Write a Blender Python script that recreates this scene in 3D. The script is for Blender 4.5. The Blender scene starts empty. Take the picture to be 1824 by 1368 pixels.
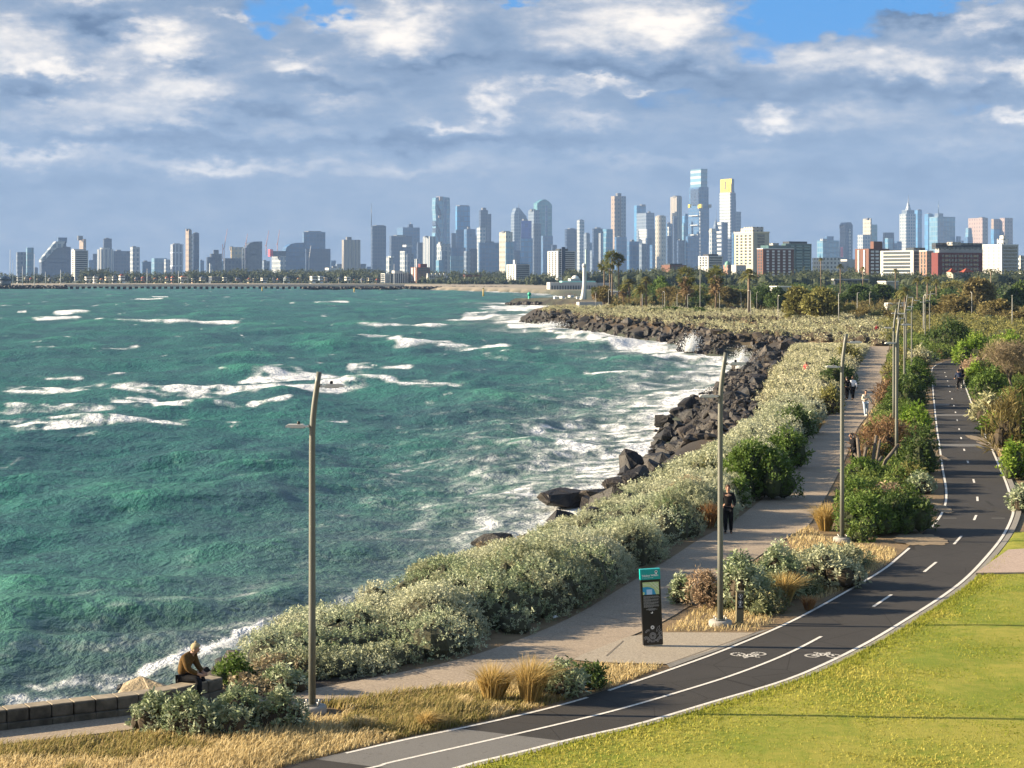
import bpy, bmesh, math, random
import numpy as np
from mathutils import Vector, Matrix, Euler
R = math.radians
rng = np.random.default_rng(11); random.seed(11)
S = bpy.context.scene; COL = S.collection
F = 3400.0; HX = 912.0; HY = 488.0; H = 11.5; ZP = 2.2     # lens constant (photo pixels), eye height, height of the promenade
def gp(px, py, z=ZP):
    Y = (H - z) * F / (py - HY); return ((px - HX) * Y / F, Y, z)
def gp2(pts, z=ZP): return np.array([gp(p[0], p[1], z)[:2] for p in pts])
def onY(px, py, Y): return ((px - HX) * Y / F, Y, H + (HY - py) * Y / F)

# ------------------------------------------------------------------ node helpers
def put(nt, sock, v):
    if hasattr(v, 'is_output'): nt.links.new(v, sock)
    elif isinstance(v, (tuple, list)):
        sock.default_value = tuple(v) + ((1.0,) if len(v) == 3 and len(sock.default_value) == 4 else ())
    else: sock.default_value = v
def nd(nt, t, ins=None, **props):
    n = nt.nodes.new('ShaderNode' + t)
    for k, v in props.items(): setattr(n, k, v)
    for k, v in (ins or {}).items(): put(nt, n.inputs[k], v)
    return n
def mth(nt, op, a, b=0.0, c=None, clamp=False):
    n = nd(nt, 'Math', {0: a, 1: b}, operation=op, use_clamp=clamp)
    if c is not None: put(nt, n.inputs[2], c)
    return n.outputs[0]
def mixc(nt, f, a, b, blend='MIX'):
    n = nd(nt, 'Mix', data_type='RGBA', blend_type=blend); n.clamp_factor = True
    put(nt, n.inputs[0], f); put(nt, n.inputs[6], a); put(nt, n.inputs[7], b); return n.outputs[2]
def ramp(nt, f, lo, hi):
    n = nd(nt, 'MapRange', {0: f, 1: lo, 2: hi, 3: 0.0, 4: 1.0}, interpolation_type='SMOOTHSTEP'); return n.outputs[0]
def noise(nt, vec, scale, detail=3.0, rough=.55, dist=0.0):
    return nd(nt, 'TexNoise', {'Vector': vec, 'Scale': scale, 'Detail': detail, 'Roughness': rough, 'Distortion': dist}).outputs['Fac']
def vmul(nt, v, m): return nd(nt, 'VectorMath', {0: v, 1: m}, operation='MULTIPLY').outputs[0]
def newmat(name):
    m = bpy.data.materials.new(name); m.use_nodes = True
    nt = m.node_tree; nt.nodes.clear(); out = nd(nt, 'OutputMaterial'); return m, nt, out
def pbr(nt, out, col, rough=.8, metal=0.0, spec=.5, normal=None):
    p = nd(nt, 'BsdfPrincipled', {'Base Color': col, 'Roughness': rough, 'Metallic': metal, 'Specular IOR Level': spec})
    if normal is not None: put(nt, p.inputs['Normal'], normal)
    nt.links.new(p.outputs[0], out.inputs[0]); return p
def bumpn(nt, h, strength, dist): return nd(nt, 'Bump', {'Height': h, 'Strength': strength, 'Distance': dist}).outputs[0]
_mc = {}
def mat(name, col, rough=.8, metal=0.0, ns=0.0, amt=.25, bump=0.0, spec=.4):
    """plain procedural surface: one colour broken up by two scales of noise"""
    if name in _mc: return _mc[name]
    m, nt, out = newmat(name)
    o = nd(nt, 'TexCoord').outputs['Object']
    if ns:
        n1 = noise(nt, o, ns, 6, .6); n2 = noise(nt, o, ns * .13, 3)
        f = mth(nt, 'ADD', mth(nt, 'MULTIPLY', n1, .6), mth(nt, 'MULTIPLY', n2, .4))
        c = mixc(nt, ramp(nt, f, .3, .7), tuple(x * (1 - amt) for x in col), tuple(min(1, x * (1 + amt)) for x in col))
        pbr(nt, out, c, rough, metal, spec, bumpn(nt, n1, bump, .02) if bump else None)
    else: pbr(nt, out, tuple(col), rough, metal, spec)
    _mc[name] = m; return m
def leafmat(name, c1, c2, tr=.3, rough=.6):
    m, nt, out = newmat(name)
    t = nd(nt, 'Attribute', attribute_name='tint').outputs['Fac']
    c = mixc(nt, t, c1, c2)
    p = nd(nt, 'BsdfPrincipled', {'Base Color': c, 'Roughness': rough, 'Specular IOR Level': .25})
    q = nd(nt, 'BsdfTranslucent', {'Color': mixc(nt, .35, c, (.25, .3, .04))})
    x = nd(nt, 'MixShader', {0: tr, 1: p.outputs[0], 2: q.outputs[0]}); nt.links.new(x.outputs[0], out.inputs[0])
    return m
def facade(name, wall, glass, bay, floor, ww, wh, var=.35, grough=.25, gspec=.6):
    """wall with a grid of panes measured in metres along the wall (UV)"""
    m, nt, out = newmat(name)
    if name.startswith('facade_'): wall = tuple(x * .72 for x in wall); glass = tuple(x * .85 for x in glass)
    uv = nd(nt, 'UVMap').outputs[0]
    s = nd(nt, 'SeparateXYZ', {0: uv})
    a = mth(nt, 'DIVIDE', s.outputs[0], bay); b = mth(nt, 'DIVIDE', s.outputs[1], floor)
    fa = mth(nt, 'FRACT', a); fb = mth(nt, 'FRACT', b)
    w = mth(nt, 'MULTIPLY', mth(nt, 'LESS_THAN', fa, ww), mth(nt, 'LESS_THAN', fb, wh))
    cell = nd(nt, 'CombineXYZ', {0: mth(nt, 'FLOOR', a), 1: mth(nt, 'FLOOR', b)}).outputs[0]
    wn = nd(nt, 'TexWhiteNoise', {'Vector': cell}).outputs['Value']
    big = noise(nt, vmul(nt, uv, (.03, .012, 1)), 1.0, 3)
    k = mth(nt, 'ADD', mth(nt, 'MULTIPLY', wn, var), mth(nt, 'MULTIPLY', big, var))
    g = mixc(nt, k, tuple(x * .55 for x in glass), tuple(min(1, x * 1.7) for x in glass))
    dirt = noise(nt, vmul(nt, uv, (.08, .02, 1)), 1.0, 4)
    wl = mixc(nt, dirt, tuple(x * .82 for x in wall), tuple(min(1, x * 1.12) for x in wall))
    p = pbr(nt, out, mixc(nt, w, wl, g), .5)
    put(nt, p.inputs['Roughness'], mth(nt, 'SUBTRACT', .75, mth(nt, 'MULTIPLY', w, .75 - grough)))
    put(nt, p.inputs['Specular IOR Level'], mth(nt, 'ADD', .3, mth(nt, 'MULTIPLY', w, gspec)))
    return m

# ------------------------------------------------------------------ object helpers
LABELS = {}
def tag(o, label=None, cat=None, group=None, kind=None):
    if label: o['label'] = label; LABELS.setdefault(label, []).append(o.name)
    if cat: o['category'] = cat
    if group: o['group'] = group
    if kind: o['kind'] = kind
    return o
def empty(name, loc=(0, 0, 0), rz=0.0):
    o = bpy.data.objects.new(name, None); COL.objects.link(o); o.location = loc; o.rotation_euler = (0, 0, rz); o.empty_display_size = .3
    return o
def link(name, me, parent=None):
    o = bpy.data.objects.new(name, me); COL.objects.link(o)
    if parent is not None: o.parent = parent
    return o
def copy_tree(o, parent=None):
    c = o.copy(); COL.objects.link(c)
    if parent is not None: c.parent = parent
    for ch in list(o.children): copy_tree(ch, c)
    return c
class MB:
    def __init__(s): s.v = []; s.f = []; s.uv = []; s.mi = []; s.sm = []
    def add(s, vs, fs, uvs=None, mi=0, smooth=False):
        b = len(s.v); s.v += [tuple(v) for v in vs]
        for k, f in enumerate(fs):
            s.f.append(tuple(b + i for i in f)); s.uv.append(uvs[k] if uvs else [(0, 0)] * len(f)); s.mi.append(mi); s.sm.append(smooth)
        return s
    def box(s, c, d, rot=None, mi=0, bev=0.0):
        hx, hy, hz = d[0] / 2, d[1] / 2, d[2] / 2
        vs = [Vector((x, y, z)) for z in (-hz, hz) for y in (-hy, hy) for x in (-hx, hx)]
        fs = [(0, 2, 3, 1), (4, 5, 7, 6), (0, 1, 5, 4), (2, 6, 7, 3), (0, 4, 6, 2), (1, 3, 7, 5)]
        if bev:
            bm = bmesh.new(); bv = [bm.verts.new(v) for v in vs]
            for f in fs: bm.faces.new([bv[i] for i in f])
            bmesh.ops.bevel(bm, geom=list(bm.edges), offset=bev, segments=2, affect='EDGES', profile=.5)
            bm.verts.index_update(); vs = [v.co.copy() for v in bm.verts]; fs = [[v.index for v in f.verts] for f in bm.faces]; bm.free()
        if rot is not None: vs = [rot @ v for v in vs]
        return s.add([v + Vector(c) for v in vs], fs, mi=mi)
    def prism(s, poly, z0, z1, mi=0, top=None):
        """vertical walls round a counter-clockwise plan, UV in metres; top: another plan of the same length"""
        n = len(poly); top = top or poly; vs = [(p[0], p[1], z0) for p in poly] + [(p[0], p[1], z1) for p in top]; fs = []; uvs = []; u = 0.0
        for i in range(n):
            j = (i + 1) % n; L = math.hypot(poly[j][0] - poly[i][0], poly[j][1] - poly[i][1])
            fs.append((i, j, n + j, n + i)); uvs.append([(u, z0), (u + L, z0), (u + L, z1), (u, z1)]); u += L
        fs.append(tuple(range(n, 2 * n))); uvs.append([(-.5, -.5)] * n)
        fs.append(tuple(range(n - 1, -1, -1))); uvs.append([(-.5, -.5)] * n)
        return s.add(vs, fs, uvs, mi)
    def slab(s, pts, Y, dv, mi=0):
        """outline in the XZ plane at Y, given depth along dv"""
        n = len(pts); vs = [(p[0], Y, p[1]) for p in pts] + [(p[0] + dv[0], Y + dv[1], p[1]) for p in pts]
        fs = [tuple(range(n))]; uvs = [[(p[0], p[1]) for p in pts]]
        for i in range(n):
            j = (i + 1) % n; L = math.hypot(*dv)
            fs.append((j, i, n + i, n + j)); uvs.append([(0, pts[j][1]), (0, pts[i][1]), (L, pts[i][1]), (L, pts[j][1])])
        fs.append(tuple(range(2 * n - 1, n - 1, -1))); uvs.append([(p[0], p[1]) for p in reversed(pts)])
        return s.add(vs, fs, uvs, mi)
    def tube(s, pts, rad, n=8, cap=True, mi=0, smooth=True):
        pts = [Vector(p) for p in pts]; rad = rad if hasattr(rad, '__len__') else [rad] * len(pts); vs = []; fs = []
        for i, p in enumerate(pts):
            t = (pts[min(i + 1, len(pts) - 1)] - pts[max(i - 1, 0)]).normalized()
            a = t.cross(Vector((0, 1, 0)) if abs(t.y) < .9 else Vector((1, 0, 0))).normalized(); b = t.cross(a)
            for k in range(n):
                w = 2 * math.pi * k / n; vs.append(p + (a * math.cos(w) + b * math.sin(w)) * rad[i])
        for i in range(len(pts) - 1):
            for k in range(n):
                fs.append((i * n + k, i * n + (k + 1) % n, (i + 1) * n + (k + 1) % n, (i + 1) * n + k))
        s.add(vs, fs, mi=mi, smooth=smooth)
        if cap:
            e = len(s.v) - len(vs); s.f += [tuple(e + k for k in range(n - 1, -1, -1)), tuple(e + (len(pts) - 1) * n + k for k in range(n))]
            s.uv += [[(0, 0)] * n] * 2; s.mi += [mi] * 2; s.sm += [False] * 2
        return s
    def lathe(s, c, prof, n=16, mi=0, smooth=True):
        return s.tube([(c[0], c[1], c[2] + z) for r, z in prof], [max(r, 1e-4) for r, z in prof], n, True, mi, smooth)
    def ball(s, c, r, n=10, mi=0):
        r = r if hasattr(r, '__len__') else (r, r, r); vs = []; fs = []; m = n // 2 + 1
        for i in range(m + 1):
            p = math.pi * i / m
            for k in range(n):
                w = 2 * math.pi * k / n; vs.append((c[0] + r[0] * math.sin(p) * math.cos(w), c[1] + r[1] * math.sin(p) * math.sin(w), c[2] - r[2] * math.cos(p)))
        for i in range(m):
            for k in range(n): fs.append((i * n + k, i * n + (k + 1) % n, (i + 1) * n + (k + 1) % n, (i + 1) * n + k))
        return s.add(vs, fs, mi=mi, smooth=True)
    def build(s, name, mats, parent=None, fix=False):
        me = bpy.data.meshes.new(name); me.from_pydata(s.v, [], s.f)
        for m in (mats if isinstance(mats, (list, tuple)) else [mats]): me.materials.append(m)
        me.polygons.foreach_set('material_index', s.mi); me.polygons.foreach_set('use_smooth', s.sm)
        ul = me.uv_layers.new(name='UVMap'); ul.data.foreach_set('uv', [c for f in s.uv for p in f for c in p])
        if fix:
            bm = bmesh.new(); bm.from_mesh(me); bmesh.ops.recalc_face_normals(bm, faces=bm.faces); bm.to_mesh(me); bm.free()
        me.update(); return link(name, me, parent)
def npmesh(name, V, Q, mats, parent=None, tint=None, mi=None, attrs=None, smooth=False, linkit=True):
    V = np.ascontiguousarray(V, dtype=np.float32); Q = np.ascontiguousarray(Q, dtype=np.int32); k = Q.shape[1]
    me = bpy.data.meshes.new(name)
    me.vertices.add(len(V)); me.vertices.foreach_set('co', V.ravel())
    me.loops.add(Q.size); me.loops.foreach_set('vertex_index', Q.ravel())
    me.polygons.add(len(Q)); me.polygons.foreach_set('loop_start', np.arange(0, Q.size, k, dtype=np.int32))
    try: me.polygons.foreach_set('loop_total', np.full(len(Q), k, dtype=np.int32))
    except Exception: pass
    if mi is not None: me.polygons.foreach_set('material_index', np.asarray(mi, dtype=np.int32))
    me.polygons.foreach_set('use_smooth', np.full(len(Q), smooth))
    for m in (mats if isinstance(mats, (list, tuple)) else [mats]): me.materials.append(m)
    if tint is not None:
        a = me.attributes.new('tint', 'FLOAT', 'FACE'); a.data.foreach_set('value', np.asarray(tint, dtype=np.float32))
    for nm, (arr, typ) in (attrs or {}).items():
        a = me.attributes.new(nm, typ, 'POINT')
        a.data.foreach_set('color' if typ == 'FLOAT_COLOR' else 'value', np.asarray(arr, dtype=np.float32).ravel())
    me.update(calc_edges=True); me.validate()
    return link(name, me, parent) if linkit else me

# ------------------------------------------------------------------ plan geometry
def resample(P, n):
    P = np.asarray(P, float); d = np.r_[0, np.cumsum(np.hypot(*np.diff(P, axis=0).T))]
    t = np.linspace(0, d[-1], n); return np.c_[np.interp(t, d, P[:, 0]), np.interp(t, d, P[:, 1])]
def smooth(P, k=8):
    """Catmull-Rom through the points"""
    P = np.asarray(P, float); Q = np.vstack([2 * P[0] - P[1], P, 2 * P[-1] - P[-2]]); out = []
    for i in range(1, len(Q) - 2):
        p0, p1, p2, p3 = Q[i - 1:i + 3]
        for t in np.linspace(0, 1, k, endpoint=False):
            out.append(.5 * ((2 * p1) + (-p0 + p2) * t + (2 * p0 - 5 * p1 + 4 * p2 - p3) * t * t + (-p0 + 3 * p1 - 3 * p2 + p3) * t ** 3))
    out.append(P[-1]); return np.array(out)
def segdist(pts, poly, closed=True):
    P = np.asarray(poly, float); A = P if closed else P[:-1]; B = np.roll(P, -1, 0) if closed else P[1:]
    best = np.full(len(pts), 1e18)
    for a, b in zip(A, B):
        ab = b - a; t = np.clip(((pts - a) @ ab) / max(ab @ ab, 1e-9), 0, 1)
        d = pts - (a + t[:, None] * ab); best = np.minimum(best, (d * d).sum(1))
    return np.sqrt(best)
def inside(pts, poly):
    P = np.asarray(poly, float); r = np.zeros(len(pts), bool); x, y = pts[:, 0], pts[:, 1]
    for a, b in zip(P, np.roll(P, -1, 0)):
        if a[1] == b[1]: continue
        c = ((a[1] > y) != (b[1] > y)) & (x < (b[0] - a[0]) * (y - a[1]) / (b[1] - a[1]) + a[0]); r ^= c
    return r
def sst(x, a, b): t = np.clip((x - a) / (b - a), 0, 1); return t * t * (3 - 2 * t)
def vnoise(x, y, seed=0):
    xi = np.floor(x).astype(np.int64); yi = np.floor(y).astype(np.int64); fx = x - xi; fy = y - yi
    def h(i, j):
        n = (i * 374761393 + j * 668265263 + seed * 1442695041) & 0x7fffffff
        n = ((n ^ (n >> 13)) * 1274126177) & 0x7fffffff; return ((n ^ (n >> 16)) & 0xffff) / 65535.0
    u = fx * fx * (3 - 2 * fx); v = fy * fy * (3 - 2 * fy)
    return (h(xi, yi) * (1 - u) + h(xi + 1, yi) * u) * (1 - v) + (h(xi, yi + 1) * (1 - u) + h(xi + 1, yi + 1) * u) * v
def fbm(x, y, o=4, seed=0):
    s = 0; a = .5; t = 0
    for k in range(o): s = s + a * vnoise(x, y, seed + k); t += a; x = x * 2.03 + 7.1; y = y * 2.03 + 3.7; a *= .5
    return s / t
# water's edge, measured off the photo at sea level
SIL_PX = [(380, 1195), (440, 1148), (510, 1088), (600, 1052), (700, 1022), (780, 988), (880, 964), (950, 950), (1000, 922), (1080, 884)]   # outline of the thicket against the sea
SHORE_PX = [(1125, 850), (1170, 815), (1200, 790), (1196, 762), (1240, 715), (1290, 688), (1318, 660), (1345, 645), (1362, 634), (1320, 631), (1270, 632), (1228, 627), (1215, 612), (1150, 603), (1050, 590), (985, 580), (930, 572)]
_e = gp2(SIL_PX, 2.9); _t = np.gradient(_e, axis=0); _t /= np.linalg.norm(_t, axis=1)[:, None]; BANK = _e + np.c_[-_t[:, 1], _t[:, 0]] * 2.3
shore = np.vstack([[(-30, 39.2), (-13, 41.1), (-9.3, 42.5), (-7.6, 44.0)], BANK[1:], gp2(SHORE_PX, 0.0)])
tip = gp2([(924, 565), (960, 557), (1000, 551), (1010, 546), (960, 543.5), (900, 541.5), (902, 540), (960, 539.5), (1010, 535), (1000, 528), (975, 523), (930, 521), (860, 518.5), (800, 517)], 0.0)
SEA = np.vstack([[(-6000, -900), (-60, 38)], shore, tip, [(-110, 1640), (-330, 1770), (-6000, 1770)]])
def seadist(p):
    """metres inland from the water's edge, negative out at sea"""
    p = np.asarray(p, float); d = segdist(p, SEA); return np.where(inside(p, SEA), -d, d)
def gz(x, y):
    p = np.c_[np.ravel(x), np.ravel(y)]; d = seadist(p)
    w = np.where(p[:, 0] < 14, np.interp(p[:, 1], [44, 48, 85, 110], [.9, 2.2, 2.6, 4.2]), 4.2); z = np.where(d > 0, ZP * sst(d, 0, w), -1.8 * sst(-d, 0, 4.5))
    r = np.hypot(p[:, 0] - 4, p[:, 1] + 8); return z + 7.6 * sst(44 - r, 0, 40)
def gz1(x, y): return float(gz([x], [y])[0])
# ------------------------------------------------------------------ camera, sun, sky, air
cam = bpy.data.cameras.new('camera'); co = bpy.data.objects.new('camera', cam); COL.objects.link(co); S.camera = co
co.location = (0, 0, H); co.rotation_euler = (R(90), 0, 0); cam.sensor_width = 36; cam.lens = 36 * F / 1824
cam.shift_y = -(684 - HY) / 1824; cam.clip_start = .5; cam.clip_end = 40000
EXPO = 1.75; SKYK = .275                                             # exposed for the sunlit land; sky radiance to suit
SUN_EL, SUN_AZ = R(18.5), R(-86)                                   # low, from the left and a little ahead
sd = Vector((math.sin(SUN_AZ) * math.cos(SUN_EL), math.cos(SUN_AZ) * math.cos(SUN_EL), math.sin(SUN_EL)))
sl = bpy.data.lights.new('sun', 'SUN'); sl.energy = 5.0; sl.angle = R(.5); sl.color = (1, .82, .58)
so = bpy.data.objects.new('sun', sl); COL.objects.link(so); so.rotation_euler = (-sd).to_track_quat('-Z', 'Y').to_euler()
vs = S.view_settings; vs.view_transform = 'Standard'; vs.look = 'None'; vs.exposure = EXPO; vs.gamma = 1
S.cycles.use_denoising = True; S.cycles.max_bounces = 6; S.cycles.diffuse_bounces = 3; S.cycles.glossy_bounces = 3
S.cycles.transmission_bounces = 4; S.cycles.volume_bounces = 0; S.cycles.sample_clamp_indirect = 4; S.cycles.transparent_max_bounces = 6
try: S.cycles.denoising_input_passes = 'RGB_ALBEDO_NORMAL'; S.cycles.denoising_prefilter = 'ACCURATE'
except Exception: pass

def build_world():
    w = bpy.data.worlds.new('World'); S.world = w; w.use_nodes = True; nt = w.node_tree; nt.nodes.clear()
    sky = nd(nt, 'TexSky', sky_type='NISHITA', sun_disc=False, sun_elevation=SUN_EL, sun_rotation=SUN_AZ % (2 * math.pi), altitude=10, air_density=1.0, dust_density=.6, ozone_density=2.0)
    bs = nd(nt, 'Background', {0: sky.outputs[0], 1: .065})
    d = nd(nt, 'SeparateXYZ', {0: nd(nt, 'VectorMath', {0: nd(nt, 'TexCoord').outputs['Generated']}, operation='NORMALIZE').outputs[0]})
    az = mth(nt, 'ARCTAN2', d.outputs[0], d.outputs[1]); el = mth(nt, 'ARCSINE', d.outputs[2])
    p0 = nd(nt, 'CombineXYZ', {0: az, 1: el}).outputs[0]
    # billowing: push the cloud plan about with noise
    q = vmul(nt, p0, (1, 1.9, 1))
    w1 = nd(nt, 'TexNoise', {'Vector': q, 'Scale': 20.0, 'Detail': 6.0, 'Roughness': .58}).outputs['Color']
    w2 = nd(nt, 'TexNoise', {'Vector': q, 'Scale': 75.0, 'Detail': 4.0, 'Roughness': .55}).outputs['Color']
    off = nd(nt, 'VectorMath', {0: vmul(nt, nd(nt, 'VectorMath', {0: w1, 1: (.5, .5, .5)}, operation='SUBTRACT').outputs[0], (.052, .030, 0)),
                                1: vmul(nt, nd(nt, 'VectorMath', {0: w2, 1: (.5, .5, .5)}, operation='SUBTRACT').outputs[0], (.030, .019, 0))}, operation='ADD').outputs[0]
    p = nd(nt, 'VectorMath', {0: p0, 1: off}, operation='ADD').outputs[0]
    def blobs(lst):
        tot = None
        for (x, y, rx, ry, am) in lst:
            c = ((x - HX) / F, (HY - y) / F, 0)
            v = vmul(nt, nd(nt, 'VectorMath', {0: p, 1: c}, operation='SUBTRACT').outputs[0], (F / rx, F / ry, 0))
            g = nd(nt, 'VectorMath', {0: v, 1: v}, operation='DOT_PRODUCT').outputs['Value']
            e = mth(nt, 'MULTIPLY', mth(nt, 'EXPONENT', mth(nt, 'MULTIPLY', g, -1.0)), am)
            tot = e if tot is None else mth(nt, 'ADD', tot, e)
        return tot
    bright = blobs([(270, 80, 75, 34, .75), (300, 105, 90, 20, .5), (190, 10, 60, 22, .5), (50, 95, 90, 40, .5), (330, 168, 75, 36, .75), (80, 120, 110, 14, .5), (160, 128, 55, 12, .5), (425, 42, 40, 10, .8), (520, 122, 55, 18, .75),
                    (690, 55, 80, 42, .9), (760, 30, 60, 30, .4), (400, 292, 150, 14, .55), (80, 275, 140, 14, .55), (880, 188, 38, 24, .95), (800, 218, 60, 14, .7), (1000, 40, 80, 40, .35), (1150, 50, 110, 48, .85), (1230, 40, 70, 40, .5),
                    (1090, 140, 55, 13, .95), (1045, 152, 22, 13, .7), (1145, 160, 50, 8, .7), (1360, 218, 52, 26, 1.0), (1800, 145, 60, 36, .95), (1785, 222, 50, 12, .8), (1500, 108, 150, 26, .5), (1720, 55, 130, 20, .6), (1050, 212, 90, 14, .35), (600, 180, 60, 16, .35), (250, 210, 200, 24, .45), (1500, 215, 90, 30, .3), (130, 185, 120, 18, .45), (560, 235, 120, 16, .35), (1180, 280, 200, 14, .22), (700, 300, 220, 14, .25), (1650, 260, 160, 16, .25), (980, 165, 60, 12, .4), (1620, 130, 120, 26, .45), (20, 60, 60, 30, .4), (600, 40, 50, 20, .3)])
    hole = blobs([(545, 18, 75, 22, 1.3), (470, 50, 40, 18, .9), (905, 0, 50, 10, 1.0), (1395, 32, 85, 36, 1.3), (1600, 14, 200, 18, 1.5), (1470, 60, 70, 20, .9), (1480, 45, 90, 22, .8), (1350, 95, 70, 22, .75), (1240, 175, 120, 20, .5), (1700, 205, 60, 16, .4), (460, 100, 40, 16, .3)])
    dark = blobs([(190, 55, 80, 22, .8), (335, 118, 55, 14, .9), (60, 165, 80, 22, .7), (440, 195, 150, 16, .6), (1020, 118, 150, 22, .6), (1615, 42, 70, 20, 1.0), (1780, 95, 70, 36, .7), (640, 245, 220, 20, .4), (1420, 255, 220, 24, .35), (1220, 130, 120, 16, .6), (1600, 170, 90, 20, .5), (260, 250, 260, 18, .45), (900, 250, 200, 18, .4), (620, 150, 120, 14, .5), (760, 110, 120, 12, .5), (1300, 170, 160, 20, .5), (1750, 180, 60, 14, .5), (120, 330, 300, 20, .2), (1500, 310, 300, 20, .2)])
    n = noise(nt, vmul(nt, p0, (1, 2.6, 1)), 26.0, 8, .6, .3)
    fine = noise(nt, vmul(nt, p0, (1, 2.2, 1)), 70.0, 6, .6)
    tex = mth(nt, 'ADD', mth(nt, 'MULTIPLY', mth(nt, 'SUBTRACT', n, .5), .9), mth(nt, 'MULTIPLY', mth(nt, 'SUBTRACT', fine, .5), .35))
    up = ramp(nt, el, .03, .13)                                    # the veil near the horizon is smoother
    tex = mth(nt, 'MULTIPLY', tex, mth(nt, 'ADD', mth(nt, 'MULTIPLY', up, .65), .75))
    b = mth(nt, 'ADD', mth(nt, 'MULTIPLY', bright, mth(nt, 'ADD', .82, mth(nt, 'MULTIPLY', tex, .9))), mth(nt, 'MULTIPLY', tex, .75))
    b = mth(nt, 'SUBTRACT', b, mth(nt, 'MULTIPLY', dark, .6))
    grey = mixc(nt, up, (.275, .38, .545), (.255, .36, .53))
    c = mixc(nt, ramp(nt, b, -.12, 1.08), grey, (1.26, 1.15, 1.02))
    c = mixc(nt, ramp(nt, mth(nt, 'MULTIPLY', b, -1.0), -.02, .55), c, (.10, .175, .32))
    K = SKYK
    bc = nd(nt, 'Background', {0: c, 1: K})
    blue = nd(nt, 'Background', {0: (.085, .37, .85), 1: K})
    hn = mth(nt, 'ADD', hole, mth(nt, 'MULTIPLY', mth(nt, 'SUBTRACT', .5, n), 1.0))
    fr = nd(nt, 'MixShader', {0: ramp(nt, hn, .25, .95), 1: bc.outputs[0], 2: blue.outputs[0]})
    # broken cloud over the rest of the dome
    gn = noise(nt, vmul(nt, p0, (1, 1.6, 1)), 5.0, 3)
    gb = nd(nt, 'Background', {0: mixc(nt, ramp(nt, gn, .5, .7), (.20, .29, .44), (.62, .62, .62)), 1: K})
    ge = nd(nt, 'MixShader', {0: ramp(nt, gn, .46, .6), 1: bs.outputs[0], 2: gb.outputs[0]})
    away = mth(nt, 'MAXIMUM', ramp(nt, el, .16, .26), ramp(nt, mth(nt, 'ABSOLUTE', az), .36, .5))
    mx = nd(nt, 'MixShader', {0: away, 1: fr.outputs[0], 2: ge.outputs[0]})
    nt.links.new(mx.outputs[0], nd(nt, 'OutputWorld').inputs[0])
    w.cycles.sampling_method = 'MANUAL'; w.cycles.sample_map_resolution = 512
build_world()

def build_haze():
    m, nt, out = newmat('haze')
    v = nd(nt, 'VolumePrincipled', {'Color': (.36, .56, .95), 'Density': 5.2e-5, 'Anisotropy': 0.0}); nt.links.new(v.outputs[0], out.inputs['Volume'])
    b = MB().box((0, 3500, 248), (8000, 7600, 506)); o = b.build('haze', m); tag(o, 'thin blue sea haze between the viewer and the city', 'haze', kind='stuff')
    try: m.cycles.homogeneous_volume = True
    except Exception: pass
build_haze()

# ------------------------------------------------------------------ ground and sea
def gridfaces(nr, nc):
    i = np.arange(nr - 1)[:, None] * nc + np.arange(nc - 1)[None]; i = i.ravel()
    return np.c_[i, i + 1, i + nc + 1, i + nc]
def build_ground():
    Y = np.r_[np.linspace(-60, 20, 24), np.linspace(20.5, 120, 190), 120 * np.exp(np.linspace(.02, math.log(9000 / 120), 190))]
    s = np.linspace(-1, 1, 281); s = .8 * np.sign(s) * np.abs(s) ** 1.25
    X = s[None] * (np.maximum(Y, 0)[:, None] * .52 + 48); YY = np.broadcast_to(Y[:, None], X.shape)
    p = np.c_[X.ravel(), YY.ravel()]; d = seadist(p); z = gz(p[:, 0], p[:, 1])
    z = z - (.008 + .05 * fbm(p[:, 0] * 1.3, p[:, 1] * 1.3, 3) * sst(p[:, 1], 500, 700)) * sst(d, 3, 6)
    col = np.zeros((len(p), 4)); col[:, 3] = 1
    dirt = np.array([.20, .145, .085]); rock = np.array([.035, .032, .03]); ochre = np.array([.42, .25, .10]); sand = np.array([.30, .26, .20]); city = np.array([.07, .085, .06]); bed = np.array([.06, .07, .05])
    near = 1 - sst(p[:, 1], 900, 1150); rb = np.interp(p[:, 1], [0, 36, 55, 75, 110, 190, 260], [6, 12, 18, 24, 32, 54, 75])
    park = np.array([.13, .135, .04]); land = dirt + (park - dirt) * (sst(p[:, 0] - rb, 0, 5) * (p[:, 1] < 700))[:, None]; land = land + (city - land) * sst(p[:, 1], 520, 800)[:, None]
    beach = sst(p[:, 1], 1000, 1300) * (1 - sst(d, 90, 170)) * (p[:, 0] < 400)
    land = land * (1 - beach[:, None]) + sand * beach[:, None]
    o = np.exp(-((p[:, 0] - 60) / 26) ** 2 - ((p[:, 1] - 285) / 16) ** 2) + np.exp(-((p[:, 0] - 42) / 20) ** 2 - ((p[:, 1] - 350) / 30) ** 2)
    land = land * (1 - np.clip(o, 0, 1)[:, None]) + ochre * np.clip(o, 0, 1)[:, None]
    k = (sst(d, 3, 6.5) * near + (1 - near))[:, None]
    c = np.where((d > 0)[:, None], rock * (1 - k) + land * k, bed)
    col[:, :3] = c
    m, nt, out = newmat('ground'); a = nd(nt, 'Attribute', attribute_name='gcol').outputs['Color']; ob = nd(nt, 'TexCoord').outputs['Object']
    n1 = noise(nt, ob, 3.0, 6, .65); n2 = noise(nt, ob, 26.0, 3)
    cc = mixc(nt, n1, vmul(nt, a, (.62, .62, .62)), vmul(nt, a, (1.35, 1.35, 1.35))); cc = mixc(nt, ramp(nt, n2, .55, .75), cc, vmul(nt, cc, (1.5, 1.45, 1.3)))
    pbr(nt, out, cc, .95, 0, .2, bumpn(nt, n2, .5, .04))
    o = npmesh('ground', np.c_[p, z], gridfaces(len(Y), len(s)), m, attrs={'gcol': (col, 'FLOAT_COLOR')}, smooth=True); tag(o, kind='structure')
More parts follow.
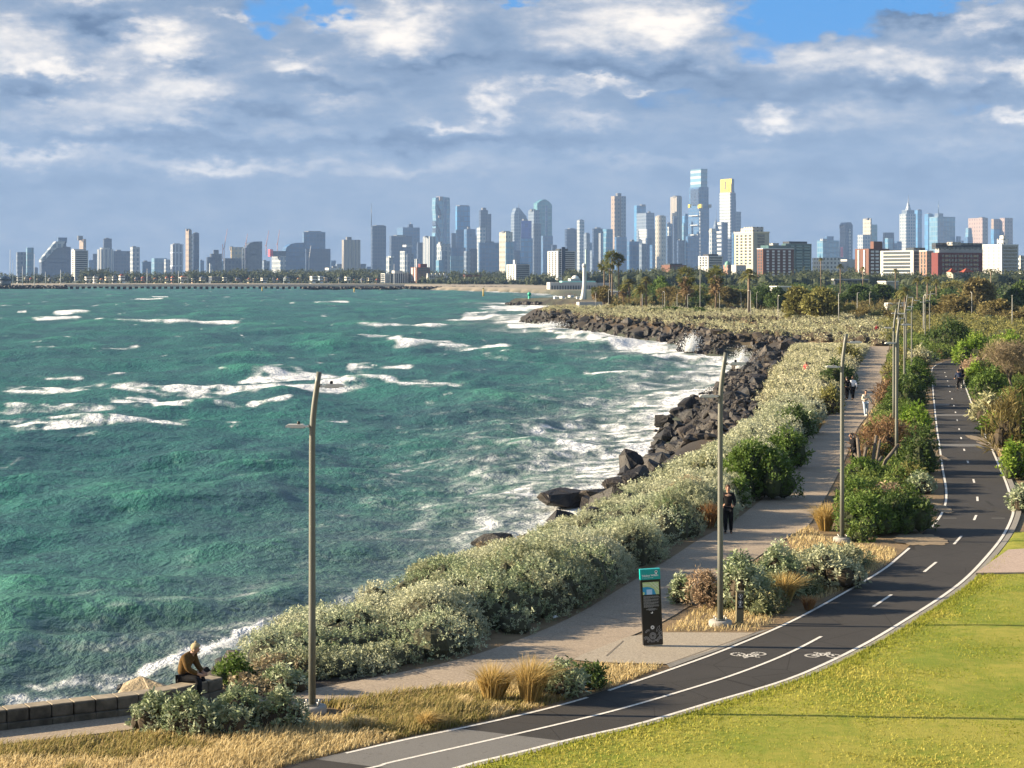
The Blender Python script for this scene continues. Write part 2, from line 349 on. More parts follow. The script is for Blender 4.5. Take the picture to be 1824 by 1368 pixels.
build_ground()

STREAKS = [(20, 684, 330, 686, 9, 1.0), (330, 688, 640, 682, 8, 1.0), (430, 668, 600, 662, 9, 1.1), (560, 672, 830, 680, 5, .8), (190, 660, 240, 650, 3, .9), (60, 667, 150, 667, 2, .7), (60, 566, 142, 566, 4, 1.1), (170, 569, 290, 569, 3, 1.1), (290, 570, 430, 571, 3, 1.0), (430, 572, 490, 572, 2, .6),
           (95, 556, 160, 555, 2, .9), (30, 553, 48, 553, 2, 1), (0, 750, 330, 742, 8, .8), (200, 712, 340, 716, 7, 1.1), (225, 706, 280, 703, 7, 1.1), (0, 722, 200, 722, 4, .7), (440, 715, 520, 705, 4, .9), (380, 716, 450, 718, 3, .6), (575, 745, 620, 738, 5, .9),
           (570, 592, 700, 594, 3, .8), (690, 602, 800, 606, 6, 1.0), (690, 608, 960, 616, 5, 1.0), (640, 578, 800, 576, 3, .8), (620, 652, 740, 648, 4, .8), (560, 640, 660, 645, 3, .5), (800, 566, 940, 560, 4, 1.0), (850, 548, 960, 545, 4, 1.1), (900, 552, 1000, 548, 4, 1.1), (820, 560, 900, 552, 3, .9),
           (905, 575, 990, 584, 6, 1.2), (985, 588, 1090, 602, 7, 1.2), (1080, 606, 1190, 620, 8, 1.2), (1150, 625, 1240, 634, 6, 1.0), (1040, 600, 1130, 612, 10, .7), (860, 628, 960, 640, 4, .4), (1040, 660, 1110, 664, 3, .8), (1095, 662, 1140, 664, 3, .7), (1150, 664, 1175, 664, 3, .6),
           (1150, 712, 1200, 722, 7, 1.0), (1160, 730, 1210, 735, 6, .8), (990, 790, 1080, 800, 7, .9), (1000, 800, 1120, 805, 5, .8), (1230, 690, 1290, 690, 9, 1.1), (1180, 705, 1270, 700, 12, .8), (1120, 760, 1200, 765, 14, .9), (1100, 790, 1190, 800, 14, .9), (1020, 830, 1120, 830, 10, .9), (1220, 660, 1300, 660, 8, .9), (1235, 640, 1330, 640, 5, .8), (1290, 640, 1390, 634, 4, 1.0),
           (890, 870, 990, 880, 10, .8), (900, 905, 960, 915, 10, .6), (240, 1180, 420, 1130, 8, 1.1), (390, 1135, 470, 1100, 9, 1.1), (300, 1168, 400, 1150, 10, .8), (40, 1200, 250, 1190, 12, .7), (0, 1225, 220, 1215, 10, .8), (100, 1160, 330, 1130, 10, .35), (1260, 720, 1300, 700, 8, .9), (180, 620, 250, 614, 2, .6), (60, 614, 100, 612, 2, .7), (360, 618, 420, 618, 2, .5), (560, 536, 620, 537, 1.5, .9), (440, 540, 480, 540, 1.5, .7), (240, 532, 290, 531, 1.2, .9), (270, 527, 300, 528, 1.2, .8)]
def build_sea():
    py = np.r_[np.arange(1640, 900, -5.0), np.arange(900, 640, -2.4), np.arange(640, 560, -1.5), np.arange(560, 528, -.9), np.arange(528, 511, -.45)]
    px = np.r_[np.linspace(-5200, -160, 60), np.arange(-150, 1470, 3.2), np.linspace(1475, 2300, 12)]
    Y = (H * F / (py - HY)); PX, PY = np.meshgrid(px, py); YY = np.broadcast_to(Y[:, None], PX.shape); X = (PX - HX) * YY / F
    x = X.ravel(); y = YY.ravel(); qx = PX.ravel(); qy = PY.ravel(); sp = np.abs(np.gradient(Y))[:, None] * np.ones_like(PX); sp = sp.ravel(); spx = y * 3.2 / F
    d = -seadist(np.c_[x, y])
    z = np.zeros(len(x)); wr = np.random.default_rng(5)
    for k in range(46):
        lam = 2.2 * (1.075 ** k); th = R(-25) + wr.normal() * .75; kx, ky = math.cos(th), math.sin(th)
        gap = np.maximum(sp * abs(ky) * 1.0, spx * abs(kx)) * 3.2
        am = .0080 * lam ** .82 * sst(lam / np.maximum(gap, 1e-3), .6, 1.3) * min(1, (24 / lam) ** .8)
        ph = 2 * math.pi * ((x * kx + y * ky) / lam + wr.random()) + 1.6 * (vnoise(x / (lam * 2.2) + k, y / (lam * 2.2), k) - .5) * 4
        z += am * (1 - 2 * np.abs(np.sin(ph * .5)) ** 1.3 + .25 * np.sin(ph))
    calm = .25 + .75 * sst(d, 0, 9)
    env = .75 + .6 * (fbm(x / 40, y / 70, 2, 9))
    z += .07; z *= calm * env; crest = z / (.15 * env)
    foam = np.zeros(len(x))
    jit = (fbm(qx / 42, qy / 9, 3, 3) - .5); jit2 = (fbm(qx / 11, qy / 4, 3, 31) - .5)
    for (x0, y0, x1, y1, t, a) in STREAKS:
        a *= 1.12; t *= .85; L = x1 - x0; s = (qx - x0) / L; c = y0 + (y1 - y0) * s + jit * t * 2.4
        e = sst(s, -.12, .12) * (1 - sst(s, .88, 1.12)); dy = (qy - c) / t
        pr = np.where(dy < 0, np.exp(-(dy * 1.25) ** 2), np.exp(-(dy * 1.05) ** 2)) * e * a
        foam = np.maximum(foam, pr * (.9 + .6 * jit2)); z += .035 * t * (y / 150) * pr * np.exp(-(dy + .3) ** 2) * .25 * sst(d, 1, 6)
    ds = d + 5 * (fbm(x / 9, y / 9, 3, 12) - .5)
    surf = np.exp(-np.maximum(ds, 0) / 4.5) * 1.0
    for off, am in ((5.5, .6), (9.5, .45), (14, .3)):
        surf = np.maximum(surf, am * np.exp(-((ds - off) / .9) ** 2) * (.3 + fbm(x / 6, y / 6, 2, 14)))
    foam = np.maximum(foam, surf * (.55 + .75 * fbm(x / 14, y / 14, 3, 21)))
    wide = (.44 + .12 * sst(y, 60, 100)) * np.exp(-np.maximum(d, 0) / (10 + 6 * sst(y, 80, 130))); foam = np.maximum(foam, wide)
    lace = fbm(qx / 24, qy / 2.4, 4, 77); lace2 = fbm(qx / 60 + qy / 9, qy / 1.7, 3, 83); ff = sst(y, 70, 130)
    foam = foam * (1 + ff * (.15 + 2.6 * (lace - .5) + 1.8 * (lace2 - .5)))
    murk = np.clip(np.exp(-np.maximum(d, 0) / 10.0) * 1.1, 0, 1)
    m, nt, out = newmat('sea_water'); ob = nd(nt, 'TexCoord').outputs['Object']
    A = lambda nm: nd(nt, 'Attribute', attribute_name=nm).outputs['Fac']
    n1 = noise(nt, vmul(nt, ob, (.05, .035, .05)), 1.0, 5, .6); n2 = noise(nt, vmul(nt, ob, (.35, .3, .3)), 1.0, 5, .6); n3 = noise(nt, vmul(nt, ob, (2.0, 1.2, 1.0)), 1.0, 5, .62, .2)
    c = mixc(nt, ramp(nt, mth(nt, 'ADD', mth(nt, 'MULTIPLY', n1, .6), mth(nt, 'MULTIPLY', n2, .4)), .36, .64), (.005, .051, .051), (.010, .110, .074))
    c = mixc(nt, mth(nt, 'MULTIPLY', A('crest'), .55), c, (.03, .20, .11))  # brighter green paints in light shining through the wave crests
    c = mixc(nt, mth(nt, 'MULTIPLY', A('murk'), .75), c, (.085, .095, .065))
    lace = noise(nt, vmul(nt, ob, (.9, .75, .9)), 1.0, 8, .72, 1.2); streak = noise(nt, vmul(nt, ob, (.10, .55, .5)), 1.0, 5, .65, .4)
    tear = mth(nt, 'ADD', mth(nt, 'MULTIPLY', mth(nt, 'SUBTRACT', lace, .5), 1.15), mth(nt, 'MULTIPLY', mth(nt, 'SUBTRACT', streak, .5), .5))
    caps = mth(nt, 'MULTIPLY', ramp(nt, noise(nt, vmul(nt, ob, (.20, .055, .1)), 1.0, 7, .62, .5), .635, .71), mth(nt, 'SUBTRACT', 1.0, A('murk')))
    fo = mth(nt, 'MAXIMUM', mth(nt, 'MULTIPLY', caps, .85), ramp(nt, mth(nt, 'ADD', A('foam'), mth(nt, 'MULTIPLY', tear, .8)), .20, 1.02))
    h = mth(nt, 'ADD', mth(nt, 'MULTIPLY', n2, .75), mth(nt, 'MULTIPLY', n3, .34))
    bn = bumpn(nt, h, 1.0, 1.0)
    c2 = mixc(nt, fo, c, (.66, .68, .69))
    df = nd(nt, 'BsdfDiffuse', {'Color': c2, 'Normal': bn}); gl = nd(nt, 'BsdfGlossy', {'Color': (.9, .95, 1), 'Roughness': .32, 'Normal': bn})
    fc = nd(nt, 'LayerWeight', {'Blend': .5, 'Normal': bn}).outputs['Facing']
    k = mth(nt, 'MULTIPLY', mth(nt, 'ADD', .03, mth(nt, 'MULTIPLY', mth(nt, 'POWER', fc, 3.0), .27)), mth(nt, 'SUBTRACT', 1.0, fo))
    ms = nd(nt, 'MixShader', {0: k, 1: df.outputs[0], 2: gl.outputs[0]}); nt.links.new(ms.outputs[0], out.inputs[0])
    cr = np.clip((crest - .3) / 1.8, 0, 1)
    o = npmesh('sea', np.c_[x, y, z], gridfaces(len(py), len(px)), m, attrs={'foam': (foam, 'FLOAT'), 'murk': (murk, 'FLOAT'), 'crest': (cr, 'FLOAT')}, smooth=True); tag(o, kind='structure')
build_sea()

# ------------------------------------------------------------------ paths, kerb, painted lines, lawn
BIKE_L = smooth(gp2([(380, 1410), (505, 1368), (610, 1342), (715, 1318), (807, 1299), (930, 1272), (1026, 1247), (1103, 1222), (1191, 1192), (1287, 1157), (1400, 1109), (1492, 1060), (1565, 1017), (1598, 991), (1631, 962), (1664, 929), (1679, 900), (1681, 871), (1675, 834), (1670, 794), (1666, 765), (1662, 724), (1660, 700), (1658, 672), (1660, 655), (1680, 645), (1720, 636)]), 6)
BIKE_R = smooth(gp2([(690, 1415), (830, 1368), (925, 1345), (1007, 1324), (1080, 1307), (1153, 1290), (1276, 1253), (1400, 1216), (1480, 1183), (1560, 1142), (1640, 1093), (1690, 1060), (1730, 1028), (1767, 988), (1792, 955), (1806, 926), (1809, 907), (1800, 871), (1785, 834), (1767, 794), (1741, 739), (1726, 700), (1715, 672), (1712, 660), (1718, 652), (1745, 646)]), 6)
CENTRE = smooth(gp2([(540, 1392), (668, 1368), (700, 1359), (903, 1313), (1084, 1270), (1210, 1234), (1314, 1201), (1400, 1167), (1463, 1135), (1520, 1103), (1572, 1071), (1658, 1011), (1706, 963), (1736, 924), (1741, 890), (1734, 858), (1724, 824), (1718, 802), (1712, 781), (1705, 749), (1699, 723), (1693, 697), (1688, 675), (1684, 664), (1690, 652)]), 6)
FOOT_L = smooth(gp2([(-300, 1330), (0, 1302), (140, 1284), (280, 1268), (400, 1251), (499, 1238), (600, 1220), (700, 1201), (815, 1176), (930, 1138), (1026, 1096), (1103, 1050), (1200, 991), (1244, 962), (1306, 929), (1339, 904), (1375, 874), (1419, 823), (1434, 787), (1452, 765), (1478, 739), (1503, 706), (1525, 662), (1551, 617)]), 6)
FOOT_R = smooth(gp2([(-300, 1362), (0, 1327), (220, 1302), (400, 1278), (530, 1257), (700, 1236), (830, 1218), (960, 1193), (1034, 1169), (1120, 1135), (1180, 1108), (1226, 1081), (1290, 1036), (1350, 992), (1408, 955), (1441, 935), (1456, 911), (1489, 852), (1514, 798), (1529, 761), (1551, 732), (1565, 699), (1576, 651), (1584, 617)]), 6)
def sheet(name, Lp, Rp, z, m, n=220, k=6):
    A = resample(Lp, n); B = resample(Rp, n); t = np.linspace(0, 1, k + 1)
    P = A[:, None] * (1 - t[None, :, None]) + B[:, None] * t[None, :, None]; V = np.c_[P.reshape(-1, 2), np.full(n * (k + 1), z)]
    o = npmesh(name, V, gridfaces(n, k + 1)[:, ::-1], m); tag(o, kind='structure'); return o
def ribbon(name, P, w, z, m, n=None):
    P = np.asarray(P); n = n or max(2, int(len(P))); P = resample(P, n); T = np.gradient(P, axis=0); T /= np.linalg.norm(T, axis=1)[:, None]; N = np.c_[-T[:, 1], T[:, 0]] * w / 2
    V = np.empty((2 * n, 3)); V[0::2, :2] = P + N; V[1::2, :2] = P - N; V[:, 2] = z
    o = npmesh(name, V, gridfaces(n, 2), m); tag(o, kind='structure'); return o
def surfmat(name, col, amt, fine, bump=.3, crack=0.0, rough=.9):
    m, nt, out = newmat(name); ob = nd(nt, 'TexCoord').outputs['Object']
    n1 = noise(nt, ob, .55, 6, .62); n2 = noise(nt, ob, fine, 3, .6); n3 = noise(nt, vmul(nt, ob, (1, 1, 1)), 6.0, 5, .6)
    c = mixc(nt, n1, tuple(x * (1 - amt) for x in col), tuple(x * (1 + amt) for x in col))
    c = mixc(nt, ramp(nt, n2, .35, .75), vmul(nt, c, (.78, .78, .78)), vmul(nt, c, (1.25, 1.25, 1.25)))
    c = mixc(nt, ramp(nt, n3, .58, .72), c, vmul(nt, c, (.78, .76, .74)))
    if crack:
        v = nd(nt, 'TexVoronoi', {'Vector': ob, 'Scale': .5}, feature='DISTANCE_TO_EDGE').outputs['Distance']
        c = mixc(nt, mth(nt, 'LESS_THAN', v, crack), c, vmul(nt, c, (.5, .48, .45)))
    pbr(nt, out, c, rough, 0, .3, bumpn(nt, n2, bump, .01)); return m
M_ASPH = surfmat('asphalt', (.037, .034, .031), .34, 38, .5, .006); M_OLD = surfmat('old_asphalt', (.155, .15, .14), .12, 60); M_CONC = surfmat('promenade_concrete', (.315, .255, .19), .20, 22, .3)
M_PAD = surfmat('pad_concrete', (.33, .285, .22), .14, 26, .3); M_KERB = surfmat('kerb_concrete', (.20, .19, .17), .25, 20); M_LINE = surfmat('line_paint', (.66, .63, .57), .18, 18, .1)
sheet('footpath', FOOT_L, FOOT_R, ZP + .012, M_CONC)
sheet('bike_path', BIKE_L, BIKE_R, ZP + .016, M_ASPH)
for (a, b, t) in ((0, 1, 0),):
    PL = gp2([(690, 1327), (750, 1313), (811, 1299)]); PR = gp2([(880, 1356), (950, 1340), (1015, 1322)])
    sheet('asphalt_patch', gp2([(560, 1354), (640, 1336), (720, 1317), (811, 1298.5)]), gp2([(770, 1381), (850, 1363), (930, 1344), (1013, 1322.8)]), ZP + .020, M_OLD, 30)
sheet('asphalt_patch', gp2([(1690, 722.5), (1664, 722.6)]), gp2([(1692, 719.8), (1665, 720)]), ZP + .020, M_OLD, 4)
sheet('asphalt_patch', gp2([(1669.5, 796), (1768, 796)]), gp2([(1669, 791.5), (1766, 791.5)]), ZP + .020, M_OLD, 10)
sheet('asphalt_patch', gp2([(1664.5, 741), (1741, 741)]), gp2([(1664, 738.5), (1740, 738.5)]), ZP + .020, M_OLD, 10)
sheet('concrete_pad', gp2([(1020, 1176), (1034, 1168), (1120, 1134.5), (1180, 1127.5)]), gp2([(1062, 1181), (1187, 1184.5), (1280, 1156), (1345, 1128)]), ZP + .018, M_PAD, 24)
sheet('concrete_pad', gp2([(1187, 1184.5), (1280, 1155.5), (1346, 1127.5)]), gp2([(1193, 1191), (1286, 1157), (1372, 1121)]), ZP + .021, M_KERB, 20)
for a, b in (((1062, 1181), (1187, 1184.5)), ((1080, 1170), (1110, 1143)), ((1187, 1184.5), (1346, 1128))):
    ribbon('pad_joint', gp2([a, b]), .02, ZP + .026, mat('joint_gap', (.06, .05, .045), .95), 4)
_fl, _fr = resample(FOOT_L, 200), resample(FOOT_R, 200)
for i in range(8, 196, 4):
    ribbon('path_joint', [_fl[i], _fr[i]], .02, ZP + .0165, mat('path_joint', (.16, .13, .10), .95), 3)
cp = MB(); _c = gp2([(1738, 1028), (1826, 1027), (2100, 1026), (2100, 974), (1826, 984), (1796, 986)]); cp.prism([tuple(q) for q in _c], ZP - .05, ZP + .135); CROSS = _c
tag(cp.build('crossing_path', surfmat('pink_concrete', (.40, .31, .25), .12, 26), fix=True), kind='structure')
def off(P, w):
    P = np.asarray(P); T = np.gradient(P, axis=0); T /= np.linalg.norm(T, axis=1)[:, None]; return P + np.c_[T[:, 1], -T[:, 0]] * w
nL = len(BIKE_L); nR = len(BIKE_R)
ribbon('edge_line', off(BIKE_L[12:38], .10), .09, ZP + .024, M_LINE, 90); ribbon('edge_line', off(BIKE_L[40:82], .10), .09, ZP + .024, M_LINE, 120); ribbon('edge_line', off(BIKE_L[88:150], .10), .09, ZP + .024, M_LINE, 120)
ribbon('edge_line', off(BIKE_R[:], -.10), .10, ZP + .024, M_LINE, 260)
kr = off(resample(BIKE_R[:112], 200), .0); kq = off(resample(BIKE_R[:112], 200), .20)
kb = MB()
for i in range(199):
    a, b, c, d2 = kr[i], kr[i + 1], kq[i + 1], kq[i]
    kb.add([(*a, ZP), (*b, ZP), (*c, ZP), (*d2, ZP), (*a, ZP + .035), (*b, ZP + .035), (*c, ZP + .055), (*d2, ZP + .055)], [(4, 7, 6, 5), (0, 4, 5, 1), (3, 2, 6, 7)])
tag(kb.build('kerb', M_KERB), kind='structure')
# centre line: solid as far as the bend, then dashes
ci = int(np.argmin(np.hypot(*(CENTRE - gp2([(1463, 1135)])[0]).T)))
ribbon('centre_line', CENTRE[:ci + 1], .085, ZP + .024, M_LINE, 150)
for q in ((1572, 1071), (1657, 1011), (1706, 963), (1737, 923), (1741, 889.5), (1734.5, 857.5), (1724, 823.5), (1717.5, 802), (1712, 781), (1708.5, 765), (1705, 749), (1702, 735), (1699, 723), (1696, 711), (1692, 698), (1690, 688), (1688, 679), (1685, 671), (1683, 664)):
    c = gp2([q])[0]; i = int(np.clip(np.argmin(np.hypot(*(CENTRE - c).T)), 1, len(CENTRE) - 2)); t = CENTRE[i + 1] - CENTRE[i - 1]; t /= np.linalg.norm(t); L = .55 if q[1] > 840 else .42
    ribbon('lane_dash', [c - t * L * (2.0 if q[1] > 950 else 1.4), c + t * L * (2.0 if q[1] > 950 else 1.4)], .09, ZP + .024, M_LINE, 2)
def bike_symbol(px, py, ang, s=1.0):
    b = MB(); o3 = Vector(gp(px, py, ZP + .025))
    def pl(pts, w=.045, closed=False):
        pts = [Vector((p[0], p[1])) for p in pts]; n = len(pts)
        for i in range(n if closed else n - 1):
            a, c = pts[i], pts[(i + 1) % n]; t = (c - a).normalized(); q = Vector((-t.y, t.x)) * w; a = a - t * w * .4; c = c + t * w * .4
            b.add([(*(a + q), 0), (*(a - q), 0), (*(c - q), 0), (*(c + q), 0)], [(0, 1, 2, 3)])
    circ = lambda cx, r: [(cx + r * math.cos(2 * math.pi * k / 14), r * math.sin(2 * math.pi * k / 14) * 1.0) for k in range(14)]
    pl(circ(-.42, .26), closed=True); pl(circ(.42, .26), closed=True)
    pl([(-.42, 0), (-.12, .42), (.25, .42), (.0, .02), (-.42, 0)]); pl([(0, .02), (-.17, .55), (-.28, .55)]); pl([(.42, 0), (.22, .58), (.36, .60)])
    o = b.build('bike_symbol', M_LINE); o.location = o3; o.rotation_euler = (0, 0, ang); o.scale = (s, s * 1.15, 1); tag(o, kind='structure')
bike_symbol(1333, 1165, R(188), .62); bike_symbol(1466, 1168, R(-3), .62)
for x in (1692, 1778):
    ribbon('worn_mark', gp2([(x - 12, 924), (x + 12, 924)]), .16, ZP + .024, M_OLD, 3)

for k, (px, py, rx, ry) in enumerate(((1636, 962, 1.0, 1.5), (1768, 796, .45, 3.2), (1742, 782, .5, 2.2), (1674, 905, .35, 2.0), (1668, 812, .3, 3.0))):
    c = np.array(gp(px, py)[:2]); rs = np.random.default_rng(k); th = np.linspace(0, 2 * np.pi, 40, endpoint=False); rad = .62 + .38 * np.convolve(np.r_[rs.random(44)], np.ones(5) / 5, 'valid')[:40] + .25 * rs.random(40)
    m = MB().add([(c[0], c[1], ZP + .030)] + [(c[0] + math.cos(t) * rx * r, c[1] + math.sin(t) * ry * r, ZP + .030) for t, r in zip(th, rad)], [(0, i + 1, (i + 1) % 40 + 1) for i in range(40)])
    tag(m.build('sand_drift', surfmat('drift_sand', (.24, .185, .12), .3, 14, .4) if k == 0 else bpy.data.materials['drift_sand']), kind='structure')
def build_lawn():
    E = off(resample(BIKE_R[:86], 260), .22); u = np.r_[0, .15, np.linspace(.5, 8, 26), np.linspace(8.6, 46, 40)]
    T = np.gradient(E, axis=0); T /= np.linalg.norm(T, axis=1)[:, None]; N = np.c_[T[:, 1], -T[:, 0]]; N = N * .35 + np.array([.94, -.25]) * .65; N /= np.linalg.norm(N, axis=1)[:, None]
    P = E[:, None] + N[:, None] * u[None, :, None]; x = P[..., 0].ravel(); y = P[..., 1].ravel(); uu = np.broadcast_to(u, P.shape[:2]).ravel()
    z = gz(x, y) + .045 + .05 * (fbm(x * .5, y * .5, 3, 5) - .5) * sst(uu, .3, 3) + .02 * sst(uu, 0, 2) + .03 * sst(uu, 0, .2)
    m, nt, out = newmat('lawn'); ob = nd(nt, 'TexCoord').outputs['Object']
    n1 = noise(nt, ob, .35, 5, .62); n2 = noise(nt, ob, 3.0, 5, .7); n3 = noise(nt, ob, 45.0, 3)
    c = mixc(nt, ramp(nt, mth(nt, 'ADD', mth(nt, 'MULTIPLY', n1, .6), mth(nt, 'MULTIPLY', n2, .4)), .36, .62), (.17, .22, .022), (.33, .305, .055)); c = mixc(nt, n3, vmul(nt, c, (.6, .6, .6)), vmul(nt, c, (1.3, 1.3, 1.3)))
    pbr(nt, out, c, .9, 0, .2, bumpn(nt, n3, .8, .04))
    tag(npmesh('lawn', np.c_[x, y, z], gridfaces(len(E), len(u))[:, ::-1], m, smooth=True), kind='structure')
    return E, N
LAWN_E, LAWN_N = build_lawn()
# ------------------------------------------------------------------ leaves, blades, rocks
def unit(v): return v / np.maximum(np.linalg.norm(v, axis=-1, keepdims=True), 1e-9)
def leaves(P, A, L, m=8, wr=.32, spread=.7, lf=.5, tint=None, droop=0.0):
    n = len(P); i = np.repeat(np.arange(n), m); t = np.tile(np.linspace(.08, 1, m), n); A = unit(A)
    L = np.broadcast_to(L, (n,)) if np.ndim(L) == 0 else L
    base = P[i] + A[i] * (L[i] * t)[:, None]; r = rng.normal(size=(n * m, 3)); r = unit(r - (r * A[i]).sum(1)[:, None] * A[i])
    d = unit(A[i] * (1 - spread) + r * spread + np.array([0, 0, -droop])); ll = (L[i] * lf * (.65 + .7 * rng.random(n * m)))[:, None]
    s = unit(np.cross(d, rng.normal(size=d.shape))) * ll * wr * .5
    V = np.stack([base, base + d * ll * .5 + s, base + d * ll, base + d * ll * .5 - s], 1).reshape(-1, 3)
    Q = np.arange(len(V)).reshape(-1, 4); tt = (tint if tint is not None else rng.random(n))[i] + rng.normal(size=n * m) * .08
    return V, Q, np.clip(tt, 0, 1)
def blob_points(B, N, low=-.25, inner=.72):
    """points over the outside of a heap of ellipsoids"""
    B = np.asarray(B, float); w = (B[:, 3] * B[:, 4]) ** .5 * (B[:, 3] + B[:, 5]); k = rng.choice(len(B), N, p=w / w.sum())
    d = unit(rng.normal(size=(N, 3))); d[:, 2] = np.where(d[:, 2] < low, -d[:, 2], d[:, 2]); r = B[k, 3:6]
    P = B[k, :3] + d * r * (.80 + .24 * rng.random(N))[:, None]; keep = np.ones(N, bool)
    if len(B) > 1:
        for a in range(0, N, 4000):
            q = P[a:a + 4000]; lo, hi = q[:, 1].min() - 3, q[:, 1].max() + 3; C = B[(B[:, 1] > lo) & (B[:, 1] < hi)]
            e = (((q[:, None] - C[None, :, :3]) / C[None, :, 3:6]) ** 2).sum(2); keep[a:a + 4000] = (e < inner ** 2).sum(1) == 0
    nrm = unit(d / r); return P[keep], nrm[keep], k[keep]
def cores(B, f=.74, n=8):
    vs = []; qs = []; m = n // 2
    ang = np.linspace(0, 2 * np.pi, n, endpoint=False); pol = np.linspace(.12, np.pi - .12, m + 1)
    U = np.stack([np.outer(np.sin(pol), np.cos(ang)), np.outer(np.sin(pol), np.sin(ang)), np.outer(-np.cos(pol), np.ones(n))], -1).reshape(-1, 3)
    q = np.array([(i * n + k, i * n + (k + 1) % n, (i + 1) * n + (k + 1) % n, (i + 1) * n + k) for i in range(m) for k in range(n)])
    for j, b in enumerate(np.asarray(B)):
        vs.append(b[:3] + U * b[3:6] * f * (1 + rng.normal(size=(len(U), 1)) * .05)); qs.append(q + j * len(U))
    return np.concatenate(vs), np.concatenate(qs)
def bushmesh(name, B, N, L, m, wr, spread, lf, mats, up=.5, low=-.25, tintfn=None, parent=None, f=.74, linkit=True, droop=0.0, ymin=None):
    P, nr, k = blob_points(B, N, low)
    if ymin is not None: kk = P[:, 2] > ymin; P, nr, k = P[kk], nr[kk], k[kk]
    A = unit(nr * (1 - up) + np.array([0, 0, up]) + rng.normal(size=P.shape) * .22)
    bt = rng.random(len(B)); tint = bt[k] * .45 + rng.random(len(P)) * .55
    if tintfn is not None: tint = tintfn(P, tint)
    Lk = L(P) if callable(L) else L * (.7 + .6 * rng.random(len(P)))
    V, Q, t = leaves(P - A * (Lk * .5)[:, None], A, Lk, m, wr, spread, lf, tint, droop)
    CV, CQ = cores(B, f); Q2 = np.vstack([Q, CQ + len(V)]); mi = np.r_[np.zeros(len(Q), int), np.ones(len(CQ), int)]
    return npmesh(name, np.vstack([V, CV]), Q2, mats, parent, np.r_[t, np.full(len(CQ), .3)], mi, linkit=linkit)
def grassblades(P, L, W, lean, bend=.5):
    """each blade two bending quads"""
    n = len(P); a = rng.random(n) * 2 * np.pi; s = np.c_[np.cos(a), np.sin(a), np.zeros(n)] * (W * .5)[:, None]
    l3 = np.c_[lean, np.zeros(n)]; up = np.array([0, 0, 1.0])
    m = P + (up * .55 + l3 * .28) * L[:, None]; t = P + (up * (.95 - .35 * np.linalg.norm(lean, axis=1))[:, None] + l3 * (.6 + bend * .4)) * L[:, None]
    V = np.stack([P - s, P + s, m + s * .8, m - s * .8, t + s * .12, t - s * .12], 1).reshape(-1, 3)
    b = np.arange(n)[:, None] * 6; return V, np.vstack([b + np.array([0, 1, 2, 3]), b + np.array([3, 2, 4, 5])])
def lm3(name, c0, c1, c2, tr=.25):
    m, nt, out = newmat(name); t = nd(nt, 'Attribute', attribute_name='tint').outputs['Fac']
    c = mixc(nt, ramp(nt, t, 0, .35), c0, c1); c = mixc(nt, ramp(nt, t, .3, 1.0), c, c2)
    p = nd(nt, 'BsdfPrincipled', {'Base Color': c, 'Roughness': .7, 'Specular IOR Level': .2}); q = nd(nt, 'BsdfTranslucent', {'Color': c})
    x = nd(nt, 'MixShader', {0: tr, 1: p.outputs[0], 2: q.outputs[0]}); nt.links.new(x.outputs[0], out.inputs[0]); return m
SALT = lm3('saltbush_leaf', (.165, .175, .085), (.30, .325, .20), (.50, .51, .36), .2); SALTG = lm3('saltbush_leaf_green', (.12, .165, .07), (.22, .275, .15), (.44, .47, .32), .15); PALE = lm3('pale_saltbush_leaf', (.19, .18, .085), (.33, .33, .185), (.53, .51, .345), .18)
GREEN = lm3('green_leaf', (.055, .085, .018), (.085, .145, .028), (.165, .24, .055), .3); OLIVE = lm3('olive_leaf', (.11, .10, .03), (.165, .165, .05), (.30, .28, .095), .3)
DARKG = lm3('dark_green_leaf', (.028, .048, .014), (.05, .09, .024), (.11, .155, .042), .3); RUSS = lm3('russet_leaf', (.11, .06, .03), (.17, .10, .05), (.27, .175, .095), .25); PINK = lm3('dry_pink_leaf', (.22, .145, .09), (.34, .245, .16), (.46, .36, .24), .25)
BROWNO = lm3('brown_olive_leaf', (.07, .058, .024), (.135, .11, .042), (.25, .21, .08), .3); LIME = lm3('lime_leaf', (.08, .14, .015), (.15, .25, .03), (.26, .34, .06), .35)
STRAW = lm3('straw_blade', (.17, .17, .04), (.44, .335, .155), (.66, .55, .31), .35); GOLD = lm3('gold_blade', (.16, .12, .03), (.38, .27, .09), (.58, .43, .18), .35); REDT = lm3('red_tussock_blade', (.16, .07, .03), (.34, .17, .07), (.46, .28, .12), .3)
LAWNB = lm3('lawn_blade', (.17, .22, .018), (.275, .295, .034), (.41, .37, .08), .35)
TWIG = mat('twig_shade', (.055, .042, .026), .95, ns=6, amt=.4); TWIGS = mat('sage_shade', (.05, .05, .028), .95, ns=14, amt=.5, bump=.6); TWIGG = mat('green_twig', (.04, .05, .018), .95, ns=6, amt=.4); BARK = mat('bark', (.16, .12, .085), .95, ns=9, amt=.4, bump=.5); GREYBARK = mat('grey_bark', (.12, .10, .08), .95, ns=9, amt=.35, bump=.5)

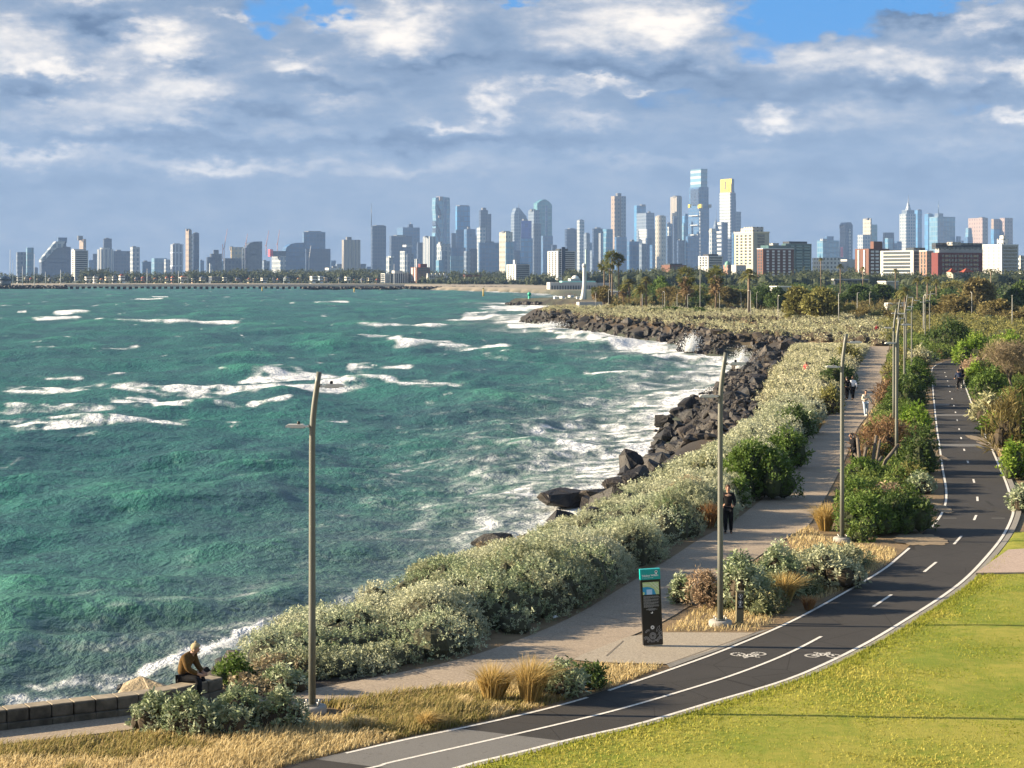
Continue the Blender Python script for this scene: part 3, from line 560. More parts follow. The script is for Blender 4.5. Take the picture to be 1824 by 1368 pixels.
# ---- the seaside thicket between the promenade and the rocks
def build_thicket():
    i0 = int(np.argmin(np.abs(FOOT_L[:, 1] - gp(372, 1256)[1]))); edge = FOOT_L[i0:]
    poly = np.vstack([edge, [gp(1500, 606)[:2], gp(1400, 612)[:2]], shore[3:23][::-1]])
    lo, hi = poly.min(0), poly.max(0); B = []
    c = lo + (hi - lo) * rng.random((60000, 2)); c = c[inside(c, poly)]; sdd = seadist(c); ed = segdist(c, edge, False)
    Yc = c[:, 1]; r = (.55 + .45 * rng.random(len(c))) * (1 + .55 * sst(Yc, 90, 200)); ok = (ed > r * .72 + .12) & (sdd - r * .6 > 1.5 + 4.4 * sst(Yc, 80, 108) + .5 * rng.random(len(c)))
    c, r, ed, Yc = c[ok], r[ok], ed[ok], Yc[ok]; order = rng.permutation(len(c)); used = []
    cell = {}
    for j in order:
        rr = r[j] * .62; key = (int(c[j, 0] // 1.2), int(c[j, 1] // 1.2)); bad = False
        for a in (-1, 0, 1):
            for b in (-1, 0, 1):
                for q in cell.get((key[0] + a, key[1] + b), ()):
                    if (c[q] - c[j]) @ (c[q] - c[j]) < rr * rr: bad = True
        if not bad: cell.setdefault(key, []).append(j); used.append(j)
    used = np.array(used); c, r, ed, Yc = c[used], r[used], ed[used], Yc[used]; g = gz(c[:, 0], c[:, 1])
    sd2 = seadist(c); tall = np.interp(Yc, [41, 44, 48, 55, 65, 100, 150, 230], [.6, .8, 1.1, 1.35, 1.5, 1.35, 1.2, 1.1])
    mc = lo + (hi - lo) * rng.random((int(np.prod(hi - lo) / 3.6), 2)); dm = np.full(len(c), 9.0); mi_ = np.zeros(len(c), int)
    for a in range(0, len(c), 200):
        dd = np.hypot(*(c[a:a + 200, None] - mc[None]).transpose(2, 0, 1)); mi_[a:a + 200] = dd.argmin(1); dm[a:a + 200] = dd.min(1)
    big = np.sqrt(np.clip(1 - (dm / 1.55) ** 2, 0, 1)); mh = .75 + .5 * rng.random(len(mc))
    hgt = tall * (.30 + .82 * big * mh[mi_]) * (.66 + .34 * sst(ed, .2, 1.6)) * (.6 + .4 * sst(sd2, 4, 6.0)) * (.85 + .3 * rng.random(len(c)))
    # the seaward outline of the thicket as measured off the photo limits how high each plant stands
    sil = np.interp(HX + c[:, 0] * F / Yc, [380, 440, 510, 600, 700, 780, 880, 950, 1000, 1080, 1150, 1230, 1300, 1350, 1372, 1392, 1420], [1195, 1148, 1088, 1052, 1022, 988, 964, 950, 922, 884, 850, 812, 776, 734, 696, 654, 612])
    top = H - (sil - HY) * Yc / F - g; hgt = np.minimum(hgt, top - .10); ok = hgt > .28; c, g, r, hgt, Yc, ed, mi_ = c[ok], g[ok], r[ok], hgt[ok], Yc[ok], ed[ok], mi_[ok]
    B = np.c_[c, g + hgt * .22, r, r, hgt * .80]
    fn = lambda P, t: np.clip(.12 + t * .7 + 1.1 * (fbm(P[:, 0] / 2.4, P[:, 1] / 2.4, 3, 61) - .38), 0, 1)
    kind = np.random.default_rng(3).random(len(mc))[mi_]
    near = Yc < 78; midd = (Yc >= 78) & (Yc < 125); far = Yc >= 125
    for msk, N, L, m, nm, mt, lab in ((near & (kind > .34), 52000, .16, 10, 'saltbush_thicket', SALT, 'silvery saltbush thicket along the near promenade edge'), (near & (kind <= .28), 19000, .16, 10, 'saltbush_thicket', SALTG, 'greener saltbush mounds mixed through the near thicket'), (near & (kind > .28) & (kind <= .34), 2600, .20, 10, 'dry_twigs', lm3('dry_thicket_twig', (.14, .11, .06), (.24, .19, .115), (.37, .31, .20), .15), 'dry brownish twiggy patches in the near thicket'), (midd, 22000, .27, 9, 'saltbush_thicket', SALT, 'silvery saltbush thicket along the middle stretch of promenade'), (far, 34000, .34, 8, 'saltbush_thicket', PALE, 'pale dense saltbush thicket above the black boulder slope')):
        o = bushmesh(nm, B[msk], N, L, m, .40, .66, .40, [mt, TWIGS], .5, -.75, fn, f=.70); tag(o, lab, 'shrubbery', kind='stuff')
    # promontory scrub and the scrub behind it
    reg = gp2([(932, 566), (1000, 577), (1100, 590), (1180, 601), (1240, 611), (1330, 612), (1430, 606), (1552, 616), (1582, 616), (1580, 580), (1500, 566), (1400, 562), (1300, 560), (1200, 556), (1100, 553), (1000, 553), (950, 557)])
    lo, hi = reg.min(0), reg.max(0); c = lo + (hi - lo) * rng.random((5200, 2)); c = c[inside(c, reg)]; c = c[seadist(c) > 4.5]
    o1 = np.exp(-((c[:, 0] - 60) / 16) ** 2 - ((c[:, 1] - 282) / 9) ** 2) + np.exp(-((c[:, 0] - 40) / 12) ** 2 - ((c[:, 1] - 352) / 22) ** 2); c = c[o1 < .45]; c = c[rng.random(len(c)) < .8]
    r = 1.0 + .9 * rng.random(len(c)); h = .6 + .8 * rng.random(len(c)); B2 = np.c_[c, gz(c[:, 0], c[:, 1]) + h * .2, r, r, h]
    o = bushmesh('headland_scrub', B2, 26000, .66, 7, .38, .66, .42, [PALE, TWIG], .55, -.2, lambda P, t: np.clip(t * .7 + .6 * (fbm(P[:, 0] / 9, P[:, 1] / 9, 3, 71) - .25), 0, 1)); tag(o, 'low pale straw-green scrub covering the rocky headland', 'shrubbery', kind='stuff')
    reg = gp2([(1585, 640), (1600, 612), (1650, 606), (1740, 612), (1840, 640), (1900, 640), (1900, 572), (1560, 566), (1575, 600)])
    lo, hi = reg.min(0), reg.max(0); c = lo + (hi - lo) * rng.random((1500, 2)); c = c[inside(c, reg)]; ok = (segdist(c, BIKE_L, False) > 4) & (segdist(c, FOOT_R, False) > 2.2) & (segdist(c, BIKE_R, False) > 4); c = c[ok]
    r = .9 + .9 * rng.random(len(c)); h = .7 + 1.0 * rng.random(len(c)); B3 = np.c_[c, gz(c[:, 0], c[:, 1]) + h * .2, r, r, h]
    o = bushmesh('parkland_scrub', B3, 9000, .75, 7, .38, .66, .42, [OLIVE, TWIGG], .5, -.2, lambda P, t: np.clip(t * .6 + .9 * (fbm(P[:, 0] / 8, P[:, 1] / 8, 3, 75) - .25), 0, 1)); tag(o, 'olive and straw scrub around the far end of the cycleway', 'shrubbery', kind='stuff')
build_thicket()
def ground_cover(px, n, rmin, rmax, hmin, hmax, N, L, lm, lab, name='ground_cover', gap=.3, tf=1.2):
    reg = gp2(px); lo, hi = reg.min(0), reg.max(0); c = lo + (hi - lo) * rng.random((n * 6, 2)); c = c[inside(c, reg)]; r = rmin + (rmax - rmin) * rng.random(len(c))
    ok = (segdist(c, BIKE_L, False) > r + gap) & (segdist(c, FOOT_R, False) > r * .8 + gap) & (segdist(c, BIKE_R, False) > r + gap) & (segdist(c, FOOT_L, False) > r * .8 + .15); c, r = c[ok][:n], r[ok][:n]; h = hmin + (hmax - hmin) * rng.random(len(c))
    B = np.c_[c, gz(c[:, 0], c[:, 1]) + h * .2, r, r, h * .8]; f0 = rng.random() * 50
    o = bushmesh(name, B, N, L, 9, .36, .64, .42, [lm, TWIGG], .5, -.8, lambda P, t: np.clip(t * .5 + tf * (fbm(P[:, 0] / 2.6 + f0, P[:, 1] / 2.6, 3, 71) - .25), 0, 1), f=.66); tag(o, lab, 'shrubbery', kind='stuff')
MIXG = lm3('mixed_green_leaf', (.13, .075, .03), (.065, .115, .022), (.19, .24, .06), .25); MIXS = lm3('mixed_sage_leaf', (.22, .14, .08), (.17, .19, .09), (.40, .41, .27), .15)
ground_cover([(1462, 972), (1448, 935), (1485, 868), (1510, 815), (1530, 770), (1556, 735), (1580, 660), (1600, 645), (1655, 655), (1657, 760), (1670, 850), (1670, 900), (1640, 935), (1560, 968)], 210, .45, 1.0, .45, 1.05, 17000, .30, MIXG, 'mixed low green shrubs filling the island between promenade and cycleway')
ground_cover([(1235, 1085), (1290, 1035), (1340, 1005), (1420, 985), (1500, 1000), (1545, 1000), (1480, 1052), (1400, 1096), (1310, 1096)], 46, .35, .65, .35, .8, 5500, .20, MIXS, 'tangled sage and dry scrub behind the second lamp post')
ground_cover([(1722, 676), (1716, 650), (1760, 640), (1850, 640), (1880, 900), (1815, 905), (1808, 850), (1775, 760), (1745, 715)], 150, .5, 1.1, .6, 1.4, 14000, .34, MIXG, 'mixed green shrubs crowding the right verge of the cycleway')
ground_cover([(1660, 655), (1600, 650), (1590, 622), (1640, 612), (1700, 620), (1740, 632), (1730, 645), (1690, 642)], 70, .8, 1.5, .8, 1.7, 5200, .5, MIXG, 'dense green scrub beyond the end of the cycleway')

# ---- single shrubs
KINDS_ = {'salt': (SALTG, TWIG, .24, 11, .36, .66, .42, .55), 'saltdry': (SALT, TWIG, .26, 10, .34, .66, .42, .55), 'pale': (PALE, TWIG, .34, 9, .36, .66, .42, .5), 'green': (GREEN, TWIGG, .26, 11, .42, .62, .36, .5), 'lime': (LIME, TWIGG, .34, 9, .42, .62, .36, .5), 'olive': (OLIVE, TWIG, .30, 9, .34, .6, .4, .5),
          'dark': (DARKG, TWIGG, .28, 10, .42, .62, .36, .45), 'russet': (RUSS, TWIG, .34, 8, .14, .55, .6, .6), 'pink': (PINK, TWIG, .24, 10, .26, .66, .45, .55), 'feather': (BROWNO, TWIG, .55, 10, .12, .45, .55, .55)}
def shrub(name, px, py, w, h, kind, label, lobes=5, N=None, cat='shrub', group=None, dfac=.8):
    if 1500 < px < 1660: h *= .84
    lobes = lobes * 2 + 3; x, y, z = gp(px, py); mpx = y / F; W = w * mpx * 1.06; Hh = h * mpx / 1.02; r0 = W / 2; B = []
    for k in range(lobes):
        a = rng.random() * 2 * np.pi; q = (rng.random() ** .5) * .68 if k else .1; rr = r0 * (.30 + .22 * rng.random()) if k else r0 * .5
        hh = Hh * (1 - .55 * q ** 1.5) * (.66 + .34 * rng.random()) if k else Hh * .97; B.append((q * r0 * math.cos(a), q * r0 * dfac * math.sin(a), hh * .42, rr, rr * .95, hh * .56))
    lm, tw, L, m, wr, sp, lf, up = KINDS_[kind]; L = L * max(.75, (y / 48) ** .62); area = sum(4 * b[3] * b[5] * 1.6 for b in B)
    N = N or int(min(3200, 2.1 * area / (L * L) + 120))
    o = bushmesh(name, np.array(B), N, L, m, wr, sp, lf, [lm, tw], up, -.6, ymin=-.02, f=.45 if kind in ('feather', 'russet', 'pink') else .66); o.location = (x, y + r0 * dfac * .45, gz1(x, y))
    tag(o, label, cat, group); return o
def tussock(px, py, w, h, m, label, n=420, name='grass_tussock', lean=.35, group=None):
    x, y, z = gp(px, py); mpx = y / F; r = w * mpx / 2; L0 = h * mpx
    a = rng.random(n) * 2 * np.pi; q = rng.random(n) ** .6; P = np.c_[np.cos(a) * q * r * .32, np.sin(a) * q * r * .32, np.zeros(n)]
    L = L0 * (.65 + .5 * rng.random(n)); ln = np.c_[np.cos(a), np.sin(a)] * (q * min(1.2, r / L0 * 1.1))[:, None] + rng.normal(size=(n, 2)) * .12; ln[:, 0] += lean * .6
    V, Q = grassblades(P, L, np.full(n, .016 * max(1, y / 45)), ln, .9); t = np.tile(rng.random(n) * .9 + .1, 2)
    o = npmesh(name, V, Q, m, tint=t); o.location = (x, y, gz1(x, y)); tag(o, label, 'grass tussock', group); return o
for a in [
    ('saltbush', 272, 1308, 92, 72, 'salt', 'leftmost small clump of grey-green saltbush by the seawall footpath', 4), ('saltbush', 335, 1318, 118, 84, 'salt', 'broad grey-green saltbush in the dry grass just in front of the seated man', 6), ('saltbush', 425, 1312, 125, 88, 'salt', 'large grey-green saltbush between the seated man and the nearest lamp post', 6), ('saltbush', 497, 1306, 92, 78, 'salt', 'dark-centred saltbush touching the left side of the nearest lamp footing', 4),
    ('saltbush', 418, 1224, 78, 55, 'green', 'bright yellow-green low bush beside the end of the seawall', 4), ('saltbush', 505, 1236, 86, 48, 'salt', 'small saltbush spilling onto the promenade behind the nearest lamp post', 4),
    ('saltbush', 1000, 1240, 95, 62, 'salt', 'grey saltbush among golden tussocks beside the cycleway', 5), ('saltbush', 1050, 1228, 70, 48, 'dark', 'dark low bush at the corner of the dry grass and the cycleway kerb', 3),
    ('saltbush', 1216, 1078, 46, 58, 'salt', 'sprawling saltbush branch reaching towards the black information totem', 3), ('dry_bush', 1255, 1085, 78, 72, 'pink', 'dry pinkish twiggy bush left of the second lamp post', 4), ('saltbush', 1322, 1090, 105, 108, 'salt', 'tall grey-green saltbush behind the small bollard sign', 6), ('saltbush', 1385, 1068, 90, 105, 'salt', 'pale upright saltbush between the bollard sign and the golden tussock', 5), ('dry_bush', 1480, 1050, 120, 76, 'saltdry', 'dry olive bush on the point of the planted island nearest the bend', 5),
    ('green_bush', 1545, 955, 120, 90, 'green', 'green mound beside the third lamp post', 6), ('green_bush', 1610, 950, 110, 95, 'dark', 'dark green mound hugging the inner kerb of the bend', 6), ('dry_bush', 1590, 905, 80, 50, 'pink', 'pink dried flower heads on top of the green mound by the bend', 4), ('green_bush', 1530, 905, 80, 60, 'green', 'low green bush behind the golden tussock by the third lamp', 4), ('saltbush', 1640, 880, 55, 46, 'salt', 'small silver bush at the inside of the cycleway bend', 3),
    ('twiggy_bush', 1590, 826, 130, 96, 'russet', 'russet leafless twiggy bush around the cut-back stumps', 6), ('green_bush', 1645, 845, 75, 108, 'dark', 'dark green bush between the pruned stumps and the cycleway', 5), ('green_bush', 1540, 862, 74, 56, 'green', 'fresh green bush in front of the pruned stumps', 4), ('green_bush', 1624, 868, 70, 46, 'olive', 'olive bush at the foot of the dark green bush by the cycleway', 4),
    ('green_bush', 1632, 772, 66, 62, 'lime', 'lime green low bush beside the fourth lamp post', 4), ('green_bush', 1618, 728, 80, 76, 'dark', 'dark green bush beside the narrowing cycleway before its end', 5), ('twiggy_bush', 1590, 722, 60, 56, 'russet', 'russet bush on the right verge of the promenade near the walkers', 4), ('green_bush', 1634, 690, 60, 58, 'green', 'green bush on the left of the far end of the cycleway', 4), ('green_bush', 1600, 676, 54, 44, 'olive', 'olive bush between the far promenade and the row of lamps', 4), ('saltbush', 1640, 650, 56, 36, 'pale', 'pale straw bush behind the far end of the cycleway', 4), ('green_bush', 1610, 648, 50, 34, 'olive', 'small olive bush beside the last visible stretch of promenade', 3),
    ('green_bush', 1350, 892, 150, 112, 'green', 'big bright green bush on the sea side of the promenade', 9), ('green_bush', 1402, 836, 76, 84, 'green', 'upright bright green bush just past the big one on the promenade edge', 5), ('green_bush', 1412, 784, 74, 66, 'dark', 'dark green dome bush amid the pale thicket by the promenade', 5), ('green_bush', 1258, 872, 120, 56, 'olive', 'yellow-olive low bushes above the black boulders', 5), ('green_bush', 1255, 925, 90, 44, 'green', 'small green bush between the thicket and the second lamp pole', 4), ('green_bush', 1318, 905, 50, 58, 'green', 'narrow green bush next to the standing woman', 3), ('saltbush', 1440, 775, 46, 44, 'salt', 'grey saltbush between the dark dome and the promenade', 3), ('green_bush', 1490, 700, 66, 60, 'dark', 'dark olive bush where the third lamp pole meets the thicket', 5), ('twiggy_bush', 1478, 738, 56, 50, 'olive', 'golden-olive bush leaning over the promenade by the walkers', 4), ('green_bush', 1515, 650, 46, 44, 'olive', 'olive bush at the left edge of the far promenade', 3),
    ('green_bush', 1692, 634, 96, 66, 'dark', 'large dark green dome at the far end of the cycleway', 8), ('green_bush', 1655, 616, 60, 36, 'olive', 'olive bush left of the dark green dome', 4), ('green_bush', 1738, 652, 74, 60, 'lime', 'bright lime bush on the right where the cycleway ends', 6), ('dry_bush', 1734, 664, 40, 26, 'pink', 'beige dried tuft below the lime bush', 3), ('green_bush', 1738, 690, 42, 44, 'lime', 'lime bush beside the far cyclists', 3), ('green_bush', 1768, 716, 74, 64, 'green', 'green bush below the leafless tree', 5), ('saltbush', 1764, 752, 64, 54, 'pale', 'pale silver bush at the right of the cycleway', 5), ('feathery_bush', 1804, 812, 86, 112, 'feather', 'tall feathery brown-olive bush on the right verge', 6), ('green_bush', 1812, 855, 60, 72, 'lime', 'lime green bush in front of the feathery brown bush', 4), ('saltbush', 1826, 912, 60, 48, 'salt', 'silver-green bush at the right border next to the bend', 4), ('feathery_bush', 1822, 690, 60, 54, 'feather', 'rounded brown-olive bush right of the leafless tree', 4), ('green_bush', 1790, 655, 76, 48, 'olive', 'olive bush behind the leafless tree', 5), ('green_bush', 1770, 772, 46, 34, 'lime', 'low lime bush at the foot of the pale silver bush', 3), ('green_bush', 1800, 640, 80, 50, 'lime', 'yellow-green bush far right above the leafless tree', 5)]:
    shrub(*a)
tussock(878, 1248, 95, 72, GOLD, 'golden windswept tussock left of the saltbush beside the cycleway', 900); tussock(945, 1252, 90, 86, GOLD, 'taller golden tussock right against the saltbush beside the cycleway', 900)
tussock(1398, 1078, 52, 62, GOLD, 'golden tussock among saltbush near the bollard sign', 600); tussock(1264, 940, 46, 48, REDT, 'rust red grass tussock beside the standing woman', 600, lean=.1); tussock(1470, 945, 62, 52, GOLD, 'olive golden tussock at the foot of the third lamp', 600, lean=-.2); tussock(1450, 772, 40, 30, GOLD, 'dry tussock beside the grey saltbush on the promenade edge', 300)
tussock(760, 1296, 70, 34, GOLD, 'low brown tussock in the middle of the dry verge', 500); tussock(640, 1300, 60, 30, STRAW, 'straw tussock right of the nearest lamp footing', 500); tussock(1440, 1086, 40, 28, REDT, 'small rusty tussock near the cycleway kerb', 300)

# ---- dry verge grass, lawn grass, litter under the shrubs
def scatter(poly, n):
    lo, hi = poly.min(0), poly.max(0); c = lo + (hi - lo) * rng.random((n * 4, 2)); return c[inside(c, poly)][:n]
def build_grass():
    verge = gp2([(-30, 1336), (110, 1322), (220, 1309), (400, 1284), (530, 1263), (660, 1247), (830, 1223), (880, 1214), (960, 1212), (1010, 1246), (930, 1268), (807, 1296), (715, 1315), (610, 1339), (505, 1365), (380, 1408), (-30, 1420)])
    c = scatter(verge, 44000); n = len(c); g = fbm(c[:, 0] / 1.6, c[:, 1] / 1.6, 3, 41); keep = (rng.random(n) < (.35 + 1.2 * g)) & (np.hypot(*(c - np.array(gp(556, 1268)[:2]) + np.array([0, .25])).T) > .72); c, g = c[keep], g[keep]; n = len(c)
    L = (.09 + .20 * rng.random(n)) * (.45 + 1.0 * g) * (.55 + .45 * sst(segdist(c, BIKE_L, False), 0, .8)); ln = np.c_[.5 + .35 * rng.normal(size=n), .3 * rng.normal(size=n)] * .75
    V, Q = grassblades(np.c_[c, gz(c[:, 0], c[:, 1]) - .01], L, np.full(n, .020), ln, .8); gr = fbm(c[:, 0] / 2.7, c[:, 1] / 2.2, 3, 47)
    t = np.where(gr > .60, .05 + .25 * rng.random(n), .3 + .7 * rng.random(n)); o = npmesh('verge_grass', V, Q, STRAW, tint=np.tile(t, 2)); tag(o, 'tall dry straw grass on the verge between promenade and cycleway', 'grass', kind='stuff')
    # lawn
    N_ = 230000; i = rng.integers(0, 215, N_); u = .18 + rng.random(N_) ** 1.0 * 22; P = LAWN_E[i] + (LAWN_E[i + 1] - LAWN_E[i]) * rng.random((N_, 1)) + LAWN_N[i] * u[:, None]
    ok = ~inside(P, CROSS) & (P[:, 1] > 33.5) & (P[:, 0] / P[:, 1] < .30); P = P[ok]; n = len(P); g = fbm(P[:, 0] / 2.6, P[:, 1] / 2.6, 3, 51)
    L = (.04 + .07 * rng.random(n)) * (.5 + 1.0 * g); V, Q = grassblades(np.c_[P, gz(P[:, 0], P[:, 1]) + .05], L, np.full(n, .026), rng.normal(size=(n, 2)) * .6 + np.array([.2, 0]), .5)
    t = np.clip(.52 + 1.6 * (g - .5) + .7 * (fbm(P[:, 0] / .9, P[:, 1] / .9, 2, 55) - .5) + .13 * rng.normal(size=n), 0, 1); o = npmesh('lawn_grass', V, Q, LAWNB, tint=np.tile(t, 2)); tag(o, 'short sunlit mown grass on the lawn', 'grass', kind='stuff')
    # ragged grass along the kerb
    k = rng.integers(0, 218, 6000); P = LAWN_E[k] + LAWN_N[k] * (.02 + rng.random((6000, 1)) ** 2 * .5); L = .06 + .10 * rng.random(6000)
    V, Q = grassblades(np.c_[P, gz(P[:, 0], P[:, 1]) + .05], L, np.full(6000, .018), rng.normal(size=(6000, 2)) * .6, .7); o = npmesh('kerb_grass', V, Q, LAWNB, tint=np.tile(rng.random(6000) * .6 + .1, 2)); tag(o, 'ragged longer grass hanging over the lawn kerb', 'grass', kind='stuff')
    # dry patches on the island and beside the promenade
    for poly, nn, lab, mt in ((gp2([(1440, 985), (1500, 968), (1590, 978), (1598, 992), (1500, 1052), (1440, 1075), (1400, 1060)]), 5000, 'dry straw grass on the island in front of the third lamp', STRAW), (gp2([(1190, 1122), (1235, 1088), (1290, 1062), (1340, 1072), (1380, 1108), (1345, 1124), (1180, 1124)]), 1800, 'dead grass litter around the second lamp footing', STRAW), (gp2([(1062, 1184), (1184, 1187), (1110, 1216), (1060, 1232)]), 1500, 'thin dry grass on the bare earth beside the concrete pad', STRAW),
                              (gp2([(1400, 958), (1440, 938), (1500, 975), (1420, 990)]), 900, 'sparse dry grass at the corner of the promenade by the third lamp', STRAW), (gp2([(1568, 760), (1535, 762), (1552, 732), (1585, 640), (1600, 640)]), 2500, 'dry grass strip on the right of the far promenade', STRAW), (gp2([(1745, 760), (1770, 790), (1790, 840), (1800, 800), (1760, 740)]), 1200, 'dry grass between the cycleway and the right-hand bushes', STRAW)):
        c = scatter(poly, nn); n = len(c); sc = max(1, c[:, 1].mean() / 55)
        V, Q = grassblades(np.c_[c, gz(c[:, 0], c[:, 1]) - .01], (.05 + .16 * rng.random(n)) * sc ** .5, np.full(n, .02 * sc), rng.normal(size=(n, 2)) * .5 + np.array([.3, 0]), .8); o = npmesh('dry_grass', V, Q, mt, tint=np.tile(.25 + .7 * rng.random(n), 2)); tag(o, lab, 'grass', kind='stuff')
build_grass()

# ---- basalt boulders
def rock_mesh(k, flat=1.0):
    bm = bmesh.new(); r = random.Random(100 + k)
    for i in range(17):
        v = Vector((r.gauss(0, 1), r.gauss(0, 1), r.gauss(0, 1))).normalized(); q = .82 + .3 * r.random(); bm.verts.new((v.x * q, v.y * q * (.65 + .25 * r.random()), v.z * q * .72 * flat))
    res = bmesh.ops.convex_hull(bm, input=list(bm.verts)); bmesh.ops.delete(bm, geom=[g for g in res['geom_interior'] if isinstance(g, bmesh.types.BMVert)], context='VERTS')
    bmesh.ops.bevel(bm, geom=list(bm.edges), offset=.05, segments=1, affect='EDGES', profile=.6, clamp_overlap=True); bmesh.ops.triangulate(bm, faces=list(bm.faces)); bmesh.ops.subdivide_edges(bm, edges=list(bm.edges), cuts=1)
    for v in bm.verts:
        v.co *= 1 + .07 * (r.random() - .5)
        if v.co.length > 1.2: v.co *= 1.2 / v.co.length
    me = bpy.data.meshes.new('boulder'); bm.to_mesh(me); bm.free(); return me
def rockmat(name, c1, c2):
    m, nt, out = newmat(name); ob = nd(nt, 'TexCoord').outputs['Object']; oi = nd(nt, 'ObjectInfo').outputs['Random']
    n1 = noise(nt, ob, 2.2, 7, .65); n2 = noise(nt, ob, 9, 4, .6); c = mixc(nt, ramp(nt, mth(nt, 'ADD', mth(nt, 'MULTIPLY', n1, .7), mth(nt, 'MULTIPLY', oi, .3)), .35, .75), c1, c2)
    pbr(nt, out, c, .62, 0, .45, bumpn(nt, n2, .7, .08)); return m
M_ROCK = rockmat('basalt', (.006, .0055, .006), (.060, .046, .033)); M_WET = rockmat('wet_basalt', (.004, .004, .005), (.020, .018, .016)); M_TAN = rockmat('sandstone_rock', (.22, .17, .10), (.42, .33, .20))
RM = [rock_mesh(k, f) for k, f in zip(range(9), (1, .9, .8, 1, .7, 1, .9, .6, 1))]
for k, me in enumerate(RM): me.materials.append(M_ROCK if k % 3 else M_WET)
def shore_band(pxa, pxb, n, d0, d1, smin, smax, lab, grp, stuffn=0, stuffname='riprap', stufflab=''):
    """boulders along the water's edge between two of the measured shore points; d: metres inland"""
    ia, ib = pxa, pxb; seg = resample(shore[ia:ib + 1], 400); T = np.gradient(seg, axis=0); T /= np.linalg.norm(T, axis=1)[:, None]; N = np.c_[T[:, 1], -T[:, 0]]
    def pts(m):
        k = rng.integers(0, 400, m); d = d0 + (d1 - d0) * rng.random(m); c = seg[k] + N[k] * d[:, None]; return c[seadist(c) < d1 + 1]
    c = pts(n * 3); used = []
    for q in c:
        if len(used) >= n: break
        if all((q[0] - u[0]) ** 2 + (q[1] - u[1]) ** 2 > (.72 * smin) ** 2 for u in used): used.append(q)
    for q in used:
        s = smin + (smax - smin) * random.random() ** 1.7; o = link('boulder', random.choice(RM)); o.scale = (s * random.uniform(.8, 1.2), s * random.uniform(.8, 1.2), s * random.uniform(.75, 1.05)); o.rotation_euler = (random.gauss(0, .35), random.gauss(0, .35), random.uniform(0, 6.28))
        d = float(seadist([q])[0]); o.location = (q[0], q[1], max(gz1(*q), -.35) + s * .22); tag(o, lab, 'rock', grp)
    if stuffn:
        base = [np.array([v.co[:] for v in me.vertices]) for me in RM]; tri = [np.array([[*p.vertices] for p in me.polygons]) for me in RM]; Vs = []; Qs = []; b = 0
        for q in pts(stuffn):
            k = random.randrange(len(RM)); s = smin * random.uniform(.4, .95); e = np.array(Euler((random.gauss(0, .5), random.gauss(0, .5), random.uniform(0, 6))).to_matrix()); v = (base[k] * s) @ e.T + np.array([q[0], q[1], max(gz1(*q), -.3) + s * .2]); Vs.append(v); Qs.append(tri[k] + b); b += len(v)
        o = npmesh(stuffname, np.vstack(Vs), np.vstack(Qs), M_ROCK); tag(o, stufflab, 'rocks', kind='stuff')
shore_band(14, 21, 122, -1.2, 6.2, .5, 1.2, 'dark angular basalt boulder heaped on the slope below the pale thicket', 'boulders heaped on the slope below the thicket', 900, 'rubble_rocks', 'smaller dark basalt rubble between the boulders of the slope')
shore_band(3, 7, 18, -.9, 1.6, .3, .75, 'wet black boulder in the surf line between the seawall and the near thicket', 'boulders in the surf beside the seawall', 70, 'rubble_rocks', 'small wet stones in the surf beside the seawall')
shore_band(9, 14, 34, -1.0, 3.0, .5, 1.2, 'dark boulder at the foaming water edge beyond the near thicket', 'boulders at the edge of the near thicket', 60, 'rubble_rocks', 'small dark stones at the water edge by the near thicket')
shore_band(21, 24, 44, .0, 8.5, .6, 1.3, 'dark basalt block of the stubby groyne below the headland', 'blocks of the groyne', 260, 'rubble_rocks', 'small dark basalt rubble of the groyne')
shore_band(24, 29, 64, -1.0, 6.0, .85, 1.8, 'dark basalt boulder on the far headland shore under the scrub', 'boulders along the headland shore', 420, 'rubble_rocks', 'small dark basalt rubble along the headland shore')
shore_band(13, 17, 5, 2.6, 6.0, .6, 1.1, 'dark boulder high on the bank between the thicket edge and the surf', 'boulders high on the bank', 420, 'rubble_rocks', 'dark rubble high on the bank beside the thicket')
for (px, py, s, k, m, lab) in ((276, 1226, .95, 0, M_TAN, 'pale tan weathered boulder behind the seawall beside the seated man'), (300, 1222, .6, 3, M_WET, 'black boulder between the tan boulder and the seated man'), (408, 1160, .42, 5, M_WET, 'black boulder in the surf near the end of the thicket'), (440, 1146, .38, 4, M_WET, 'flat black rock half under the thicket at its near end'), (212, 1197, .16, 2, M_WET, 'small black rock awash left of the tan boulder'), (124, 1225, .13, 2, M_WET, 'tiny black rock awash near the left end of the seawall'), (1012, 882, 1.5, 7, M_ROCK, 'long flat brown-black slab of rock jutting from the near thicket into the foam'), (1052, 880, 1.35, 4, M_ROCK, 'large split dark rock beside the long flat slab'), (886, 958, .95, 1, M_WET, 'low black boulder against the thicket nearest the viewer'), (1000, 915, .8, 3, M_WET, 'dark leaning boulder below the long flat slab'), (1100, 858, 1.0, 5, M_ROCK, 'pointed dark boulder above the large split rock'), (1175, 830, 1.1, 8, M_ROCK, 'rounded dark boulder where the thicket meets the main rock slope')):
    me = RM[k].copy(); me.materials.clear(); me.materials.append(m); x, y, z = gp(px, py, .45); o = link('boulder', me); o.scale = (s * 1.2, s, s * .8); o.rotation_euler = (.1, .1, px); o.location = (x, y, max(gz1(x, y), 0) + s * .2); tag(o, lab, 'rock')
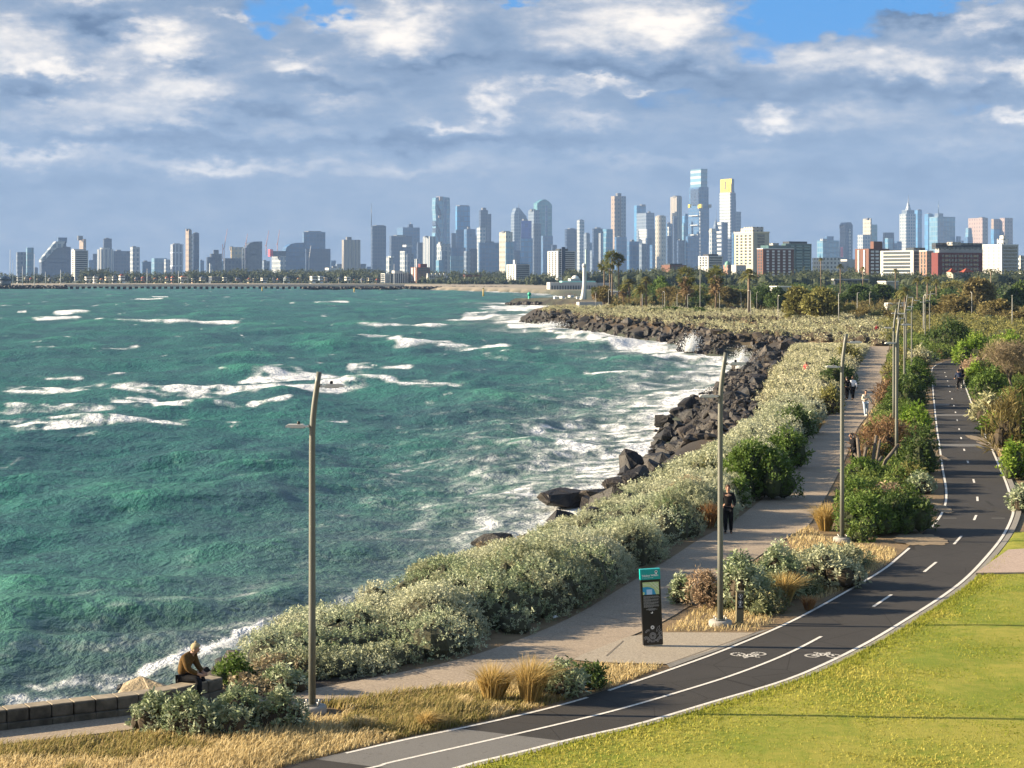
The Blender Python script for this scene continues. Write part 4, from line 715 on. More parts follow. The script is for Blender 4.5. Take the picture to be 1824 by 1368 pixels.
# ---- spray thrown up where waves strike
M_SPRAY = mat('spray', (.85, .87, .88), .7)
def spray(px, py, w, h, n, lab):
    x, y, z = gp(px, py, .3); mp = y / F; t = np.clip(np.abs(rng.normal(size=n)) * .36, 0, 1.1); a = rng.normal(size=(n, 2)) * (.25 + .75 * t)[:, None] * w * mp * .42 * np.abs(rng.normal(size=(n, 1)))
    P = np.c_[x + a[:, 0] + t * w * mp * .25, y + a[:, 1], z + t * h * mp]; n = len(P); s = (.010 + .026 * rng.random(n) ** 2 * (1 - .5 * t)) * y / 150
    tet = np.array([[1, 1, 1], [-1, -1, 1], [-1, 1, -1], [1, -1, -1.]]); V = (P[:, None] + tet[None] * s[:, None, None] * (.6 + .8 * rng.random((n, 4, 1)))).reshape(-1, 3); b = np.arange(n)[:, None, None] * 4
    Q = (b + np.array([[0, 1, 2], [0, 3, 1], [0, 2, 3], [1, 3, 2]])[None]).reshape(-1, 3); tag(npmesh('sea_spray', V, Q, M_SPRAY), lab, 'spray', kind='stuff')
spray(1228, 626, 26, 34, 4200, 'white spray bursting over the headland rocks'); spray(1318, 656, 24, 36, 5000, 'tall white splash at the inner corner of the cove'); spray(1275, 702, 40, 16, 4000, 'white froth breaking against the boulder slope'); spray(400, 1150, 60, 12, 2600, 'white froth of the small breaker behind the seated man'); spray(970, 583, 50, 10, 2500, 'thin white spray along the headland tip')
# ------------------------------------------------------------------ seawall
M_WALL = mat('bluestone_wall', (.10, .088, .068), .9, ns=3.5, amt=.6, bump=.6); M_CAP = mat('wall_cap_stone', (.26, .22, .16), .9, ns=5, amt=.3, bump=.4)
def build_wall():
    P = gp2([(-420, 1353), (0, 1302), (140, 1285), (290, 1266), (398, 1240)]); Q = resample(smooth(P, 6), 22); root = empty('sea_wall', (*P[1], ZP - .05)); tag(root, 'low mossy stone seawall along the near footpath with the seated man', 'wall')
    for i in range(21):
        a, b = Q[i], Q[i + 1]; t = (b - a) / np.linalg.norm(b - a); L = np.linalg.norm(b - a); ang = math.atan2(t[1], t[0]); c = (a + b) / 2 + np.array([-t[1], t[0]]) * .22; rot = Matrix.Rotation(ang, 3, 'Z')
        lo = (c[0] - root.location.x, c[1] - root.location.y); m = MB().box((lo[0], lo[1], -.9), (L - .004, .52, 2.2), rot, bev=.015); m.build('footing_course', M_WALL, root)
        m = MB().box((lo[0], lo[1] + .01, .32), (L - .018, .45, .245), rot, bev=.035); m.build('wall_block', [M_WALL], root)
    m = MB()
    for i in range(21):
        a, b = Q[i], Q[i + 1]; t = (b - a) / np.linalg.norm(b - a); L = np.linalg.norm(b - a); c = (a + b) / 2 + np.array([-t[1], t[0]]) * .22
        m.box((c[0] - root.location.x, c[1] - root.location.y + .01, .448), (L - .024, .40, .03), Matrix.Rotation(math.atan2(t[1], t[0]), 3, 'Z'), bev=.012)
    m.build('coping', M_CAP, root)
build_wall()
# ------------------------------------------------------------------ lamp posts
M_POLE = mat('pole_paint', (.125, .13, .11), .45, ns=2, amt=.08, spec=.5); M_HEAD = mat('lamp_head_paint', (.62, .60, .54), .5, spec=.5); M_BLACK = mat('black_plastic', (.012, .012, .013), .5); M_FOOT = mat('footing_concrete', (.30, .285, .255), .9, ns=8, amt=.15, bump=.2); M_BOLT = mat('galvanised', (.55, .55, .53), .4, .8)
M_STEEL = mat('grey_pole', (.36, .36, .34), .45, .2)
def make_lamp(zb=.15, small=False):
    root = empty('lamp_post')
    if not small:
        MB().lathe((0, 0, -.06), [(0, 0), (.30, 0), (.31, .02), (.31, .17), (.29, .20), (0, .205)], 28).build('footing', M_FOOT, root)
        fl = MB().lathe((0, 0, .148), [(0, 0), (.15, 0), (.15, .02), (0, .022)], 20).build('base_flange', M_POLE, root)
        for k in range(4):
            a = R(45 + 90 * k); MB().lathe((.19 * math.cos(a), .19 * math.sin(a), .14), [(.0, 0), (.016, 0), (.016, .09), (.008, .10), (0, .10)], 8).build('anchor_bolt', M_BOLT, root)
    zs = [.15, 2, 4, 5.6, 5.95, 6.25, 6.5, 6.75, 7.0, 7.22]; xs = [0, 0, 0, 0, .004, .02, .045, .078, .115, .150]; rr = [.078, .075, .070, .066, .065, .064, .062, .060, .058, .056]
    MB().tube([(x, 0, z) for x, z in zip(xs, zs)], rr, 12).build('pole', M_POLE, root)
    for (sgn, z, x0, nm) in ((1, 6.955, .11, 'upper'), (-1, 6.10, .012, 'lower')):
        m = MB(); ang = Matrix.Rotation(R(-4 * sgn), 3, 'Y')
        pts = [(0, .0), (.10, .0), (.13, .03), (.44, .03), (.50, .0), (.50, -.035), (.12, -.045), (.10, -.03), (0, -.03)]
        q = [(x0 + sgn * (.07 + a), z + b) for a, b in (pts if sgn > 0 else pts)]; q = q if sgn > 0 else q[::-1]
        q = [(a, b - .02) for a, b in q]; m.slab([(a, b) for a, b in q[::-1]], -.085, (0, .17)); h = m.build('lamp_head', M_HEAD, root, fix=True)
        MB().box((x0 + sgn * .31, 0, z - .068), (.30, .14, .012)).build('light_panel', mat('lens', (.30, .30, .30), .2), h)
        MB().lathe((x0 + sgn * .30, 0, z + .008), [(0, 0), (.03, 0), (.034, .02), (.034, .05), (.02, .065), (0, .066)], 10).build('sensor_cap', M_BLACK, h)
        MB().tube([(x0 - sgn * .02, 0, z - .03), (x0 + sgn * .10, 0, z - .03)], .035, 8).build('bracket', M_POLE, h)
    return root
LAMP0 = make_lamp()
LAMPS = [(556, 1268, 'nearest tall lamp post with two heads standing in the dry grass'), (1283, 1114, 'second lamp post rising from dead grass beside the bollard sign'), (1500, 964, 'third lamp post on bare earth between the promenade and the bend'), (1597, 842, 'fourth lamp post standing in the russet bush behind the pruned stumps'), (1592, 764, 'fifth lamp post from the viewer beside the lime bush'), (1611, 716, 'sixth lamp post at the dark green bush by the cycleway'), (1600, 690, 'lamp post of the promenade row next to the sixth one'), (1624, 672, 'lamp post of the row standing behind the green bushes left of the cycleway end'), (1614, 652, 'slender far lamp post in the tight cluster beyond the promenade'), (1648, 632, 'far lamp post left of the dark green dome'), (1656, 626, 'lamp post just left of the dark green dome, right one of a close pair')]
for i, (px, py, lab) in enumerate(LAMPS):
    o = LAMP0 if i == 0 else copy_tree(LAMP0); x, y, z = gp(px, py); o.location = (x, y, gz1(x, y)); o.rotation_euler = (0, 0, R((0, 4, -3, 8, -6, 3, 0, 5, -4, 2, 6)[i])); tag(o, lab, 'lamp post', 'two-headed lamp posts along the promenade')
def make_park_light():
    root = empty('park_light'); MB().tube([(0, 0, 0), (0, 0, 3), (0, 0, 5.6), (.05, 0, 5.85), (.2, 0, 6.0)], [.085, .07, .055, .05, .04], 8).build('pole', M_STEEL, root); MB().box((.36, 0, 6.0), (.42, .18, .07), bev=.02).build('lamp_head', M_HEAD, root); MB().lathe((0, 0, 0), [(0, 0), (.2, 0), (.2, .08), (0, .09)], 10).build('footing', M_FOOT, root); return root
PL0 = make_park_light(); first = True
for (px, yb, yt, lab) in ((1494, 583, 522, 'thin park light left of the brown trees right of the date palm'), (1527, 571, 521, 'thin park light against the dark trees above the far promenade'), (1549, 556, 520, 'shorter park light between two dark tree clumps'), (1731, 573, 520, 'park light before the brown-olive trees at right'), (1803, 594, 526, 'park light near the right border with arm to the right'), (1386, 579, 526, 'park light left of the largest olive tree'), (1144, 560, 524, 'park light before the drooping date palm on the headland'), (1180, 556, 520, 'left of two close park lights behind the headland'), (1184, 557, 519, 'right of two close park lights behind the headland'), (1206, 560, 524, 'park light before the first shaggy fan palm'), (1225, 562, 524, 'park light just right of the first shaggy fan palm'),
                          (1247, 552, 476, 'very tall thin pole between the two shaggy fan palms'), (1282, 560, 520, 'park light before the second shaggy fan palm'), (1320, 557, 522, 'park light left of the tall date palm'), (1332, 572, 517, 'left park light of the pair below the tall date palm'), (1337, 573, 517, 'right park light of the pair below the tall date palm'), (1348, 552, 520, 'short park light right of the tall date palm'), (1061, 556, 522, 'park light beside the low white pavilion'), (1084, 556, 515, 'park light right of the low dark kiosk'), (1645, 610, 525, 'pale pole behind the lamp cluster'), (1035, 552, 524, 'leftmost park light on the headland')):
    o = PL0 if first else copy_tree(PL0); first = False; x, y, z = gp(px, yb); s = (yb - yt) * y / F / 6.03; o.location = (x, y, gz1(x, y)); o.scale = (min(s, 1), min(s, 1), s); o.rotation_euler = (0, 0, rng.random() * 6); tag(o, lab, 'light pole', 'park light poles')
# ------------------------------------------------------------------ information totem and bollard sign
M_TEAL = mat('teal_panel', (.0, .33, .32), .35, spec=.5); M_GLOSSB = mat('black_gloss_panel', (.008, .008, .009), .3, spec=.5); M_WHITE = mat('white_print', (.82, .82, .80), .6); M_GREYP = mat('grey_print', (.30, .30, .30), .6); M_GREYD = mat('dim_grey_print', (.10, .10, .10), .5)
def text(name, s, size, loc, m, parent, ex=.001, sx=1.0, bold=0.0):
    c = bpy.data.curves.new(name, 'FONT'); c.body = s; c.size = size; c.extrude = ex; c.offset = bold; t = bpy.data.objects.new(name, c); COL.objects.link(t); me = bpy.data.meshes.new_from_object(t); bpy.data.objects.remove(t); bpy.data.curves.remove(c)
    o = link(name, me, parent); me.materials.clear(); me.materials.append(m); o.rotation_euler = (R(90), 0, 0); o.location = loc; o.scale = (sx, 1, 1); return o
def flat(m, pts, y, mi=0): m.add([(p[0], y, p[1]) for p in pts], [tuple(range(len(pts)))], mi=mi); return m
def ring(m, cx, cz, r, w, y, n=20, a0=0, a1=360, mi=0):
    for k in range(n):
        a, b = R(a0 + (a1 - a0) * k / n), R(a0 + (a1 - a0) * (k + 1) / n)
        flat(m, [(cx + r * math.cos(a), cz + r * math.sin(a)), (cx + r * math.cos(b), cz + r * math.sin(b)), (cx + (r - w) * math.cos(b), cz + (r - w) * math.sin(b)), (cx + (r - w) * math.cos(a), cz + (r - w) * math.sin(a))], y, mi)
def disc(m, cx, cz, r, y, n=20, mi=0): flat(m, [(cx + r * math.cos(2 * math.pi * k / n), cz + r * math.sin(2 * math.pi * k / n)) for k in range(n)], y, mi)
def build_totem():
    x, y, z = gp(1163, 1151.5); root = empty('information_totem', (x, y, ZP + .02)); root.rotation_euler = (0, R(-2.6), R(6)); tag(root, 'tall black information totem with teal top and map on the concrete pad', 'sign')
    w, dp = .50, .13; fy = -dp / 2
    MB().box((0, 0, .845), (w, dp, 1.63), bev=.006).build('panel', M_GLOSSB, root); MB().box((0, 0, .012), (w * .94, dp * .6, .025)).build('base_plate', M_BOLT, root)
    cap = MB().box((0, 0, 1.795), (w + .012, dp + .012, .262), bev=.004).build('top_panel', M_TEAL, root)
    text('title', 'Yalukut Willam', .067, (-.215, fy - .0075, 1.745), M_WHITE, cap, bold=.0012); text('subtitle', 'Our stories  point to coast', .026, (-.212, fy - .0075, 1.705), M_WHITE, cap)
    m = MB(); disc(m, .15, 1.852, .036, fy - .0072, 18, 0); flat(m, [(.118, 1.838), (.15, 1.775), (.182, 1.838)], fy - .0076, 0); disc(m, .15, 1.852, .021, fy - .008, 16, 1); m.build('pin_emblem', [M_WHITE, M_GREYD], cap)
    y1 = fy - .002; mp = MB(); X0, X1, Z0, Z1 = -.205, .205, 1.29, 1.60
    flat(mp, [(X0, Z0), (X1, Z0), (X1, Z1), (X0, Z1)], y1, 0)
    flat(mp, [(X0, Z0), (X1 - .08, Z0), (.08, 1.42), (.0, 1.465), (-.09, 1.485), (X0, 1.48)], y1 - .001, 1); flat(mp, [(-.11, Z0), (.03, Z0), (.03, 1.42), (-.11, 1.42)], y1 - .002, 2); flat(mp, [(X0, Z0), (X0 + .03, Z0), (X0 + .05, 1.34), (X0, 1.37)], y1 - .0015, 0)
    for (a, b, c, d) in ((-.02, 1.6, .205, 1.36), (.07, 1.6, .205, 1.45), (-.19, 1.55, .0, 1.52), (.05, 1.5, .18, 1.56), (.1, 1.47, .205, 1.53)):
        t = Vector((c - a, d - b)).normalized(); q = Vector((-t.y, t.x)) * .006; flat(mp, [(a + q.x, b + q.y), (a - q.x, b - q.y), (c - q.x, d - q.y), (c + q.x, d + q.y)], y1 - .0012, 3)
    mp.build('map', [mat('map_land', (.48, .60, .28), .5), mat('map_water', (.03, .30, .52), .5), mat('map_box', (.40, .60, .82), .5), mat('map_road', (.72, .72, .58), .5)], root)
    t = MB(); zz = 1.245; rr = random.Random(4)
    for blk in range(4):
        for k in range(4 if blk else 4):
            wd = .385 - (rr.random() * .05 if k < 3 else .12 + rr.random() * .12); xx = -.195
            while xx < -.195 + wd:
                l = .012 + rr.random() * .03; flat(t, [(xx, zz), (xx + l, zz), (xx + l, zz + .009), (xx, zz + .009)], y1); xx += l + .006
            zz -= .0165
        zz -= .008
    for k, wd in enumerate((.20, .29, .15)):
        zz -= .018; flat(t, [(-wd / 2, zz), (wd / 2, zz), (wd / 2, zz + .010), (-wd / 2, zz + .010)], y1)
    t.build('body_text', M_GREYP, root)
    e = MB(); disc(e, .0, zz - .055, .027, y1, 16, 0); disc(e, -.010, zz - .042, .016, y1 - .001, 12, 1); disc(e, 0.0, .47, .047, y1, 22, 0); ring(e, 0, .47, .035, .004, y1 - .001, 20, mi=1); disc(e, 0, .47, .018, y1 - .001, 14, 1); e.build('emblem', [M_WHITE, M_GLOSSB], root)
    a = MB()
    for (cx, cz, r, a0, a1) in ((.0, .26, .085, 0, 360), (.0, .26, .062, 0, 360), (.0, .26, .04, 0, 360), (.19, .14, .10, 40, 180), (.19, .14, .075, 40, 180), (.19, .14, .05, 40, 180), (-.17, .16, .09, 0, 140), (-.17, .16, .065, 0, 140), (-.17, .16, .04, 0, 180), (-.08, .10, .07, 0, 180), (-.08, .10, .045, 0, 180), (.07, .10, .07, 0, 180), (.07, .10, .045, 0, 180), (-.11, .34, .08, 60, 180), (-.11, .34, .055, 60, 180)):
        n = 16; 
        for k in range(n):
            b0, b1 = R(a0 + (a1 - a0) * k / n), R(a0 + (a1 - a0) * (k + 1) / n); q = [(cx + r * math.cos(b0), cz + r * math.sin(b0)), (cx + r * math.cos(b1), cz + r * math.sin(b1)), (cx + (r - .011) * math.cos(b1), cz + (r - .011) * math.sin(b1)), (cx + (r - .011) * math.cos(b0), cz + (r - .011) * math.sin(b0))]
            if all(-.24 < p[0] < .24 for p in q): flat(a, q, y1)
    for (lx, lz, an, L) in ((.10, .36, 62, .17), (.15, .32, 48, .15), (.12, .27, 30, .13), (.17, .24, 70, .14)):
        for s in (-1, 1):
            pts = [(lx + math.cos(R(an)) * L * k / 6 - math.sin(R(an)) * s * .026 * math.sin(math.pi * k / 6), lz + math.sin(R(an)) * L * k / 6 + math.cos(R(an)) * s * .026 * math.sin(math.pi * k / 6)) for k in range(7)]
            for p, q in zip(pts, pts[1:]):
                if max(p[0], q[0]) < .24: flat(a, [(p[0] - .005, p[1]), (p[0] + .005, p[1]), (q[0] + .005, q[1]), (q[0] - .005, q[1])], y1)
    a.build('line_art', M_GREYP, root)
build_totem()
def build_bollard():
    x, y, z = gp(1317, 1111); root = empty('bollard_sign', (x, y, ZP)); root.rotation_euler = (0, R(1), R(8)); tag(root, 'short olive bollard sign with black face and white symbols beside the second lamp', 'sign')
    MP = mat('bollard_paint', (.14, .125, .075), .5); MB().box((0, 0, .42), (.20, .12, .86), bev=.008).build('post', MP, root); MB().box((0, 0, .86), (.23, .15, .02)).build('cap', MP, root)
    f = MB().box((0, -.062, .60), (.165, .012, .42)).build('face', M_BLACK, root); y1 = -.0695; m = MB(); ring(m, 0, .75, .055, .006, y1); flat(m, [(-.03, .735), (.0, .775), (.012, .77), (.02, .735), (.0, .74)], y1); flat(m, [(-.02, .69), (.0, .665), (.025, .685), (.01, .70)], y1); ring(m, 0, .575, .055, .006, y1); flat(m, [(-.014, .55), (.014, .55), (.022, .585), (.006, .61), (-.006, .61), (-.022, .585)], y1); flat(m, [(-.03, .495), (.025, .49), (-.01, .53)], y1)
    m.build('symbols', M_WHITE, f); m = MB(); flat(m, [(-.06, .445), (.06, .445), (.06, .47), (-.06, .47)], y1); m.build('caption', M_GREYP, f)
build_bollard()
def build_stumps():
    x, y, z = gp(1556, 850); root = empty('pruned_tree', (x, y, ZP)); tag(root, 'cut-back tree of bare dark upright stumps beside the promenade', 'tree'); mp = y / F
    for (a, b, l, h, r) in ((-30, 0, -28, 70, 4), (-20, .3, -10, 52, 4), (-2, 0, 6, 74, 3.6), (8, .2, 14, 66, 3.2), (22, .1, 46, 58, 4), (4, .5, 20, 34, 4.5), (-12, .6, -30, 40, 3)):
        MB().tube([(a * mp * .6, b, 0), ((a * .7 + l * .15) * mp, b, h * .5 * mp), (l * mp, b + .1, h * mp)], [r * mp, r * mp * .85, r * mp * .7], 8).build('limb', GREYBARK, root)
build_stumps()
# ------------------------------------------------------------------ people
SKIN_ = mat('skin', (.42, .25, .17), .55); EYE = mat('eye', (.01, .01, .01), .3)
def skinmesh(name, verts, edges, rad, m, parent, root=0, sub=1):
    bm = bmesh.new(); ly = bm.verts.layers.skin.verify(); bv = []
    for i, (c, r) in enumerate(zip(verts, rad)):
        v = bm.verts.new(c); v[ly].radius = r if hasattr(r, '__len__') else (r, r); v[ly].use_root = (i == root); bv.append(v)
    for i, j in edges: bm.edges.new((bv[i], bv[j]))
    me = bpy.data.meshes.new(name); bm.to_mesh(me); bm.free(); me.materials.append(m); o = link(name, me, parent)
    md = o.modifiers.new('skin', 'SKIN'); md.use_smooth_shade = True
    if sub: s2 = o.modifiers.new('smooth', 'SUBSURF'); s2.levels = sub; s2.render_levels = sub
    return o
def pose(**k):
    J = dict(pel=(0, 0, .94), spi=(0, -.01, 1.14), che=(0, 0, 1.33), nek=(0, -.005, 1.47), hb=(0, .015, 1.55), hm=(0, .03, 1.62), ht=(0, .02, 1.70), nos=(0, .125, 1.605),
             shl=(.175, 0, 1.40), ell=(.235, -.02, 1.12), wrl=(.245, .04, .87), hal=(.245, .06, .79), shr=(-.175, 0, 1.40), elr=(-.235, -.02, 1.12), wrr=(-.245, .04, .87), har=(-.245, .06, .79),
             hil=(.09, 0, .90), knl=(.10, .01, .49), anl=(.10, -.02, .085), tol=(.115, .14, .035), hir=(-.09, 0, .90), knr=(-.10, .01, .49), anr=(-.10, -.02, .085), tor=(-.115, .14, .035)); J.update(k); return J
def person(label, loc, rz, J, top, legs, shoes, hair, hat=None, skirt=None, bulk=1.0, face=True, sleeves=True, height=1.0, group=None):
    root = empty('person', loc, rz); root.scale = (height,) * 3; tag(root, label, 'person', group)
    K = ['pel', 'spi', 'che', 'nek', 'hb', 'hm', 'ht', 'nos', 'shl', 'ell', 'wrl', 'hal', 'shr', 'elr', 'wrr', 'har', 'hil', 'knl', 'anl', 'tol', 'hir', 'knr', 'anr', 'tor']; ix = {k: i for i, k in enumerate(K)}; V = [J[k] for k in K]
    E = [('pel', 'spi'), ('spi', 'che'), ('che', 'nek'), ('nek', 'hb'), ('hb', 'hm'), ('hm', 'ht'), ('hm', 'nos')] + [(a + s, b + s) for s in 'lr' for a, b in (('sh', 'el'), ('el', 'wr'), ('wr', 'ha'), ('hi', 'kn'), ('kn', 'an'), ('an', 'to'))] + [('che', 'shl'), ('che', 'shr'), ('pel', 'hil'), ('pel', 'hir')]
    rd = dict(pel=(.11, .085), spi=(.105, .08), che=(.14, .10), nek=.052, hb=.065, hm=(.078, .095), ht=(.06, .07), nos=.016, sh=.062, el=.044, wr=.030, ha=(.042, .022), hi=.072, kn=.050, an=.036, to=.034); Rr = [rd.get(k, rd.get(k[:2])) for k in K]; ED = [(ix[a], ix[b]) for a, b in E]
    for s in 'lr':                                             # four fingers and a thumb on each palm
        h = Vector(J['ha' + s]); w = Vector(J['wr' + s]); t = (h - w).normalized(); sd_ = t.cross(Vector((1, 0, 0)) if abs(t.x) < .8 else Vector((0, 1, 0))).normalized(); fwd = t.cross(sd_)
        for k, (o1, L) in enumerate(((-.030, .070), (-.010, .082), (.010, .076), (.030, .060), (.050, .055))):
            b = h + sd_ * o1 + t * (.02 if k < 4 else -.03); m1 = b + t * L * .6 + fwd * .008; m2 = b + t * L + fwd * .028
            if k == 4: m1 = b + (t + sd_).normalized() * .03; m2 = m1 + (t * .8 + sd_ * .4).normalized() * .03
            n0 = len(V); V += [tuple(m1), tuple(m2)]; Rr += [.010, .008]; ED += [(ix['ha' + s], n0), (n0, n0 + 1)]
    body = skinmesh('body', V, ED, Rr, SKIN_, root)
    g = .016 * bulk
    def cloth(name, keys, edges, rads, m):
        ii = {k: i for i, k in enumerate(keys)}; return skinmesh(name, [J[k] for k in keys], [(ii[a], ii[b]) for a, b in edges], rads, m, root)
    bk = bulk; ks = ['pel', 'spi', 'che', 'nek', 'shl', 'ell', 'shr', 'elr']; es = [('pel', 'spi'), ('spi', 'che'), ('che', 'nek'), ('che', 'shl'), ('che', 'shr'), ('shl', 'ell'), ('shr', 'elr')]; rs = [(.165 * bk, .125 * bk), (.15 * bk, .115 * bk), (.165 * bk, .125 * bk), .075, .080 * bk, .062 * bk, .080 * bk, .062 * bk]
    if sleeves: ks += ['wrl', 'wrr']; es += [('ell', 'wrl'), ('elr', 'wrr')]; rs += [.048 * bk, .048 * bk]
    cloth('jacket', ks, es, rs, top)
    cloth('trousers', ['pel', 'hil', 'knl', 'anl', 'hir', 'knr', 'anr'], [('pel', 'hil'), ('hil', 'knl'), ('knl', 'anl'), ('pel', 'hir'), ('hir', 'knr'), ('knr', 'anr')], [(.165, .135), .125, .088, .062, .125, .088, .062], legs)
    for s in 'lr': cloth('shoe', ['an' + s, 'to' + s], [('an' + s, 'to' + s)], [(.05, .055), (.046, .04)], shoes)
    hm, ht, no = Vector(J['hm']), Vector(J['ht']), Vector(J['nos']); up = (ht - hm).normalized(); fw = (no - hm); fw = (fw - up * fw.dot(up)).normalized(); rt = fw.cross(up); M = Matrix((rt, fw, up)).transposed()
    h = MB(); cen = hm + up * .035 - fw * .018; sc = 1.12 if hat else 1.0; h.ball((0, 0, 0), (.092 * sc, .108 * sc, .105 * sc), 14); vs = []
    for v in h.v:
        q = Vector(v)
        if q.y > .02 and q.z < (.05 if not hat else .015): q.y = .02 + (q.y - .02) * .1
        vs.append(tuple(cen + M @ q))
    h.v = vs; hb_ = h.build('beanie' if hat else 'hair', hat or hair, root)
    if hat: p = MB().ball(tuple(cen + M @ Vector((0, -.02, .125))), .032, 8).build('bobble', hat, hb_); c2 = MB().ball(tuple(hm - up * .03 - fw * .055), (.07, .06, .07), 10).build('hair', hair, root)
    for s in (-1, 1):
        MB().ball(tuple(hm + fw * .088 + rt * .032 * s + up * .012), .011, 6).build('eye', EYE, root); MB().ball(tuple(hm + rt * .088 * s - up * .005), (.016, .026, .034), 6).build('ear', SKIN_, root)
    MB().box(tuple(hm + fw * .094 - up * .05), (.045, .012, .010), M).build('mouth', mat('lips', (.30, .12, .10), .5), root)
    return root
C = lambda n, c, r=.9: mat(n, c, r, ns=18, amt=.2, bump=.15, spec=.12)
BLK = C('black_cloth', (.012, .012, .014)); OLV = C('olive_brown_jacket', (.105, .062, .022)); WHT = C('white_cloth', (.72, .72, .74)); CRM = C('cream_knit', (.62, .56, .44)); DENIM = C('pale_denim', (.40, .47, .55)); HAIR_D = mat('dark_hair', (.02, .014, .010), .6); HAIR_B = mat('brown_hair', (.09, .045, .022), .6); RED = C('red_top', (.45, .05, .06)); BEIGE = C('beige_wool', (.36, .30, .18)); DKBLUE = C('dark_blue_cloth', (.02, .03, .06)); WSHOE = mat('white_shoe', (.75, .75, .75), .6); GSHOE = mat('grey_shoe', (.25, .28, .33), .6)
# seated on the seawall, knees towards the path and the sea ahead
sx, sy, sz = gp(338, 1250); SIT = pose(pel=(0, -.02, .12), spi=(0, .0, .33), che=(0, .10, .53), nek=(0, .21, .66), hb=(0, .27, .71), hm=(0, .31, .76), ht=(0, .325, .84), nos=(0, .40, .72), shl=(.20, .13, .60), ell=(.24, .22, .34), wrl=(.12, .42, .22), hal=(.08, .49, .20), shr=(-.20, .13, .60), elr=(-.24, .22, .34), wrr=(-.12, .42, .22), har=(-.08, .48, .21), hil=(.095, .02, .08), knl=(.14, .46, .10), anl=(.15, .46, -.33), tol=(.16, .62, -.395), hir=(-.095, .02, .08), knr=(-.12, .44, .10), anr=(-.13, .36, -.33), tor=(-.14, .52, -.395))
person('person in olive brown jacket and beige bobble hat sitting on the seawall', (sx - .16, sy + .20, ZP + .40), R(-108), SIT, OLV, BLK, BLK, HAIR_B, BEIGE, bulk=1.22, height=.95)
def at(px, py): x, y, z = gp(px, py); return (x, y, ZP + .013)
person('person in black standing on the promenade beside the second lamp pole', at(1297, 951), R(172), pose(anl=(.09, -.02, .085), wrl=(.20, .12, .98), hal=(.17, .17, 1.02), wrr=(-.20, .12, .98), har=(-.16, .17, 1.02)), BLK, BLK, BLK, HAIR_B, bulk=1.0)
WALK = pose(knl=(.10, .16, .50), anl=(.10, .24, .10), tol=(.11, .40, .09), knr=(-.10, -.02, .48), anr=(-.10, -.30, .13), tor=(-.11, -.18, .04), ell=(.24, -.14, 1.14), wrl=(.25, -.10, .90), hal=(.25, -.07, .82), elr=(-.24, .10, 1.14), wrr=(-.25, .24, .94), har=(-.25, .30, .88))
person('person in white hoodie and black trousers walking away on the promenade', at(1519, 713), R(4), WALK, WHT, BLK, BLK, HAIR_B, bulk=1.12)
person('person in cream jumper and pale jeans walking towards the viewer, arm swung out', at(1542, 742), R(186), pose(knl=(.10, .14, .50), anl=(.10, .20, .10), tol=(.11, .36, .07), anr=(-.10, -.22, .11), tor=(-.11, -.08, .04), elr=(-.30, .02, 1.14), wrr=(-.42, .06, .92), har=(-.45, .08, .85), wrl=(.10, .22, 1.12), hal=(.02, .24, 1.16), ell=(.25, .05, 1.12)), CRM, DENIM, WSHOE, HAIR_D, height=.98)
person('person in dark clothes half hidden behind the third lamp pole', at(1508.5, 713), R(2), WALK, BLK, BLK, BLK, HAIR_D)
person('person in dark clothes stepping out from behind the russet bush onto the promenade', at(1523, 834), R(120), pose(spi=(0, .05, 1.12), che=(0, .14, 1.29), nek=(0, .20, 1.42), hb=(0, .24, 1.49), hm=(0, .27, 1.56), ht=(0, .27, 1.64), nos=(0, .37, 1.54), shl=(.175, .14, 1.36), shr=(-.175, .14, 1.36), knr=(-.10, .22, .52), anr=(-.10, .12, .10), tor=(-.11, .28, .05), knl=(.1, -.08, .48), anl=(.1, -.40, .16), tol=(.11, -.30, .06)), BLK, BLK, GSHOE, HAIR_D)
x, y, z = gp(1436, 680); person('person in a red top among the pale thicket above the boulders', (x, y, ZP), R(150), pose(), RED, BLK, BLK, HAIR_D)
x, y, z = gp(1562, 598); person('person in black and red far off beyond the end of the promenade', (x, y, ZP), R(170), pose(), C('maroon_cloth', (.20, .02, .03)), BLK, BLK, HAIR_D)
x, y, z = gp(1330, 589); person('tiny dark figure walking on the headland below the tall date palm', (x, y, ZP), R(90), WALK, BLK, BLK, BLK, HAIR_D)
def bicycle(loc, rz, lab):
    root = empty('bicycle', loc, rz); tag(root, lab, 'bicycle'); fm = mat('bike_frame', (.03, .03, .035), .35)
    for yy in (-.50, .52):
        t = MB(); pts = [(0, yy + .335 * math.cos(2 * math.pi * k / 24), .345 + .335 * math.sin(2 * math.pi * k / 24)) for k in range(25)]; t.tube(pts, .016, 6, False); w = t.build('wheel', M_BLACK, root); s = MB()
        for k in range(8): a = math.pi * k / 8; s.tube([(0, yy + .32 * math.cos(a), .345 + .32 * math.sin(a)), (0, yy - .32 * math.cos(a), .345 - .32 * math.sin(a))], .003, 4)
        s.build('spokes', M_BOLT, w)
    f = MB(); bb = (0, -.06, .29); st = (0, -.20, .84); hd = (0, .36, .86); hl = (0, .40, .70)
    for a, b in ((bb, st), (st, hd), (bb, hl), (st, (0, -.5, .345)), (bb, (0, -.5, .345)), (hl, (0, .52, .345)), (hd, hl)): f.tube([a, b], .017, 6)
    f.build('frame', fm, root); MB().tube([(-.22, .40, .98), (0, .36, .96), (.22, .40, .98)], .013, 6).build('handlebar', M_BLACK, root); MB().box((0, -.21, .94), (.13, .26, .05), bev=.02).build('saddle', M_BLACK, root); MB().tube([(-.09, -.06, .12), (0, -.06, .29), (.09, -.06, .46)], .012, 6).build('cranks', M_BOLT, root)
    return root
